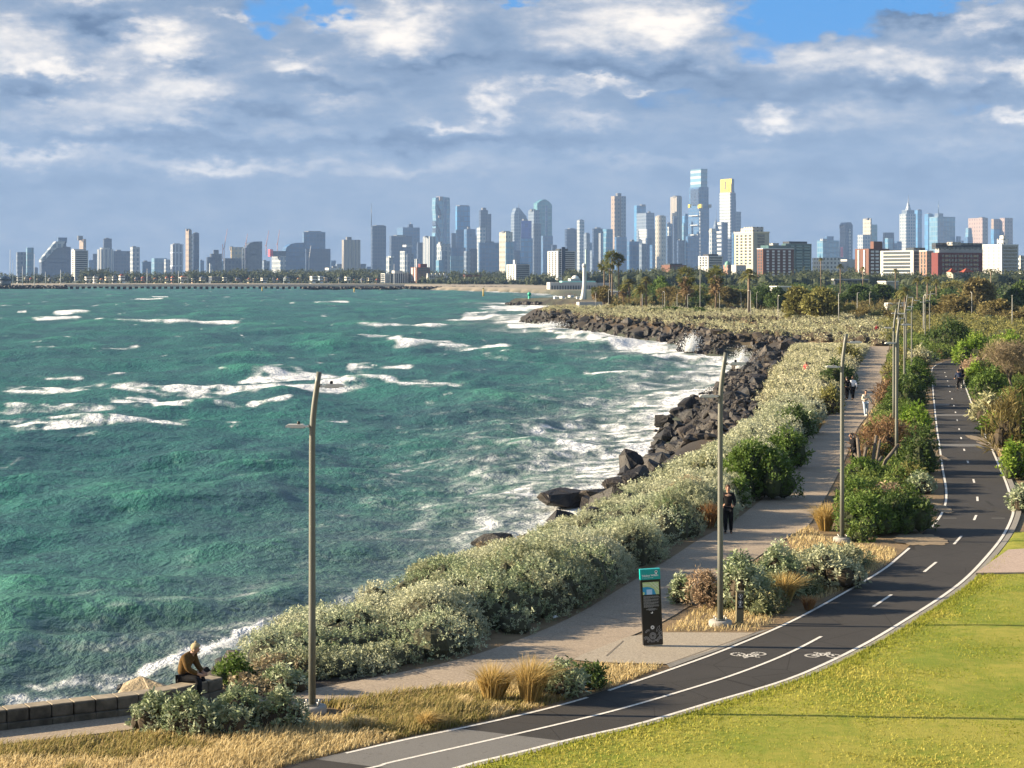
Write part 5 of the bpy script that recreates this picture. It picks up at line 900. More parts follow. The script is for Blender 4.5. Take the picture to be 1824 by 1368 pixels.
RIDE = pose(pel=(0, -.22, 1.03), spi=(0, -.10, 1.20), che=(0, .06, 1.34), nek=(0, .15, 1.45), hb=(0, .19, 1.52), hm=(0, .22, 1.59), ht=(0, .21, 1.67), nos=(0, .32, 1.57), shl=(.18, .06, 1.39), ell=(.23, .22, 1.18), wrl=(.20, .38, 1.03), hal=(.20, .42, 1.0), shr=(-.18, .06, 1.39), elr=(-.23, .22, 1.18), wrr=(-.20, .38, 1.03), har=(-.20, .42, 1.0), hil=(.09, -.2, .98), knl=(.11, .18, .80), anl=(.11, .02, .42), tol=(.11, .14, .36), hir=(-.09, -.2, .98), knr=(-.11, .06, .56), anr=(-.11, -.05, .20), tor=(-.11, .08, .13))
for (px, py, a, l1, l2, cl) in ((1708, 697, 5, 'person in dark cycling clothes riding the left bicycle far up the cycleway', 'left of the two far bicycles on the cycleway', DKBLUE), (1712.5, 690, 4, 'person in black riding the right bicycle far up the cycleway', 'right of the two far bicycles on the cycleway', BLK)):
    x, y, z = gp(px, py); bicycle((x, y, ZP + .016), R(a), l2); person(l1, (x, y, ZP + .016), R(a), RIDE, cl, BLK, BLK, HAIR_D)
# a scrap of litter by the hedge
x, y, z = gp(985, 1103); m = MB().add([(0, 0, 0), (.16, .02, .03), (.15, .12, .01), (.02, .11, .05), (.08, .06, .07)], [(0, 1, 4), (1, 2, 4), (2, 3, 4), (3, 0, 4)]); o = m.build('paper_scrap', M_WHITE); o.location = (x, y, ZP + .03); tag(o, 'crumpled white paper scrap at the foot of the hedge by the promenade', 'litter')
# ------------------------------------------------------------------ trees and palms of the parkland
def tree_proto(name, seed, lm, n=17, N=1500, L=.17, m=7, flat=.8, bare=.10):
    """crown 1 m wide and 1 m tall overall, standing on the origin; scaled per tree"""
    st = np.random.default_rng(seed); B = []
    for k in range(n):
        a = st.random() * 2 * np.pi; q = st.random() ** .6 * .36; zc = bare + .15 + (1 - bare - .25) * st.random() * (1 - .55 * (q / .36) ** 2); r = .10 + .11 * st.random(); B.append((q * math.cos(a), q * math.sin(a), zc, r, r, r * flat))
    B.append((0, 0, .55, .2, .2, .25)); B = np.array(B); me = bushmesh(name, B, N, L, m, .5, .62, .42, [lm, TWIGG], .35, -.8, f=.62, linkit=False)
    t = MB(); t.tube([(0, 0, -.02), (.01, 0, .2), (-.01, .01, .5)], [.035, .028, .014], 7)
    for k in range(5):
        b = B[k]; t.tube([(0, 0, .18 + .05 * k), (b[0] * .5, b[1] * .5, b[2] * .62), (b[0], b[1], b[2])], [.018, .013, .006], 5)
    tr = t.build('trunk', GREYBARK); tm = tr.data; bpy.data.objects.remove(tr); return me, tm
TP = {'olive': [tree_proto('crown', 1, OLIVE), tree_proto('crown', 2, OLIVE, 16)], 'brown': [tree_proto('crown', 3, BROWNO, 15), tree_proto('crown', 4, BROWNO, 12)], 'dark': [tree_proto('crown', 5, DARKG, 15, bare=.05), tree_proto('crown', 6, DARKG, 13)], 'green': [tree_proto('crown', 7, GREEN, 14, bare=.04)]}
def tree(px, yb, yt, w, kind, label, group='trees of the coastal park', yd=None, name='park_tree'):
    x, y, z = gp(px, yb) if yd is None else (*onY(px, yb, yd)[:2], ZP); mp = y / F; hgt = (yb - yt) * mp; W = w * mp * 1.32; root = empty(name, (x, y, gz1(x, y)), rng.random() * 6.28); tag(root, label, 'tree', group)
    cm, tm = random.choice(TP[kind]); c = link('crown', cm, root); t = link('trunk', tm, root)
    for o in (c, t): o.scale = (W, W, hgt)
    return root
for a in [(1426, 575, 506, 50, 'olive', 'large rounded olive tree left of the big pair above the far promenade'), (1462, 577, 508, 56, 'olive', 'large rounded olive tree right of the big pair above the far promenade'), (1525, 552, 503, 44, 'dark', 'dark spreading tree right of the large olive pair'), (1568, 549, 502, 48, 'dark', 'second dark spreading tree beside the white van'), (1537, 574, 546, 26, 'brown', 'small brown-olive tree in front of the dark spreading trees'), (1561, 575, 553, 24, 'olive', 'small olive tree near the lamp cluster'), (1512, 568, 539, 24, 'olive', 'small olive tree with bare stems right of the olive pair'), (1410, 577, 552, 20, 'olive', 'small round olive bush-tree at the foot of the olive pair'),
          (1646, 570, 530, 50, 'dark', 'dark tree behind the cluster of lamp posts'), (1700, 572, 520, 60, 'brown', 'wide brown-olive tree right of the lamp cluster'), (1746, 560, 489, 56, 'brown', 'tallest brown-olive tree at the right of the park'), (1778, 578, 530, 50, 'brown', 'dense brown-olive tree below the white high-rise'), (1812, 560, 499, 44, 'dark', 'dark tree at the right border of the park'), (1820, 582, 553, 34, 'brown', 'low brown-olive tree at the right border'), (1702, 535, 497, 42, 'olive', 'pale olive tree behind the wide brown-olive one'), (1668, 545, 512, 32, 'olive', 'small olive tree behind the dark lamp-cluster tree'),
          (1075, 551, 507, 24, 'brown', 'brown tree left of the tall palms on the headland'), (1176, 540, 489, 36, 'green', 'bright green round tree between the date palms and the first shaggy fan palm'), (1190, 545, 507, 34, 'brown', 'brown tree below the bright green round tree'), (1216, 546, 512, 36, 'brown', 'brown tree under the first shaggy fan palm'), (1240, 545, 506, 34, 'olive', 'brownish olive tree between the two shaggy fan palms'), (1296, 548, 509, 34, 'brown', 'brown tree right of the second shaggy fan palm'), (1318, 548, 514, 30, 'olive', 'olive tree left of the tall date palm'), (1356, 551, 507, 40, 'dark', 'dark tree right of the tall date palm'), (1384, 552, 507, 34, 'dark', 'dark tree left of the large olive pair'), (1268, 549, 518, 26, 'olive', 'low olive tree below the second shaggy fan palm'),
          (1200, 562, 545, 56, 'green', 'low wide bright green bush-tree on the headland'), (1240, 563, 546, 50, 'green', 'second low bright green bush-tree on the headland'), (1165, 562, 547, 34, 'dark', 'low dark bush-tree under the drooping date palm'), (1290, 563, 549, 34, 'olive', 'low olive bush-tree right of the bright green ones'), (1588, 578, 553, 28, 'brown', 'small reddish brown tree just left of the lamp cluster')]: tree(*a)
M_FAN = lm3('fan_leaf', (.10, .085, .03), (.075, .10, .025), (.20, .20, .06), .3); M_DATE = lm3('date_frond', (.11, .10, .03), (.13, .14, .04), (.30, .27, .10), .3); M_SKIRT = lm3('dead_frond', (.12, .08, .04), (.20, .14, .07), (.30, .22, .12), .2)
def fan_palm(px, yb, yt, w, label, skirt=0.0):
    x, y, z = gp(px, yb); mp = y / F; h = (yb - yt) * mp; r = w * mp / 2; root = empty('fan_palm', (x, y, gz1(x, y))); tag(root, label, 'palm tree', 'palms of the coastal park'); hc = h - r * .9
    MB().tube([(0, 0, 0), (.03, 0, hc * .5), (0, 0, hc)], [min(.26, r * .17), min(.19, r * .13), min(.17, r * .12)], 8).build('trunk', BARK, root)
    n = 46; d = unit(rng.normal(size=(n, 3)) + np.array([0, 0, .35])); P = np.repeat(np.array([[0, 0, hc]]), n, 0) + d * r * .42; V, Q, t = leaves(P, d, r * .62, 12, .17, .48, 1.0, None, .12); npmesh('crown', V, Q, M_FAN, root, t)
    if skirt:
        n = 60; a = rng.random(n) * 6.28; zz = hc - skirt * mp * rng.random(n); P = np.c_[np.cos(a) * .2, np.sin(a) * .2, zz]; V, Q, t = leaves(P, np.c_[np.cos(a) * .7, np.sin(a) * .7, -np.ones(n)], r * .8, 8, .2, .5, .8); npmesh('skirt', V, Q, M_SKIRT, root, t)
def date_palm(px, yb, yc, w, label, n=52, yd=None):
    x, y, z = gp(px, yb) if yd is None else (*onY(px, yb, yd)[:2], ZP); mp = y / F; h = (yb - yc) * mp; r = w * mp / 2; root = empty('date_palm', (x, y, gz1(x, y))); tag(root, label, 'palm tree', 'palms of the coastal park')
    MB().tube([(0, 0, 0), (0, 0, h * .5), (0, 0, h * .97)], [min(.42, r * .12), min(.34, r * .1), min(.42, r * .14)], 9).build('trunk', BARK, root); Vs = []; Qs = []; T = []; b = 0
    for k in range(n):
        a = rng.random() * 6.28; e = R(-22 + 105 * rng.random()); L = r * (1.0 + .2 * rng.random()); s = np.linspace(0, 1, 9)[1:]; rad = L * s * math.cos(e) * (1 - .12 * s); zz = h + L * (s * math.sin(e) - .62 * s * s * (1 if e > 0 else .5)); pt = np.c_[rad * math.cos(a), rad * math.sin(a), zz]; tg = unit(np.gradient(pt, axis=0))
        sd_ = unit(np.cross(tg, np.array([0, 0, 1.0])))
        for sg in (-1, 1):
            for f in (0, .5):
                p0 = pt[:-1] + (pt[1:] - pt[:-1]) * f; dl = unit(sd_[:-1] * sg + tg[:-1] * .7 + np.array([0, 0, -.25])) * L * .20 * (1 - .5 * s[:-1])[:, None]; wv = tg[:-1] * L * .028
                v = np.stack([p0 - wv, p0 + wv, p0 + dl + wv * .3, p0 + dl - wv * .3], 1).reshape(-1, 3); Vs.append(v); Qs.append(np.arange(len(v)).reshape(-1, 4) + b); b += len(v); T += [np.clip(.2 + .7 * rng.random(), 0, 1)] * (len(v) // 4)
    npmesh('crown', np.vstack(Vs), np.vstack(Qs), M_DATE, root, T)
for a in [(1076, 548, 466, 17, 'slim fan palm, shortest and leftmost of the tall clump on the headland'), (1086, 549, 472, 15, 'slim fan palm, low head in the middle of the tall headland clump'), (1090, 547, 450, 22, 'tallest slim fan palm of the headland clump'), (1102, 547, 455, 18, 'second tallest slim fan palm, right one of the headland clump')]: fan_palm(*a)
for a in [(1222, 556, 480, 27, 'shaggy fan palm with brown skirt, left of the two thick ones', 22), (1275, 557, 478, 27, 'shaggy fan palm with brown skirt, right of the two thick ones', 24), (1110, 550, 508, 15, 'short fan palm right of the tall headland clump', 10), (1060, 553, 513, 13, 'small fan palm left of the brown headland tree', 8)]: fan_palm(*a)
for a in [(1143, 556, 517, 42, 'drooping date palm in front on the headland'), (1121, 550, 505, 38, 'date palm left behind the drooping one on the headland'), (1151, 550, 499, 30, 'date palm right behind the drooping one on the headland'), (1334, 568, 489, 42, 'tall date palm standing above the park trees'), (1612, 568, 520, 40, 'date palm beside the white van near the lamp cluster'), (1652, 556, 498, 26, 'slim date palm above the dark lamp-cluster tree'), (1634, 550, 500, 22, 'left small date palm behind the lamp cluster'), (1668, 552, 502, 22, 'right small date palm behind the lamp cluster'), (1497, 540, 474, 17, 'tall slim palm before the dark flat-roofed hall'), (1462, 540, 462, 12, 'narrow dark pine-like palm left of the dark flat-roofed hall'), (1595, 545, 482, 15, 'dark palm before the white curved apartments'), (1765, 545, 482, 14, 'dark palm before the white high-rise'), (1537, 545, 478, 13, 'dark palm before the brick apartments with white balconies')]: date_palm(*a)
# leafless tree on the right verge
def bare_tree():
    x, y, z = gp(1808, 712); root = empty('leafless_tree', (x, y, ZP)); tag(root, 'grey leafless twiggy tree leaning left on the right verge', 'tree'); mp = y / F; t = MB(); top = (-14 * mp, 0, 46 * mp); t.tube([(0, 0, 0), (-5 * mp, 0, 22 * mp), top], [.11, .09, .06], 7); tips = []
    for k in range(16):
        a = rng.random() * 6.28; q = (14 + 24 * rng.random()) * mp; e = (top[0] - 6 * mp + q * math.cos(a), q * math.sin(a) * .8, (58 + 36 * rng.random()) * mp); t.tube([top if k % 2 else (-8 * mp, 0, 32 * mp), ((top[0] + e[0]) / 2, e[1] / 2, (top[2] + e[2]) / 2 + .1), e], [.04, .025, .01], 5); tips.append(e)
    t.build('trunk', GREYBARK, root); tips = np.array(tips); B = np.c_[tips, np.full((16, 3), 12 * mp) * (.7 + .5 * rng.random((16, 1)))]; bushmesh('twigs', B, 1500, .45, 7, .09, .5, .6, [lm3('grey_twig', (.15, .12, .08), (.24, .19, .12), (.36, .30, .18), .15), GREYBARK], .45, -.9, parent=root, f=.12)
bare_tree()

# ------------------------------------------------------------------ buildings
FM = {}
def fm(key):
    if key not in FM:
        w, g, bay, fl, ww, wh = {
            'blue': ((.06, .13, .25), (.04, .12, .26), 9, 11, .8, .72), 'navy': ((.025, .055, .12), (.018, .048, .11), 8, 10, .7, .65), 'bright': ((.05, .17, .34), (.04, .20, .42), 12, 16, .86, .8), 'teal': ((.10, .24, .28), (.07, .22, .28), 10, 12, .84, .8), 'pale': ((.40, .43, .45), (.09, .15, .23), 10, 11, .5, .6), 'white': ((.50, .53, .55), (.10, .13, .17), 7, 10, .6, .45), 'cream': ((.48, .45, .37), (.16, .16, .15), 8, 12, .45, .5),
            'tan': ((.33, .26, .21), (.16, .14, .14), 12, 13, .4, .45), 'grey': ((.17, .22, .29), (.06, .10, .17), 8, 11, .55, .6), 'dgrey': ((.06, .085, .12), (.03, .05, .09), 9, 12, .6, .6), 'vstripe': ((.46, .48, .49), (.05, .09, .16), 10, 1e4, .52, 1.0), 'nstripe': ((.60, .64, .70), (.035, .06, .13), 9, 34, .62, .9), 'hstripe': ((.60, .60, .57), (.06, .08, .11), 1e4, 12.5, 1.0, .52), 'pink': ((.34, .27, .25), (.20, .14, .14), 12, 12, .42, .45), 'gold': ((.95, .62, .06), (.9, .55, .04), 30, 30, .9, .9), 'ochre': ((.45, .32, .12), (.20, .17, .11), 12, 14, .5, .5), 'cyan': ((.16, .27, .36), (.08, .22, .35), 12, 15, .8, .72),
            'band': ((.36, .42, .47), (.10, .22, .32), 1e4, 17, 1.0, .55), 'royal': ((.02, .07, .42), (.02, .06, .36), 12, 14, .8, .8), 'wrap': ((.75, .10, .14), (.6, .08, .12), 14, 12, .4, .4), 'roof': ((.16, .17, .19), (.10, .11, .12), 20, 20, .3, .3), 'beige': ((.38, .35, .30), (.15, .15, .16), 9, 1e4, .38, 1.0), 'lattice': ((.40, .44, .46), (.05, .10, .15), 12, 15, .6, .62)}[key]
        FM[key] = facade('facade_' + key, w, g, bay, fl, ww, wh)
    return FM[key]
def plan(x0, x1, s, Y, a=None, depth=None):
    """corner plan whose outline covers px x0..x1 at distance Y, the sunny left wall filling the share s"""
    W = (x1 - x0) * Y / F; a = R(24) if a is None else a
    if s <= .02: a = R(4); d = depth or min(max(W * .8, 12), 45); w = W
    else: d = s * W / math.sin(a); w = (1 - s) * W / math.cos(a)
    k = np.array([(x0 - HX + s * (x1 - x0)) * Y / F, Y]); u = np.array([math.cos(a), math.sin(a)]); v = np.array([-math.sin(a), math.cos(a)])
    return [tuple(k), tuple(k + w * u), tuple(k + w * u + d * v), tuple(k + d * v)]
def zpx(py, Y): return H + (HY - py) * Y / F
def tower(label, Y, parts, name='tower_block', cat='skyscraper', group='towers of the skyline'):
    """parts: (kind, name, facade, x0, x1, ytop, ybottom or None, share of lit wall, step back)"""
    x0 = min(p[3] for p in parts); x1 = max(p[4] for p in parts); root = empty(name, ((((x0 + x1) / 2) - HX) * Y / F, Y, 2.0)); tag(root, label, cat, group)
    for i, p in enumerate(parts):
        kind, nm, f, xa, xb, yt, yb, s = p[:8]; dy = p[8] if len(p) > 8 else 0; Yp = Y + dy; z0 = 1.0 if yb is None else zpx(yb, Yp); z1 = zpx(yt, Yp); m = MB()
        if kind == 'b': pl = plan(xa, xb, s, Yp); m.prism(pl, z0, z1)
        elif kind == 't':                                      # narrowing to the top
            pl = plan(xa, xb, s, Yp); c = np.mean(pl, 0); m.prism(pl, z0, z1, top=[tuple(c + (np.array(q) - c) * .78) for q in pl])
        elif kind == 'c':                                      # round or oval
            r = (xb - xa) * Yp / F / 2; cx = ((xa + xb) / 2 - HX) * Yp / F; m.prism([(cx + r * math.cos(2 * math.pi * k / 20), Yp + r + r * math.sin(2 * math.pi * k / 20)) for k in range(20)], z0, z1)
        elif kind == 'p':                                      # outline (px) given depth; s = list of points
            pts = [onY(q[0], q[1], Yp) for q in s]; m.slab([(q[0], q[2]) for q in pts], Yp, (-12, 26))
        elif kind == 'm':                                      # mast
            r = max((xb - xa) * Yp / F / 2, .35); cx = ((xa + xb) / 2 - HX) * Yp / F; m.tube([(cx, Yp + 14, z0), (cx, Yp + 14, (z0 + z1) / 2), (cx, Yp + 14, z1)], [r, r * .7, r * .4], 6)
        elif kind == 's':                                      # spire
            pl = plan(xa, xb, .4, Yp + 6); c = np.mean(pl, 0); m.prism(pl, z0, z1, top=[tuple(c + (np.array(q) - c) * .06) for q in pl])
        o = m.build(nm, fm(f), root, fix=(kind == 'p')); mx = Matrix.Translation(root.location).inverted(); o.data.transform(mx)
    return root
B = 'b'
def bb(f, x0, x1, yt, s, yb=None, dy=0, nm='tower_body'): return (B, nm, f, x0, x1, yt, yb, s, dy)
def cap(x0, x1, yt, yb, f='roof', s=.3, dy=6, nm='plant_room'): return (B, nm, f, x0, x1, yt, yb + 2, s, dy)
Y1 = 4600; Y2 = 5400; Y3 = 6000; Y4 = 6600
TW = [
 ('two-part teal-grey tower pair at the far left of the skyline', Y1, [bb('grey', 26, 45, 449, .25), bb('cyan', 44, 59, 441, .3, dy=20, nm='taller_wing')]),
 ('sloping ship-like blue tower with pale lattice slope at the left of the skyline', Y1, [('p', 'sloping_body', 'navy', 73, 126, 430, None, [(74, 500), (74, 464), (101, 431), (118, 431), (118, 439), (126, 440), (126, 500)]), ('p', 'lattice_slope', 'lattice', 73, 118, 431, None, [(73.5, 467), (73.5, 462), (100, 430), (116, 430), (113, 440), (101, 442), (76, 467)], -8), bb('blue', 100, 118, 423, .2, 432, 10, 'top_box')]),
 ('tan-topped tower rising behind the white striped beach apartments', Y1, [bb('tan', 134, 153, 426, .75), cap(136, 147, 420, 426)]),
 ('dark blue tower top behind the pale rounded tower', Y2, [bb('navy', 182, 198, 425, .2), cap(186, 194, 423.5, 425)]),
 ('pale rounded tower with vertical ribs, left part of the skyline', Y1, [('c', 'tower_body', 'vstripe', 170, 199, 444, None, 0), ('c', 'crown', 'pale', 176, 193, 441, 445, 0, 8)]),
 ('long low dark blue slab right of the pale rounded tower', Y2, [bb('navy', 199, 229, 447, .05), cap(205, 215, 445, 447)]),
 ('half cream half grey tower right of the long low dark slab', Y1, [bb('pale', 228, 248, 440, .42), cap(234, 242, 438.5, 440)]),
 ('low blue block between the half cream tower and the pale blue slab', Y1, [bb('blue', 250, 268, 466, .2), cap(255, 262, 464, 466)]),
 ('pale blue office slab left of the navy striped tower', Y2, [bb('cyan', 266, 296, 460, .3), bb('pale', 290, 303, 462, .4, dy=-20, nm='side_wing')]),
 ('navy and white striped tower left of the tan and white tall pair', Y1, [bb('nstripe', 300, 325, 435, .3), cap(306, 320, 433.5, 435)]),
 ('slim salmon tan tower, tallest of the left group', Y1, [bb('tan', 327, 341, 409, .65), cap(329, 339, 407.5, 409)]),
 ('white wavy-fronted tower between the salmon tower and its dark blue neighbour', Y1 - 60, [('c', 'tower_body', 'white', 335.5, 344, 418, None, 0), ('c', 'crown', 'white', 337, 343, 416.5, 418.5, 0, 3)]),
 ('dark blue tower on the right of the white wavy tower', Y1, [bb('navy', 343, 354, 415, .12), cap(345, 352, 414, 415)]),
 ('low grey-blue block right of the dark blue tower pair', Y2, [bb('blue', 354, 363, 464, .3), cap(356, 360, 462.5, 464)]),
 ('stepped dark tower under construction below the left cranes', Y1, [bb('dgrey', 372, 394, 452, .2), bb('navy', 366, 382, 458, .2, dy=-15, nm='lower_step'), bb('dgrey', 379, 389, 445, .2, 453, 10, 'top_step'), bb('pale', 372, 377, 469, .4, dy=-40, nm='light_block')]),
 ('wide dark block below the ochre tower', Y1 - 40, [bb('dgrey', 396, 434, 460, .12), bb('cyan', 390, 398, 465, .5, dy=-15, nm='side_wing')]),
 ('ochre building with dark grey left shoulder', Y2, [bb('ochre', 410, 433, 440, .1), cap(408, 415, 439, 444)]),
 ('dark tower with curved left shoulder and glinting windows', Y1, [('p', 'curved_body', 'dgrey', 436, 467, 430, None, [(437, 500), (437, 446), (440, 438), (446, 432.5), (454, 430.3), (467, 430), (467, 500)]), bb('vstripe', 434.5, 438, 442, .5, dy=-10, nm='light_fin')]),
 ('grey low block between the curved tower and the pink-topped site', Y1, [bb('grey', 466, 480, 465, .3), cap(468, 474, 463, 465)]),
 ('white-fronted block with pink wrapped unfinished top', Y1, [bb('pale', 478, 509, 456, .7), bb('dgrey', 480, 508, 447, .1, 457, 8, 'unfinished_top'), bb('wrap', 476, 486, 444, .5, 457, -4, 'pink_wrap')]),
 ('blue tower with curved left shoulder before the big flat-topped block', Y1, [('p', 'curved_body', 'blue', 509, 544, 432, None, [(509, 500), (509, 444), (512, 439), (518, 435), (526, 433), (544, 432), (544, 500)])]),
 ('big flat-topped blue block, widest of the left skyline', Y2, [bb('blue', 538, 578, 413, .08), ('b', 'lower_block', 'navy', 543, 587, 443, None, .05, -30), cap(540, 571, 411.5, 413)]),
 ('low white banded block right of the widest blue block', 3600, [bb('hstripe', 577, 605, 477, .3), cap(590, 600, 474, 477)]),
 ('beige concrete slab tower with vertical piers', 4200, [bb('beige', 608, 641, 427, .14), cap(615, 626, 422, 427)]),
 ('dark blue tower with mast at its left edge', Y2, [bb('navy', 660, 687, 402, .12), ('m', 'mast', 'roof', 660, 661.6, 362, 402, 0, -8), cap(664, 684, 401, 402)]),
 ('wide dark blue tower left of the domed one', Y2, [bb('navy', 693, 733, 420, .1), cap(700, 722, 418.5, 420)]),
 ('blue tower with small dome-like peak', Y3, [bb('blue', 705, 747, 405, .3), ('t', 'peak', 'navy', 725, 736, 399, 406, .3, 10), ('m', 'finial', 'roof', 729.5, 731, 395, 400, 0, 4)]),
 ('short pale tower with white top in front of the domed blue tower', 4300, [bb('pale', 711, 724, 447, .75), bb('grey', 722, 737, 452, .3, dy=25, nm='rear_wing'), bb('white', 716, 735, 436, .4, 440, 30, 'white_top'), bb('vstripe', 738, 747, 461, .5, dy=-20, nm='low_wing')]),
 ('slim pale shaft left of the dark low-rise by the beach', 4300, [bb('pale', 687, 699, 457, .5), bb('white', 690, 702, 456, .5, 459, -6, 'white_cap')]),
 ('white and dark split tower left of the twisting tall tower', Y1, [bb('vstripe', 752, 776, 421, .55), cap(756, 762, 420, 421)]),
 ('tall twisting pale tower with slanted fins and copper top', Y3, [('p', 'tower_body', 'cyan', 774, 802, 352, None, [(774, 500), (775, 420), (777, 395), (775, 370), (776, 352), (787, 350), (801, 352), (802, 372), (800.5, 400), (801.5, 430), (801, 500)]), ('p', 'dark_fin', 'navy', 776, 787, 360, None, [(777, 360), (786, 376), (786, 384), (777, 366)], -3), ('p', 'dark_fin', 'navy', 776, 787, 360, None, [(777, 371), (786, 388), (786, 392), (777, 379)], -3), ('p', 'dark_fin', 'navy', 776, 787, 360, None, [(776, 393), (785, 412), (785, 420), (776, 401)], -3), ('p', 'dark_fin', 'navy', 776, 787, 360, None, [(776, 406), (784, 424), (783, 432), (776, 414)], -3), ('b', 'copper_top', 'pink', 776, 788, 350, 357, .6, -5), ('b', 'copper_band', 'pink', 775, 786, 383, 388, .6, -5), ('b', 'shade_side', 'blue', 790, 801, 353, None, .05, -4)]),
 ('bright blue flat-topped glass tower', Y3, [bb('bright', 811, 837, 367, .12), cap(812, 835, 365.5, 367), bb('blue', 809, 826, 409, .2, dy=-40, nm='podium')]),
 ('mid-height grey-blue tower pair in front of the bright blue glass tower', Y2, [bb('blue', 826, 847, 408, .25), cap(832, 838, 404, 408), bb('navy', 803, 812, 415, .2, dy=30, nm='left_wing')]),
 ('dark blue tower with square notch on top', Y3, [bb('navy', 853, 869, 374, .2), bb('navy', 868, 875, 381, .2, dy=25, nm='right_wing'), cap(857, 866, 370, 374)]),
 ('glinting pale tower in front of the dark notch-topped tower', Y2, [bb('pale', 849, 865, 405, .4), cap(853, 861, 403.5, 405)]),
 ('cluttered pale building site left of the long blue office', Y1, [bb('pale', 777, 802, 434, .35), bb('white', 780, 788, 431, .5, 437, -10, 'site_hut'), bb('grey', 783, 796, 447, .3, dy=-60, nm='lower_block'), bb('cyan', 776, 790, 463, .4, dy=-90, nm='glass_block')]),
 ('long blue office slab below the bright blue tower', Y1, [bb('blue', 797, 829, 441, .2), bb('cyan', 797, 826, 456, .2, dy=-60, nm='front_block'), bb('grey', 826, 838, 447, .4, dy=-30, nm='side_block'), bb('navy', 836, 850, 443, .1, dy=10, nm='dark_block')]),
 ('broad plain blue block left of the cream tower', Y1, [bb('blue', 852, 889, 432, .05), bb('navy', 862, 880, 430, .1, 433, 10, 'roof_band')]),
 ('cream tower with sunlit left side and pale blue flank', Y1, [bb('cream', 889, 913, 413, .5), cap(893, 908, 411.5, 413), bb('cyan', 900, 915, 431, .08, dy=-30, nm='blue_flank')]),
 ('tower with knife-edge sloping top and antenna', Y4, [('p', 'tower_body', 'grey', 916, 939, 370, None, [(916, 500), (916, 382), (920, 370), (926, 371), (938, 386), (939, 500)]), ('p', 'dark_slope', 'navy', 925, 939, 372, None, [(925, 371), (938, 386), (938, 392), (925, 392)], -3), ('m', 'antenna', 'roof', 923.5, 924.6, 362, 372, 0)]),
 ('royal blue glass tower with stepped top', Y3, [bb('royal', 928, 947, 393, .05, 425), bb('bright', 926, 949, 424, .1), cap(930, 940, 390, 393)]),
 ('brown-grey tower with dark right face between royal blue and teal towers', Y3, [bb('grey', 941, 961, 374, .5), bb('dgrey', 949, 964, 398, .15, dy=-40, nm='front_wing'), cap(944, 954, 372.5, 374)]),
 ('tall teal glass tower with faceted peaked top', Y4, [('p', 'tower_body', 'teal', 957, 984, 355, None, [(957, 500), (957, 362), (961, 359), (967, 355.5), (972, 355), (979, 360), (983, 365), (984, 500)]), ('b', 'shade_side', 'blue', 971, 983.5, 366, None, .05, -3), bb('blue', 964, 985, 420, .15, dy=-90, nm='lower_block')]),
 ('dark grey tower left of the slim pale one in the centre of the skyline', Y3, [bb('navy', 1006, 1028, 408, .15), cap(1011, 1024, 406.5, 408)]),
 ('slim pale needle-like tower behind the white lighthouse', Y3, [bb('pale', 1028, 1041, 392, .35), cap(1031, 1038, 391, 392)]),
 ('grey ribbed tower right of the slim pale tower', Y2, [bb('grey', 1040, 1051, 416, .4), cap(1042, 1049, 414.5, 416)]),
 ('two-slab blue tower with gap left of the tall brown tower', Y2, [bb('navy', 1055, 1074, 407, .12), bb('cyan', 1074, 1092, 408, .35, dy=-20, nm='right_slab'), cap(1060, 1070, 405, 407), bb('vstripe', 1067, 1074, 415, .4, dy=-30, nm='light_strip')]),
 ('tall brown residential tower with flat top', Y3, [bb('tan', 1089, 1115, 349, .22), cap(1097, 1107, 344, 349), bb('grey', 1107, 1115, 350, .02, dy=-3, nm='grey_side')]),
 ('plain blue block below the tall brown tower', Y2, [bb('blue', 1095, 1117, 422, .12), cap(1100, 1110, 420.5, 422)]),
 ('grey block with pale left edge right of the plain blue block', Y1, [bb('blue', 1117, 1139, 430, .18), cap(1123, 1130, 427, 430), bb('grey', 1139, 1152, 434, .3, dy=-20, nm='side_wing')]),
 ('blue tower with light left edge behind the grey gridded tower', Y4, [bb('bright', 1130, 1151, 366, .2), cap(1140, 1150, 364, 366)]),
 ('grey tower with pale gridded lower front', Y3, [bb('grey', 1136, 1166, 379, .5), bb('white', 1139, 1153, 408, .9, 440, -40, 'white_grid'), cap(1154, 1159, 376.5, 379), bb('navy', 1152, 1167, 408, .1, dy=-50, nm='dark_block')]),
 ('round-edged cream column tower', Y2, [('c', 'tower_body', 'cream', 1168, 1187, 385, None, 0), ('c', 'crown', 'beige', 1171, 1184, 383.5, 385.5, 0, 4)]),
 ('small dark blocks between the cream column and the tall slim tower', Y1, [bb('navy', 1187, 1197, 420, .2), bb('pale', 1189, 1195, 404, .4, dy=60, nm='pale_block')]),
 ('tall slim grey tower with sandy rim', Y3, [bb('beige', 1196, 1215, 350, .5), cap(1199, 1213, 348.5, 350), bb('navy', 1199, 1206, 385, .2, dy=-60, nm='dark_front')]),
 ('blue rounded tower left of the tallest skyscraper', Y3, [('c', 'tower_body', 'bright', 1216, 1228, 385, None, 0), ('c', 'crown', 'blue', 1218, 1226, 380.5, 386, 0, 5), bb('cyan', 1215, 1222, 398, .4, dy=-40, nm='pale_wing')]),
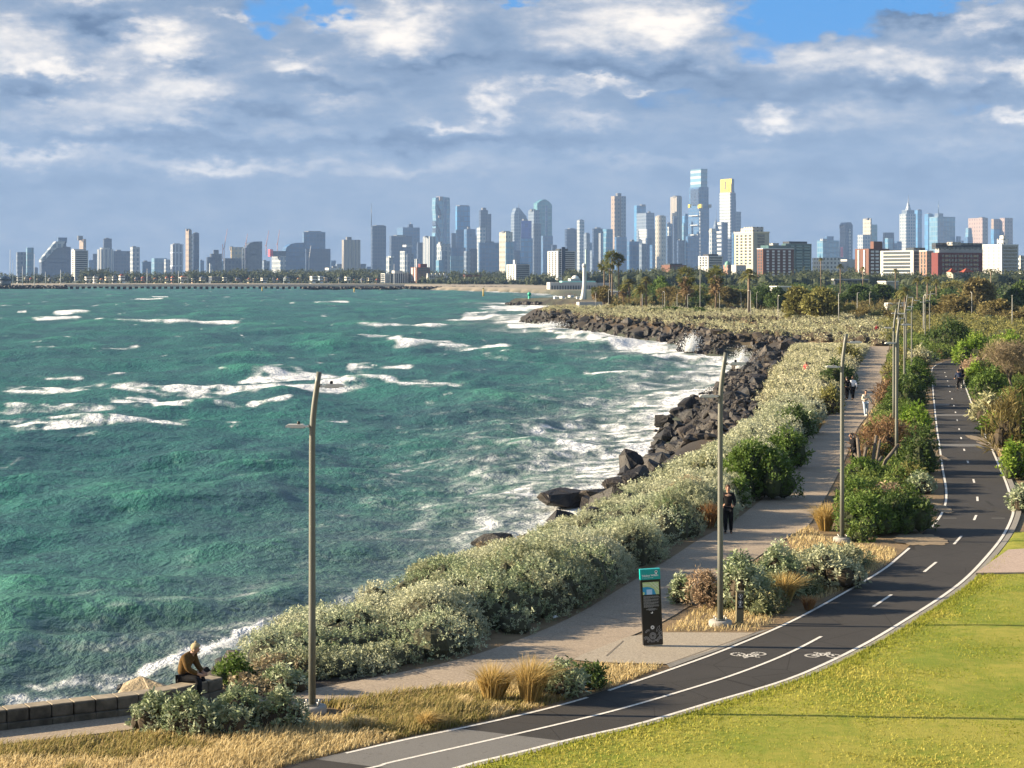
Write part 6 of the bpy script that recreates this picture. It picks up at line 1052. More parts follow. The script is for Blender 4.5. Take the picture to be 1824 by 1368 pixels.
 ('tallest skyscraper, stepped blue glass with golden starburst band', Y3, [bb('blue', 1229, 1264, 366, .45, nm='lower_shaft'), bb('blue', 1230.5, 1263, 333, .45, 367, 4, 'middle_shaft'), bb('band', 1233, 1260.5, 300.5, .56, 334, 10, 'upper_shaft'), bb('gold', 1226, 1232, 364, .4, 370, -14, 'gold_band'), bb('gold', 1244, 1252, 363.5, 371, .5, 371) if 0 else bb('gold', 1244, 1252, 363.5, .6, 371, -16, 'gold_band'), bb('ochre', 1262, 1267.5, 364, .3, 370, 6, 'gold_band'), bb('white', 1246, 1248, 371, .5, None, -8, 'light_strip'), bb('navy', 1232.5, 1245, 336, .95, 365, -4, 'glass_panel'), bb('white', 1229.5, 1244, 383, .9, 384.5, -10, 'floor_band'), bb('white', 1229.5, 1244, 400, .9, 401.5, -10, 'floor_band'), bb('white', 1229.5, 1244, 417, .9, 419, -10, 'floor_band')]),
 ('low blue blocks at the foot of the tallest skyscraper', Y2, [bb('blue', 1222, 1243, 421, .15), bb('navy', 1262, 1278, 430, .2, dy=30, nm='right_block')]),
 ('white banded skyscraper with golden crown', Y3, [bb('white', 1285.5, 1310, 342, .62, nm='tower_body'), bb('navy', 1303, 1310.5, 344, .02, None, -5, 'shade_side'), ('b', 'gold_crown', 'gold', 1287, 1305, 318, 343, .9, -2), bb('navy', 1303.5, 1307.5, 318.5, .02, 343, -4, 'crown_shade_side'), (B, 'crown_slot', 'dgrey', 1291, 1293, 323, 338, .9, -4), (B, 'crown_slot', 'ochre', 1298, 1299, 335, 345, .9, -4)]),  # navy strips put the shade of the right faces into the colour
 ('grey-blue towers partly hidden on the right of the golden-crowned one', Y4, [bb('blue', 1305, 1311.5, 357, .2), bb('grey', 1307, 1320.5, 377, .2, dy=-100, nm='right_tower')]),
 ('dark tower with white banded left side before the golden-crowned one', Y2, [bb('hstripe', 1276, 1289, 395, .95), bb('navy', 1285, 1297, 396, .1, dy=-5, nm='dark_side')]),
 ('cream tapering block left of the dark and white banded tower', Y2, [bb('pale', 1264, 1277, 414, .3), ('t', 'tapered_top', 'cream', 1263, 1277, 407, 414, .3, 2), ('m', 'mast', 'roof', 1277, 1277.8, 373, 408, 0, 400), ('s', 'spire', 'grey', 1269, 1282, 390, 412, 0, 300)]),
 ('broad pale blue block right of the brick apartments', Y2, [bb('cyan', 1458, 1497, 428, .2), bb('blue', 1470, 1486, 421, .2, 429, 12, 'upper_block'), bb('pale', 1462, 1474, 425, .3, 429, -4, 'pale_top')]),
 ('slender dark waisted tower with white stripe', Y3, [('p', 'tower_body', 'navy', 1505, 1519, 396, None, [(1502, 500), (1504, 450), (1506, 420), (1505, 400), (1508, 396), (1516, 396), (1519, 401), (1518.5, 500)]), bb('white', 1512, 1515.5, 408, .6, None, -6, 'white_stripe'), bb('wrap', 1498, 1502, 440, .5, 458, -20, 'red_hoarding')]),
 ('cream and teal stepped tower left of the tapered dark block', Y3, [bb('cream', 1541, 1553, 389, .8), bb('teal', 1552, 1563.5, 400, .1, dy=12, nm='teal_wing'), bb('pale', 1530, 1553, 418, .3, dy=-40, nm='podium'), cap(1543, 1550, 388, 389)]),
 ('tapered dark glass block between the stepped and the spired tower', Y2, [('t', 'tower_body', 'navy', 1572, 1597, 414, None, .15), bb('cyan', 1578, 1591, 424, .3, 444, -14, 'glass_front')]),
 ('grey tower with tall spire', Y4, [bb('pale', 1606, 1633, 381, .3), bb('grey', 1609, 1630, 374, .3, 382, 6, 'upper_tier'), ('s', 'spire', 'pale', 1614, 1624, 357, 375, 0, 8), ('m', 'spire_mast', 'roof', 1619, 1620.6, 347, 366, 0)]),
 ('blue glass slab just right of the spired tower', Y4, [bb('bright', 1631, 1643, 374, .3), cap(1634, 1641, 373, 374)]),
 ('narrow dark blue tower left of the wide antenna-topped tower', Y4, [bb('bright', 1649, 1664, 381, .3), cap(1652, 1660, 380, 381)]),
 ('wide pale blue tower with lattice antenna', Y3, [bb('cyan', 1660, 1705, 386, .22), bb('grey', 1667, 1681, 380, .3, 387, 8, 'plant_tier'), ('m', 'antenna', 'pale', 1672.5, 1674.5, 358, 381, 0), bb('blue', 1704, 1712, 421, .3, dy=10, nm='low_wing')]),
 ('grey-blue block left of the pink tower', Y3, [bb('blue', 1719, 1734, 422, .3), ('t', 'upper_block', 'cyan', 1721, 1733, 406, 423, .3, 10)]),
 ('pink-brown gridded tower near the right end of the skyline', Y3, [bb('pink', 1733.5, 1761, 388, .6), cap(1745, 1756, 386.8, 388)]),
 ('brown and blue paired tower at the right of the skyline', Y3, [bb('tan', 1767, 1787, 390, .15), bb('bright', 1767, 1788, 408, .15, dy=-8, nm='blue_front'), bb('pink', 1784, 1806, 388, .25, dy=-12, nm='brown_wing')]),
 ('low dark blue infill block between the leftmost pair and the sloping tower', Y2, [bb('navy', 60, 67, 477, .3), cap(62, 65, 475.5, 477)]),
 ('grey-blue infill tower behind the striped beach block, right', Y2, [bb('blue', 155, 166, 463, .3), bb('navy', 164, 172, 452, .2, dy=60, nm='rear_wing')]),
 ('navy mid-rise right of the ochre building behind the curved tower', Y3, [bb('navy', 428, 438, 452, .3), cap(431, 435, 450, 452)]),
 ('low blue infill right of the widest blue block', Y2, [bb('blue', 586, 598, 464, .3), bb('grey', 597, 609, 470, .3, dy=-40, nm='right_wing')]),
 ('low blue infill between the beige slab and the masted tower', Y2, [bb('navy', 640, 652, 470, .2), bb('blue', 650, 661, 475, .3, dy=-40, nm='right_wing')]),
 ('dark blue infill block right of the white and dark split tower', Y2, [bb('navy', 742, 754, 432, .2), bb('blue', 764, 777, 430, .2, dy=90, nm='right_wing')]),
 ('blue infill towers between the glinting pale tower and the broad plain block', Y3, [bb('blue', 838, 852, 420, .2), cap(841, 848, 418, 420)]),
 ('blue infill block between the cream tower and the knife-edged tower', Y3, [bb('blue', 905, 920, 430, .2), bb('navy', 912, 930, 446, .2, dy=-80, nm='lower_block')]),
 ('navy infill tower between the teal peaked tower and the white slab apartments', Y2, [bb('navy', 982, 992, 436, .2), bb('blue', 990, 1008, 444, .2, dy=60, nm='right_wing')]),
 ('low blue infill left of the two-slab blue tower', Y3, [bb('blue', 1044, 1058, 432, .2), bb('grey', 1050, 1064, 446, .3, dy=-60, nm='lower_block')]),
 ('dark infill block between the blue edge tower and the cream column', Y2, [bb('navy', 1150, 1162, 424, .2), bb('blue', 1158, 1171, 436, .3, dy=-60, nm='right_wing')]),
 ('grey-blue infill tower right of the cream column', Y3, [bb('blue', 1186, 1198, 398, .2), cap(1189, 1194, 396, 398)]),
 ('navy infill block between the tall slim grey and the rounded blue tower', Y2, [bb('navy', 1206, 1220, 428, .15), cap(1209, 1215, 426, 428)]),
 ('low blue infill block right of the golden-crowned skyscraper', Y2, [bb('blue', 1304, 1318, 414, .2), cap(1307, 1313, 412, 414)]),
 ('low grey infill between the stepped tower and the tapered block', Y3, [bb('grey', 1562, 1574, 432, .3), bb('blue', 1594, 1607, 430, .3, dy=60, nm='right_wing')]),
 ('low blue infill between the wide antenna-topped and the pink tower', Y4, [bb('blue', 1708, 1722, 430, .3), cap(1711, 1717, 428.5, 430)]),
]
for i_, (lab, Y, parts) in enumerate(TW): tower(lab, Y + ((i_ * 3) % 7 - 3) * 95, parts)
# ---- nearer buildings on the far shore and behind the park
M_BAL = mat('balcony_white', (.62, .62, .60), .7); M_WIN = mat('window_glass', (.035, .05, .065), .15, spec=.8); M_DKG = mat('dark_glass', (.02, .035, .06), .2, spec=.7); M_TRIM = mat('cream_trim', (.60, .52, .36), .8)
NF = {'w_apart': facade('render_white', (.45, .45, .44), (.05, .07, .09), 3.2, 3.1, .0, .0), 'creamw': facade('render_cream', (.40, .375, .30), (.05, .07, .09), 3.2, 3.1, .0, .0), 'brick': facade('brick_brown', (.13, .062, .045), (.05, .07, .09), 3.2, 3.1, .0, .0), 'redw': facade('red_render', (.13, .028, .026), (.05, .07, .09), 3.4, 3.2, .0, .0), 'dark': facade('dark_clad', (.035, .04, .05), (.02, .04, .06), 3, 3.2, .7, .6), 'glassg': facade('green_glass', (.05, .10, .11), (.03, .09, .10), 3.2, 3.2, .8, .7), 'palebr': facade('pale_brick', (.28, .17, .13), (.06, .06, .07), 3.2, 3.1, .4, .5), 'grid': facade('white_grid', (.55, .55, .53), (.07, .09, .12), 3.4, 3.2, .5, .55), 'greyc': facade('grey_render', (.34, .33, .31), (.08, .09, .1), 3.6, 3.2, .4, .4)}
_wm = {}
def winmesh(w, h, m):
    k = (round(w, 2), round(h, 2), m.name)
    if k not in _wm:
        o = MB().box((0, 0, 0), (w, .14, h)).build('window', m); _wm[k] = o.data; bpy.data.objects.remove(o)
    return _wm[k]
def windows(root, pl, side, z0, z1, cols, rows, w, h, m, name='window', margin=.08, out=.05):
    """one object per window (or per balcony strip) on a wall of the plan; side 0 faces the viewer, 3 is the sunny left wall"""
    a, b = np.array(pl[side]), np.array(pl[(side + 1) % 4]); d = b - a; L = np.linalg.norm(d); d = d / L; n = np.array([d[1], -d[0]]); me = winmesh(w if w > 0 else L * -w, h, m); lo = root.location
    for r in range(rows):
        for c in range(cols):
            t = margin + (1 - 2 * margin) * (c + .5) / cols; p = a + d * L * t + n * out; o = link(name, me, root); o.location = (p[0] - lo.x, p[1] - lo.y, z0 + (z1 - z0) * (r + .5) / rows - lo.z); o.rotation_euler = (0, 0, math.atan2(d[1], d[0]))
def near_building(label, Y, x0, x1, yt, s, mt, name='apartment_block', cat='apartment building'):
    pl = plan(x0, x1, s, Y); c = np.mean(pl, 0); root = empty(name, (c[0], c[1], 2.0)); tag(root, label, cat)
    def part(nm, xa, xb, y1, y0, ss, m, dy=0, depth=None):
        p = plan(xa, xb, ss, Y + dy, depth=depth); o = MB().prism(p, 1.0 if y0 is None else zpx(y0, Y + dy), zpx(y1, Y + dy)).build(nm, m, root); o.data.transform(Matrix.Translation(root.location).inverted()); return p
    p = part('walls', x0, x1, yt, None, s, mt); return root, p, part, (lambda py: zpx(py, Y))
def build_near():
    # white striped beach apartments on the left
    r, p, pt, z = near_building('tall white beach apartment block with dark balcony stripes at the left', 2600, 120, 155, 446, .38, NF['w_apart']); pt('plant_room', 124, 148, 443.5, 447, .3, NF['w_apart'], 6)
    windows(r, p, 0, z(499), z(447), 1, 14, -.86, 1.9, M_DKG, 'balcony_strip'); windows(r, p, 3, z(499), z(447), 1, 14, -.72, 1.3, M_WIN, 'window_strip'); windows(r, p, 3, z(499), z(447), 2, 14, 1.2, 2.2, M_BAL, 'balcony', .02, .5)
    r, p, pt, z = near_building('white apartment slab with dark stair core behind the white sea baths', 1750, 976, 1026, 447, .36, NF['w_apart']); pt('stair_core', 1000, 1007, 440, None, .1, mat('dark_core', (.02, .035, .07), .6), -9); pt('plant_room', 990, 1012, 443, 448, .3, NF['dark'], 5)
    windows(r, p, 0, z(494), z(448), 1, 13, -.88, 1.25, M_WIN, 'window_strip'); windows(r, p, 3, z(494), z(448), 3, 13, 2.6, 1.4, M_WIN); 
    r, p, pt, z = near_building('white low-rise apartments with dark bays and roof turret behind the beach trees', 1900, 902, 944, 471, .4, NF['w_apart']); pt('turret', 914, 921, 463, 472, .4, NF['w_apart'], 3); pt('penthouse', 919, 941, 470, 473, .1, NF['dark'], 8)
    windows(r, p, 0, z(498), z(472), 4, 7, 4.2, 1.7, M_WIN); windows(r, p, 3, z(500), z(472), 3, 8, 2.4, 1.3, M_WIN)
    r, p, pt, z = near_building('small brown brick apartment tower with red roof box on the far beach', 1950, 730, 765, 476, .36, NF['brick']); pt('roof_box', 744, 760, 470, 477, .3, NF['redw'], 3)
    windows(r, p, 0, z(501), z(477), 4, 8, 2.6, 1.2, M_WIN); windows(r, p, 3, z(501), z(477), 2, 8, 2.6, 1.6, M_BAL, 'balcony', .05, .4)
    r, p, pt, z = near_building('pale terraced low-rise left of the dark glass low-rise on the beachfront', 1960, 677, 694, 487, .5, NF['w_apart']); windows(r, p, 3, z(505), z(488), 1, 5, -.85, 1.5, M_WIN, 'window_strip')
    r, p, pt, z = near_building('dark glass low-rise with white roof box on the beachfront', 1955, 694, 730, 487, .05, NF['dark']); pt('roof_box', 697, 717, 482, 488, .3, NF['w_apart'], 5); windows(r, p, 0, z(505), z(487), 9, 1, .6, 12, M_BAL, 'mullion')
    r, p, pt, z = near_building('row of white gabled terraces right of the brown brick tower', 1940, 759, 797, 491, .1, NF['w_apart'], 'terrace_row', 'houses'); windows(r, p, 0, z(505), z(491), 8, 3, 1.4, 1.8, M_WIN)
    for k in range(5): pt('dormer', 760 + k * 7.3, 765 + k * 7.3, 487, 492, .3, NF['w_apart'], -1)
    r, p, pt, z = near_building('long low hall with dark red roof among the beach trees', 1920, 826, 857, 493, .1, NF['creamw'], 'beach_hall', 'hall'); pt('roof', 825, 858, 489.5, 494, .1, mat('dark_red_roof', (.12, .03, .025), .8), -1); windows(r, p, 0, z(505), z(494), 5, 1, 2.4, 2.6, M_WIN)
    r, p, pt, z = near_building('white arcaded sea baths with small dome by the lighthouse', 1150, 978, 1062, 503, .02, NF['w_apart'], 'sea_baths', 'bath house'); windows(r, p, 0, z(519), z(508), 17, 1, 1.0, 3.3, mat('arch_shade', (.12, .13, .14), .8), 'arch', .02); pt('upper_storey', 1012, 1034, 496, 504, .2, NF['w_apart'], 6); pt('teal_roof', 1000, 1060, 500.5, 503.5, .02, mat('teal_roof', (.22, .48, .46), .6), 5)
    c = onY(1026, 495, 1162); o = MB().ball((c[0] - r.location.x, 12, c[2] - r.location.z - 1.2), (2.6, 2.6, 2.8), 14).build('dome', M_BAL, r); pt('right_wing', 1060, 1100, 504, None, .02, NF['w_apart'], 5)
    # behind the park, right half
    r, p, pt, z = near_building('cream office tower with stepped roof and dark window bands', 1500, 1315, 1372, 414, .46, NF['creamw'], 'office_tower', 'office building'); pt('penthouse', 1328, 1361, 404, 415, .4, NF['greyc'], 4); pt('roof_step', 1324, 1345, 406.5, 415, .8, NF['creamw'], 6); pt('cornice', 1314.2, 1372.8, 412.3, 414.8, .46, M_TRIM, -.5)
    windows(r, p, 3, z(472), z(417), 4, 10, 3.1, 1.5, M_WIN, margin=.04); windows(r, p, 0, z(466), z(417), 1, 9, 6.5, 1.9, M_WIN, margin=.28); windows(r, p, 3, z(474.6), z(419.6), 1, 10, -.97, .5, M_TRIM, 'sill_band', .0, .12)
    r, p, pt, z = near_building('dark brick apartment block with columns of white balconies', 1300, 1351, 1418, 443, .12, NF['brick']); windows(r, p, 0, z(498), z(445), 5, 10, 1.9, 1.3, M_BAL, 'balcony', .06, .35); windows(r, p, 3, z(498), z(445), 2, 10, 1.6, 1.4, M_WIN); pt('penthouse', 1358, 1412, 437, 443.2, .2, NF['glassg'], 4); pt('roof_slab', 1350.5, 1418.5, 442.2, 443.6, .12, M_BAL, -.4); pt('roof_plant', 1372, 1388, 433, 438, .3, NF['greyc'], 8)
    r, p, pt, z = near_building('green glass apartments with balconies behind the dark brick block', 1360, 1394, 1449, 434, .1, NF['glassg']); pt('top_floor', 1397, 1440, 430, 435, .2, NF['dark'], 6); windows(r, p, 0, z(482), z(436), 3, 9, 4.6, .9, mat('balcony_green', (.20, .30, .30), .4), 'balcony', .05, .7)
    r, p, pt, z = near_building('white low office behind the second shaggy fan palm', 1650, 1247, 1289, 456, .35, NF['w_apart'], 'office_block', 'office building'); windows(r, p, 0, z(475), z(457), 5, 4, 2.6, 1.6, M_WIN); windows(r, p, 3, z(475), z(457), 3, 4, 2.6, 1.6, M_WIN); pt('roof_plant', 1254, 1280, 452.5, 456.4, .3, NF['dark'], 6)
    r, p, pt, z = near_building('brown brick church-like hall left of the white low office', 1500, 1180, 1224, 472, .3, NF['brick'], 'brick_hall', 'hall'); pt('roof', 1184, 1216, 469.5, 472.4, .3, NF['dark'], 5); windows(r, p, 0, z(484), z(472), 4, 1, 2, 3, M_WIN)
    r, p, pt, z = near_building('small round brick tower with green dome left of the cream office', 1250, 1290, 1303, 472, .5, NF['palebr'], 'domed_tower', 'tower'); c = onY(1296.5, 472, 1252); MB().ball((c[0] - r.location.x, 0, c[2] - r.location.z), (2.0, 2.0, 2.6), 12).build('dome', mat('copper_green', (.14, .30, .24), .6), r); pt('white_wing', 1303, 1330, 472, None, .3, NF['w_apart'], 8)
    r, p, pt, z = near_building('red-brown brick apartments with white balconies left of the white curved apartments', 1250, 1530, 1588, 443, .3, NF['brick']); pt('roof_box', 1552, 1573, 430, 444, .2, NF['brick'], 3); windows(r, p, 0, z(494), z(445), 4, 8, 2.4, 1.3, M_BAL, 'balcony', .05, .4); windows(r, p, 3, z(494), z(445), 2, 8, 1.5, 2.2, M_BAL, 'balcony', .08, .4); windows(r, p, 0, z(494), z(445), 3, 8, 1.2, 1.6, M_WIN, margin=.2)
    r, p, pt, z = near_building('white modern apartments with curved glass corner', 1180, 1586, 1643, 446, .72, NF['w_apart']); pt('penthouse', 1618, 1650, 441, 447, .3, NF['dark'], 6); windows(r, p, 3, z(492), z(447), 1, 7, -.82, 1.6, M_WIN, 'window_strip', .0); windows(r, p, 0, z(492), z(447), 1, 7, -.8, 1.9, M_DKG, 'window_strip', .0)
    r, p, pt, z = near_building('pale red brick apartments between the white modern and the dark red block', 1170, 1642, 1664, 447, .4, NF['palebr']); windows(r, p, 3, z(494), z(448), 2, 8, 1.2, 1.5, M_WIN); windows(r, p, 0, z(494), z(448), 2, 8, 1.2, 1.5, M_WIN); pt('roof_slab', 1641.5, 1664.6, 446.2, 447.5, .4, M_BAL, -.4)
    r, p, pt, z = near_building('wide dark red apartment complex with black roof storeys', 1120, 1663, 1760, 450, .08, NF['redw']); pt('grey_storey', 1668, 1760, 443, 450.4, .05, NF['greyc'], 4); pt('black_roof', 1662, 1760, 432.5, 443.6, .05, NF['dark'], 7); pt('roof_plant', 1690, 1713, 431, 437, .3, NF['greyc'], 4); windows(r, p, 0, z(498), z(452), 12, 6, 1.5, 1.6, M_WIN); windows(r, p, 0, z(498), z(452), 3, 6, 2.4, .9, mat('balcony_tan', (.36, .26, .16), .8), 'balcony', .02, .5)
    r, p, pt, z = near_building('cream house with bright orange-red tiled roofs before the dark red complex', 980, 1690, 1728, 484, .2, NF['creamw'], 'tiled_house', 'house'); windows(r, p, 0, z(502), z(485), 4, 2, 1.6, 1.8, M_WIN)
    for xa, xb in ((1688, 1707), (1711, 1738)):
        pl = plan(xa, xb, .2, 978); c = np.mean(pl, 0); o = MB().prism(pl, zpx(485, 978), zpx(478, 978), top=[tuple(c + (np.array(q) - c) * .12) for q in pl]).build('roof', mat('orange_tiles', (.30, .06, .03), .8), r); o.data.transform(Matrix.Translation(r.location).inverted())
    r, p, pt, z = near_building('white high-rise apartments with roof turret at the right border', 1150, 1760, 1818, 436, .42, NF['w_apart']); pt('turret', 1780, 1797, 425, 437, .4, NF['grid'], 4); pt('turret_top', 1783, 1793, 419.5, 426, .4, NF['w_apart'], 7); pt('roof_slab', 1759.4, 1818.6, 435, 436.6, .42, M_BAL, -.4); windows(r, p, 3, z(493), z(438), 4, 9, 1.7, 1.5, mat('lattice_shade', (.28, .28, .27), .8), 'window', .03); windows(r, p, 0, z(493), z(438), 4, 9, 2.5, 1.4, M_WIN)
    r, p, pt, z = near_building('pale low flats behind the dark flat-roofed hall', 1500, 1452, 1500, 459, .3, NF['grid']); pt('rear_block', 1500, 1528, 462, None, .4, NF['w_apart'], 14)
    r, p, pt, z = near_building('long dark flat-roofed hall behind the olive trees', 900, 1484, 1552, 499, .05, NF['dark'], 'flat_hall', 'hall'); pt('roof_slab', 1482, 1554, 496.6, 499.2, .05, NF['greyc'], -1)
    r, p, pt, z = near_building('pale walled low building right of the tall date palm', 620, 1375, 1412, 511, .3, NF['greyc'], 'park_building', 'low building'); pt('roof_slab', 1374, 1413, 509.5, 511.4, .3, M_BAL, -.4)
    r, p, pt, z = near_building('pale low building between the dark park trees', 640, 1568, 1603, 502, .3, NF['greyc'], 'park_building', 'low building'); pt('roof_slab', 1567, 1604, 500.6, 502.4, .3, M_BAL, -.4)
    r, p, pt, z = near_building('low white pavilion on the headland behind the palms', 480, 1027, 1074, 538, .1, NF['w_apart'], 'pavilion', 'pavilion'); pt('dark_kiosk', 1034, 1069, 545, None, .1, NF['dark'], -5)
    r, p, pt, z = near_building('beige grey low building behind the brown headland trees', 640, 1072, 1120, 520, .3, NF['greyc'], 'park_building', 'low building'); pt('roof_slab', 1071, 1121, 518.6, 520.4, .3, M_BAL, -.4)
    r, p, pt, z = near_building('grey building at the far right edge behind the white high-rise', 1300, 1806, 1835, 455, .4, NF['grid']); windows(r, p, 0, z(492), z(456), 3, 6, 1.6, 1.5, M_WIN)
build_near()
# lighthouse, marker, boats, breakwater pier
def build_harbour():
    x, y, z = onY(1040, 527, 700); root = empty('lighthouse', (x, y, 1.5)); tag(root, 'slender white curved lighthouse tower by the marina', 'lighthouse'); mp = y / F; h = (531 - 463) * mp
    m = MB(); m.tube([(-3.2 * mp, 0, 0), (-1.6 * mp, 0, h * .10), (-.3 * mp, 0, h * .25), (.5 * mp, 0, h * .5), (.4 * mp, 0, h * .8), (0, 0, h * .9)], [5.6 * mp, 4.6 * mp, 3.6 * mp, 2.9 * mp, 2.5 * mp, 2.5 * mp], 14); m.build('shaft', M_BAL, root); MB().lathe((0, 0, h * .89), [(0, 0), (3.1 * mp, 0), (3.1 * mp, 4 * mp), (2.2 * mp, 6.2 * mp), (0, 7 * mp)], 14).build('lantern', M_BAL, root); MB().tube([(3.6 * mp, 0, 0), (3.6 * mp, 0, h * 1.36)], [1.5 * mp, 1.1 * mp], 8).build('mast', mat('pale_green_mast', (.40, .50, .48), .5), root)
    for (px, py, L, lab) in ((1002, 531, 15, 'white motorboat, left one in the marina by the lighthouse'), (1018, 529, 20, 'white motorboat nearest the lighthouse on its left'), (1033, 532, 22, 'white covered boat at the lighthouse foot'), (1062, 531, 16, 'white motorboat right of the lighthouse'), (990, 532, 12, 'dark hulled motorboat at the left end of the marina')):
        x, y, z = gp(px, py + 5, 1.2); mp = y / F; l = L * mp; root = empty('motorboat', (x, y, .9), rng.random() * .8); tag(root, lab, 'boat', 'boats in the marina'); hull = M_DKG if 'dark' in lab else M_BAL
        MB().add([(-l / 2, -.9, 0), (l * .3, -.8, 0), (l / 2, 0, .1), (l * .3, .8, 0), (-l / 2, .9, 0), (-l / 2, -1.1, 1), (l * .3, -1.1, 1.2), (l * .56, 0, 1.5), (l * .3, 1.1, 1.2), (-l / 2, 1.1, 1)], [(0, 1, 6, 5), (1, 2, 7, 6), (2, 3, 8, 7), (3, 4, 9, 8), (4, 0, 5, 9), (5, 6, 7, 8, 9)]).build('hull', hull, root); MB().box((-l * .08, 0, 1.6), (l * .42, 1.6, 1.0), bev=.1).build('cabin', M_BAL, root)
    spit = MB(); x0 = gp2([(902, 541), (1010, 541)], .3); rr = random.Random(8)
    V = []; 
    for k in range(150):
        t = rr.random(); p = x0[0] + (x0[1] - x0[0]) * t; p = p + np.array([rr.gauss(0, 1), rr.gauss(0, 5)]) ; s = rr.uniform(.6, 1.5) * (.5 + t); spit.ball((p[0], p[1], .1 + s * .3), (s, s, s * .7), 6)
    tag(spit.build('rock_spit', M_ROCK), 'low dark rock spit in front of the marina', 'rocks', kind='stuff')
    x, y, z = gp(943, 539, .6); root = empty('channel_marker', (x, y, .3)); tag(root, 'green channel marker post on the rock spit', 'marker'); MB().lathe((0, 0, 0), [(0, 0), (.8, 0), (.6, 1.2), (.5, 2.8), (0, 3)], 10).build('post', mat('marker_green', (.02, .34, .22), .5), root); MB().lathe((0, 0, 3), [(0, 0), (.7, 0), (.7, .9), (0, 1.4)], 10).build('topmark', mat('marker_green', (.02, .34, .22)), root)
    for (px, py, lab) in ((861, 527, 'yellow channel marker pole in the water off the beach'), (467, 518, 'small yellow post before the pier'), (631, 520, 'thin yellow post at the rocky end of the pier')):
        x, y, z = gp(px, py, .1); root = empty('channel_post', (x, y, -.6)); tag(root, lab, 'marker'); s = 4.6 if px > 800 else 3.4; MB().tube([(0, 0, 0), (0, 0, s)], [.45, .3], 8).build('post', mat('marker_yellow', (.50, .36, .10), .6), root); MB().box((0, 0, s), (.9, .9, .5)).build('topmark', mat('marker_yellow', (.5, .36, .1)), root)
    # pier on piles, running into a rock breakwater at both ends
    root = empty('pier', (-300, 1490, 0)); tag(root, 'long low concrete pier on dark piles across the bay', 'pier'); Yp = 1490; k = F / Yp; xa = (112 - HX) / k; xb = (720 - HX) / k
    MB().box(((xa + xb) / 2 + 300, 0, 2.1), (xb - xa, 8, .9)).build('deck', mat('pier_concrete', (.36, .33, .29), .85, ns=.3, amt=.2), root); MB().box(((xa + xb) / 2 + 300, 5, 3.0), (xb - xa, .3, .9)).build('parapet', mat('pier_concrete', (.36, .33, .29)), root); pm = None; n = 58
    for i in range(n):
        if pm is None: o = MB().box((0, 0, 0), (1.6, 5, 3)).build('pile', mat('pile_dark', (.03, .03, .032), .9), root); pm = o.data
        else: o = link('pile', pm, root)
        o.location = (xa + (xb - xa) * (i + .5) / n + 300, -.6, .2)
    def mound(nm, x0, x1, hgt, lab, Yd):
        m = MB(); rr = random.Random(int(x1)); n = int((x1 - x0) * 3.2)
        for i in range(n):
            s = rr.uniform(.7, 1.5); m.ball(((x0 + (x1 - x0) * rr.random() - HX) * Yd / F, Yd + rr.gauss(0, 2.2), rr.random() * hgt * .8), (s * 1.2, s, s * .8), 6)
        tag(m.build(nm, M_WET), lab, 'rocks', kind='stuff')
    mound('breakwater_rocks', -30, 118, 2.6, 'dark rock breakwater at the left end of the pier', 1480); mound('breakwater_rocks', 540, 905, 2.0, 'dark rock breakwater under the right end of the pier', 1420)
    root = empty('kiosk', onY(8, 505, 1484)); tag(root, 'small grey round building at the left end of the breakwater', 'kiosk'); MB().lathe((0, 0, -3), [(0, 0), (5, 0), (5, 6), (0, 6)], 12).build('walls', NF['greyc'], root); MB().lathe((0, 0, 3), [(0, 0), (5.6, 0), (4, 2), (1, 3), (0, 3.4)], 12).build('roof', NF['dark'], root)
build_harbour()
def build_cranes():
    mc = mat('crane_paint', (.40, .20, .16), .6)
    for (x, yb, ym, jx, jy, lab) in ((399, 470, 442, 405, 407, 'tower crane with raised jib above the stepped dark tower'), (396.5, 462, 436, 397, 434, 'short crane mast beside the raised jib crane'), (438, 440, 432, 441, 416, 'small crane behind the curved dark tower'), (474, 455, 436, 479, 410, 'left crane above the pink wrapped top'), (494, 455, 434, 498, 409, 'right crane above the pink wrapped top'), (550, 490, 462, 554, 437, 'pale crane before the widest blue block')):
        Y = 4500; a = onY(x, yb, Y); b = onY(x + .3, ym, Y); c = onY(jx, jy, Y); d = onY(x - (jx - x) * .35, ym + 2, Y); root = empty('tower_crane', a); tag(root, lab, 'crane', 'cranes over the skyline'); L = lambda q: (q[0] - a[0], 0, q[2] - a[2])
        MB().tube([(0, 0, 0), L(b)], [.75, .75], 4).build('mast', mc if 'pale' not in lab else M_BAL, root); MB().tube([L(b), L(c)], [.8, .4], 4).build('jib', mc if 'pale' not in lab else M_BAL, root); MB().tube([L(b), L(d)], [.9, .9], 4).build('counter_jib', mc, root)
build_cranes()
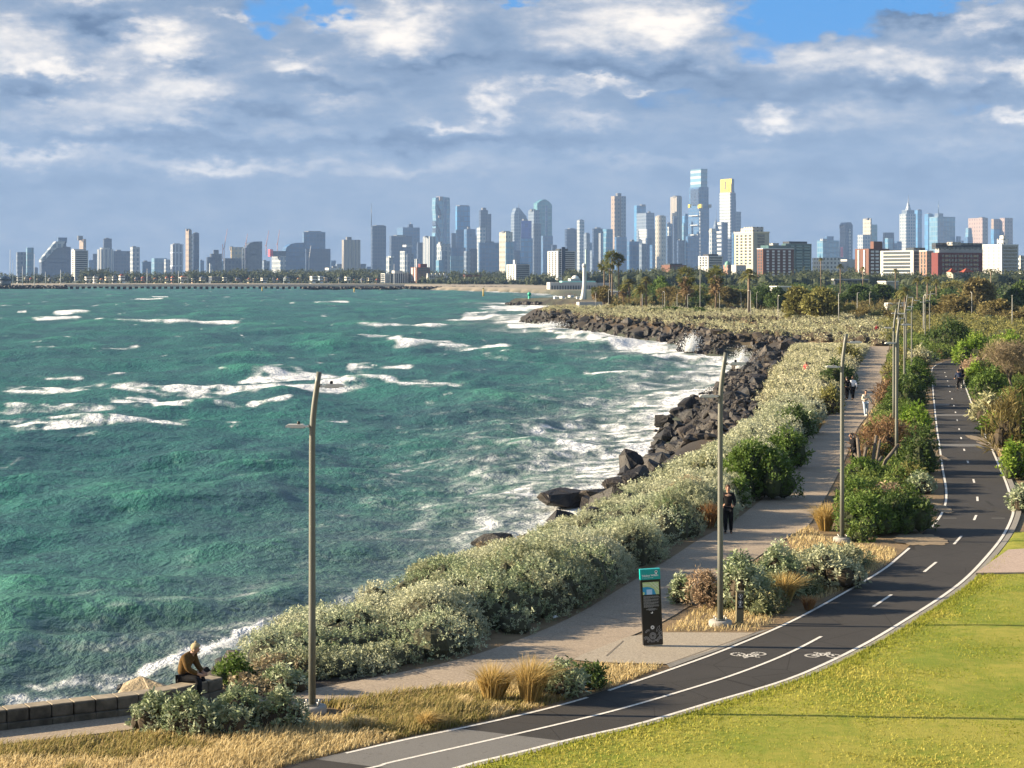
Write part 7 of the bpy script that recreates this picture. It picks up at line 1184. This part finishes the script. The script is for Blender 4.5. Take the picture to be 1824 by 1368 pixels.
# ---- houses of the far beachfront
HW = {'white': (.78, .75, .68), 'cream': (.68, .58, .40), 'tan': (.46, .33, .22), 'brick red': (.28, .10, .07), 'grey': (.36, .36, .36), 'dark': (.06, .075, .10), 'pale blue': (.42, .50, .56), 'salmon': (.52, .30, .22)}
HR = {'grey': (.12, .13, .15), 'red': (.30, .08, .05), 'flat': (.42, .40, .37), 'dark': (.05, .055, .065), 'terracotta': (.38, .16, .08)}
HOUSES = [(28, 40, 494, 'white', 'flat', 'at the left end by the masts'), (42, 49, 493, 'cream', 'grey', 'below the gap left of the sloping tower'), (51, 58, 495, 'tan', 'red', 'below the first teal-grey towers'), (64, 70, 497, 'salmon', 'flat', 'under the left edge of the sloping tower'), (82, 97, 495, 'white', 'grey', 'under the middle of the sloping tower'), (104, 113, 497, 'cream', 'flat', 'left of the tall striped beach block'), (149, 162, 493, 'white', 'flat', 'immediately right of the tall striped beach block'), (164, 174, 491, 'white', 'grey', 'under the left side of the pale rounded tower'), (176, 184, 496, 'cream', 'terracotta', 'under the pale rounded tower'), (185, 196, 493, 'cream', 'flat', 'under the right side of the pale rounded tower'), (198, 208, 491, 'grey', 'grey', 'left of the tallest white gable house'), (210, 222, 489, 'white', 'red', 'with tall gable under the long dark slab'), (238, 246, 494, 'salmon', 'grey', 'under the half cream tower'), (250, 258, 493, 'brick red', 'red', 'right of the half cream tower'), (260, 268, 492, 'dark', 'dark', 'under the low blue block'), (272, 280, 495, 'cream', 'terracotta', 'under the pale blue slab, left'), (283, 290, 496, 'tan', 'grey', 'under the pale blue slab, right'), (293, 300, 493, 'cream', 'red', 'left of the navy striped tower foot'), (303, 311, 492, 'salmon', 'red', 'at the navy striped tower foot'), (316, 334, 492, 'white', 'terracotta', 'under the salmon tall tower'),
          (340, 347, 496, 'tan', 'flat', 'under the white wavy tower'), (353, 366, 493, 'cream', 'grey', 'with big windows right of the dark blue tower foot'), (370, 392, 493, 'dark', 'flat', 'wide, under the stepped construction'), (395, 404, 494, 'white', 'flat', 'narrow and tall under the left crane'), (416, 428, 495, 'salmon', 'grey', 'under the ochre building'), (440, 447, 495, 'cream', 'red', 'under the curved dark tower, left'), (450, 455, 496, 'tan', 'flat', 'under the curved dark tower, right'), (463, 476, 495, 'white', 'flat', 'left of the pink wrapped top'), (484, 490, 494, 'dark', 'dark', 'under the pink wrapped top'), (492, 498, 496, 'white', 'terracotta', 'right below the pink wrapped top'), (504, 516, 493, 'pale blue', 'grey', 'under the curved blue tower'), (527, 537, 495, 'salmon', 'terracotta', 'left of the widest blue block foot'), (551, 565, 492, 'white', 'flat', 'modern, under the widest blue block'), (566, 576, 492, 'pale blue', 'flat', 'modern with blue glass, under the widest blue block'), (576, 583, 494, 'tan', 'flat', 'beneath the low banded block'), (599, 610, 495, 'cream', 'grey', 'right of the low banded block'), (613, 624, 493, 'white', 'flat', 'under the beige slab tower'), (628, 634, 497, 'brick red', 'terracotta', 'right under the beige slab tower'), (640, 650, 496, 'white', 'grey', 'right of the beige slab tower foot'), (653, 664, 495, 'cream', 'flat', 'under the masted dark tower'), (667, 676, 497, 'salmon', 'red', 'left of the pale terraced low-rise')]
def build_houses():
    for i, (x0, x1, yt, w, rf, where) in enumerate(HOUSES):
        Y = 1900 + (i * 37) % 90; pl = plan(x0, x1, .34, Y, a=R(30)); c = np.mean(pl, 0); root = empty('beach_house', (c[0], c[1], 2)); tag(root, '%s %s beach house %s' % (w, 'flat-topped' if rf == 'flat' else rf + '-roofed', where), 'house', 'houses along the far beachfront')
        lo = Matrix.Translation(root.location).inverted(); gab = rf != 'flat'; y1 = yt + (2.2 if gab else .4)
        o = MB().prism(pl, 1, zpx(y1, Y)).build('walls', mat('house_' + w.replace(' ', '_'), HW[w], .85, ns=.2, amt=.1), root); o.data.transform(lo)
        top = [tuple(c + (np.array(q) - c) * 1.06) for q in pl]
        o = MB().prism(top, zpx(y1, Y), zpx(yt - (.6 if gab else .2), Y), top=[tuple(c + (np.array(q) - c) * (.25 if gab else 1.06)) for q in pl]).build('roof', mat('houseroof_' + rf, HR[rf], .85), root); o.data.transform(lo)
        z0 = zpx(503, Y); z1 = zpx(y1, Y); windows(root, pl, 0, z0, z1, max(2, int((x1 - x0) / 4)), 2, 1.9, 1.6, M_WIN, out=.06); windows(root, pl, 3, z0, z1, 2, 2, 1.6, 1.5, M_WIN, out=.06)
build_houses()
M_MAST = mat('mast_white', (.55, .56, .56), .5)
for i, (x, yt, yb) in enumerate(((18, 444, 506), (23, 462, 506), (61, 452, 505), (81, 484, 506), (108, 480, 506), (40, 474, 506), (31, 486, 506), (262, 478, 507), (318, 482, 507), (702, 470, 508))):
    a = onY(x, yb, 1560); b = onY(x, yt, 1560); root = empty('sailboat', (a[0], a[1], .4)); h = b[2] - .6; tag(root, ('moored sailboat with %s mast %s' % (('very tall', 'tall', 'tall thick', 'short', 'medium thin', 'slim', 'low', 'single bare', 'lone thin', 'tall pale')[i], ('far left before the first towers', 'second from the left border', 'under the sloping tower left end', 'beneath the sloping tower', 'left of the striped beach block', 'before the teal-grey pair', 'between the two leftmost masts and the teal pair', 'under the low blue block', 'under the navy striped tower', 'before the pale terraced low-rise')[i])), 'sailboat', 'sailboats of the far marina')
    MB().tube([(0, 0, 0), (0, 0, h)], [.28, .16], 6).build('mast', M_MAST, root); MB().add([(-4, -1, 0), (4.6, 0, .2), (-4, 1, 0), (-4.4, -1.3, 1.2), (5.4, 0, 1.6), (-4.4, 1.3, 1.2)], [(0, 1, 4, 3), (1, 2, 5, 4), (2, 0, 3, 5), (3, 4, 5)]).build('hull', M_BAL, root)
# ---- woods on the far shore
FARG = lm3('far_foliage', (.026, .034, .018), (.05, .065, .03), (.10, .115, .05), .2)
def understorey():
    regs = [([(1080, 562), (1110, 552), (1400, 552), (1420, 566), (1560, 572), (1590, 560), (1660, 572), (1840, 592), (1840, 560), (1600, 545), (1300, 541), (1090, 542)], 300, 1.3, 2.8, 1.0, 3.0, 10500, 1.0, BROWNO, 'dark brushy undergrowth beneath the park trees'), ([(1100, 548), (1840, 560), (1840, 528), (1100, 528)], 240, 2.2, 4.5, 2.0, 5.5, 9000, 1.6, DARKG, 'dark bushy growth behind the park trees')]
    for px, n, r0, r1, h0, h1, N, L, lm, lab in regs: ground_cover(px, n, r0, r1, h0, h1, N, L, lm, lab, 'undergrowth', 1.0)
understorey()
def far_woods():
    def band(segs, lab, N, L):
        B = []
        for (x0, x1, yt, Y, dens) in segs:
            for _ in range(int((x1 - x0) * dens)):
                x = (x0 + (x1 - x0) * random.random() - HX) * Y / F; h = max(3, (zpx(yt, Y) - 2) * random.uniform(.62, 1.0)); r = random.uniform(.35, .6) * h; B.append((x, Y + random.uniform(-20, 20), 2 + h * .52, r, r, h * .5))
        tag(bushmesh('far_trees', np.array(B), N, L, 6, .5, .62, .42, [FARG, FARG], .3, -.9), lab, 'woodland', kind='stuff')
    band([(-40, 130, 489, 2150, .7), (150, 196, 480, 2300, 1.0), (196, 250, 485, 2250, .8), (240, 310, 486, 2150, .8), (310, 680, 485, 2150, .8), (420, 470, 481, 2250, 1), (330, 420, 484, 2200, .8), (470, 540, 482, 2250, .8), (530, 640, 484, 2200, .9), (600, 680, 481, 2250, .9), (-40, 680, 499, 1880, .35)], 'dark tree belt behind the beachfront houses', 9000, 4.2)
    band([(640, 740, 486, 2150, .8), (760, 905, 485, 2150, 1.0), (745, 905, 494, 1850, .8), (800, 1000, 497, 1700, .9), (850, 985, 488, 2050, .8), (940, 985, 491, 1600, 1.0), (1010, 1150, 484, 1500, .9)], 'dark trees along the far beach in the middle', 6500, 3.8)
    band([(1100, 1330, 482, 1150, .8), (1150, 1250, 476, 1250, .6), (1330, 1560, 487, 1050, .8), (1430, 1530, 478, 1120, .8), (1530, 1760, 486, 1000, .8), (1590, 1700, 490, 900, .8), (1740, 1850, 482, 950, .9), (1100, 1850, 503, 800, .5), (1180, 1850, 512, 680, .4)], 'dark suburban trees behind the park', 11000, 2.2)
far_woods()
# white van by the date palm
x, y, z = gp(1594, 556); root = empty('parked_van', (x, y, ZP), R(20)); tag(root, 'white van parked beneath the date palm behind the park trees', 'van'); MB().box((0, 0, 1.35), (5.2, 2.0, 1.9), bev=.2).build('body', M_BAL, root); MB().box((1.9, 0, 1.6), (1.2, 1.84, .7), bev=.1).build('windscreen', M_WIN, root); MB().box((-.6, -1.0, 1.7), (2.2, .06, .5)).build('side_window', M_WIN, root)
for sx_ in (-1.5, 1.6):
    for sy_ in (-.9, .9): w = MB().lathe((0, 0, 0), [(0, -.12), (.36, -.12), (.36, .12), (0, .12)], 12).build('wheel', M_BLACK, root); w.rotation_euler = (R(90), 0, 0); w.location = (sx_, sy_, .36)
bad = {k: v for k, v in LABELS.items() if len(v) > 1 and not bpy.data.objects[v[0]].get('group')}
print('DUP', bad)
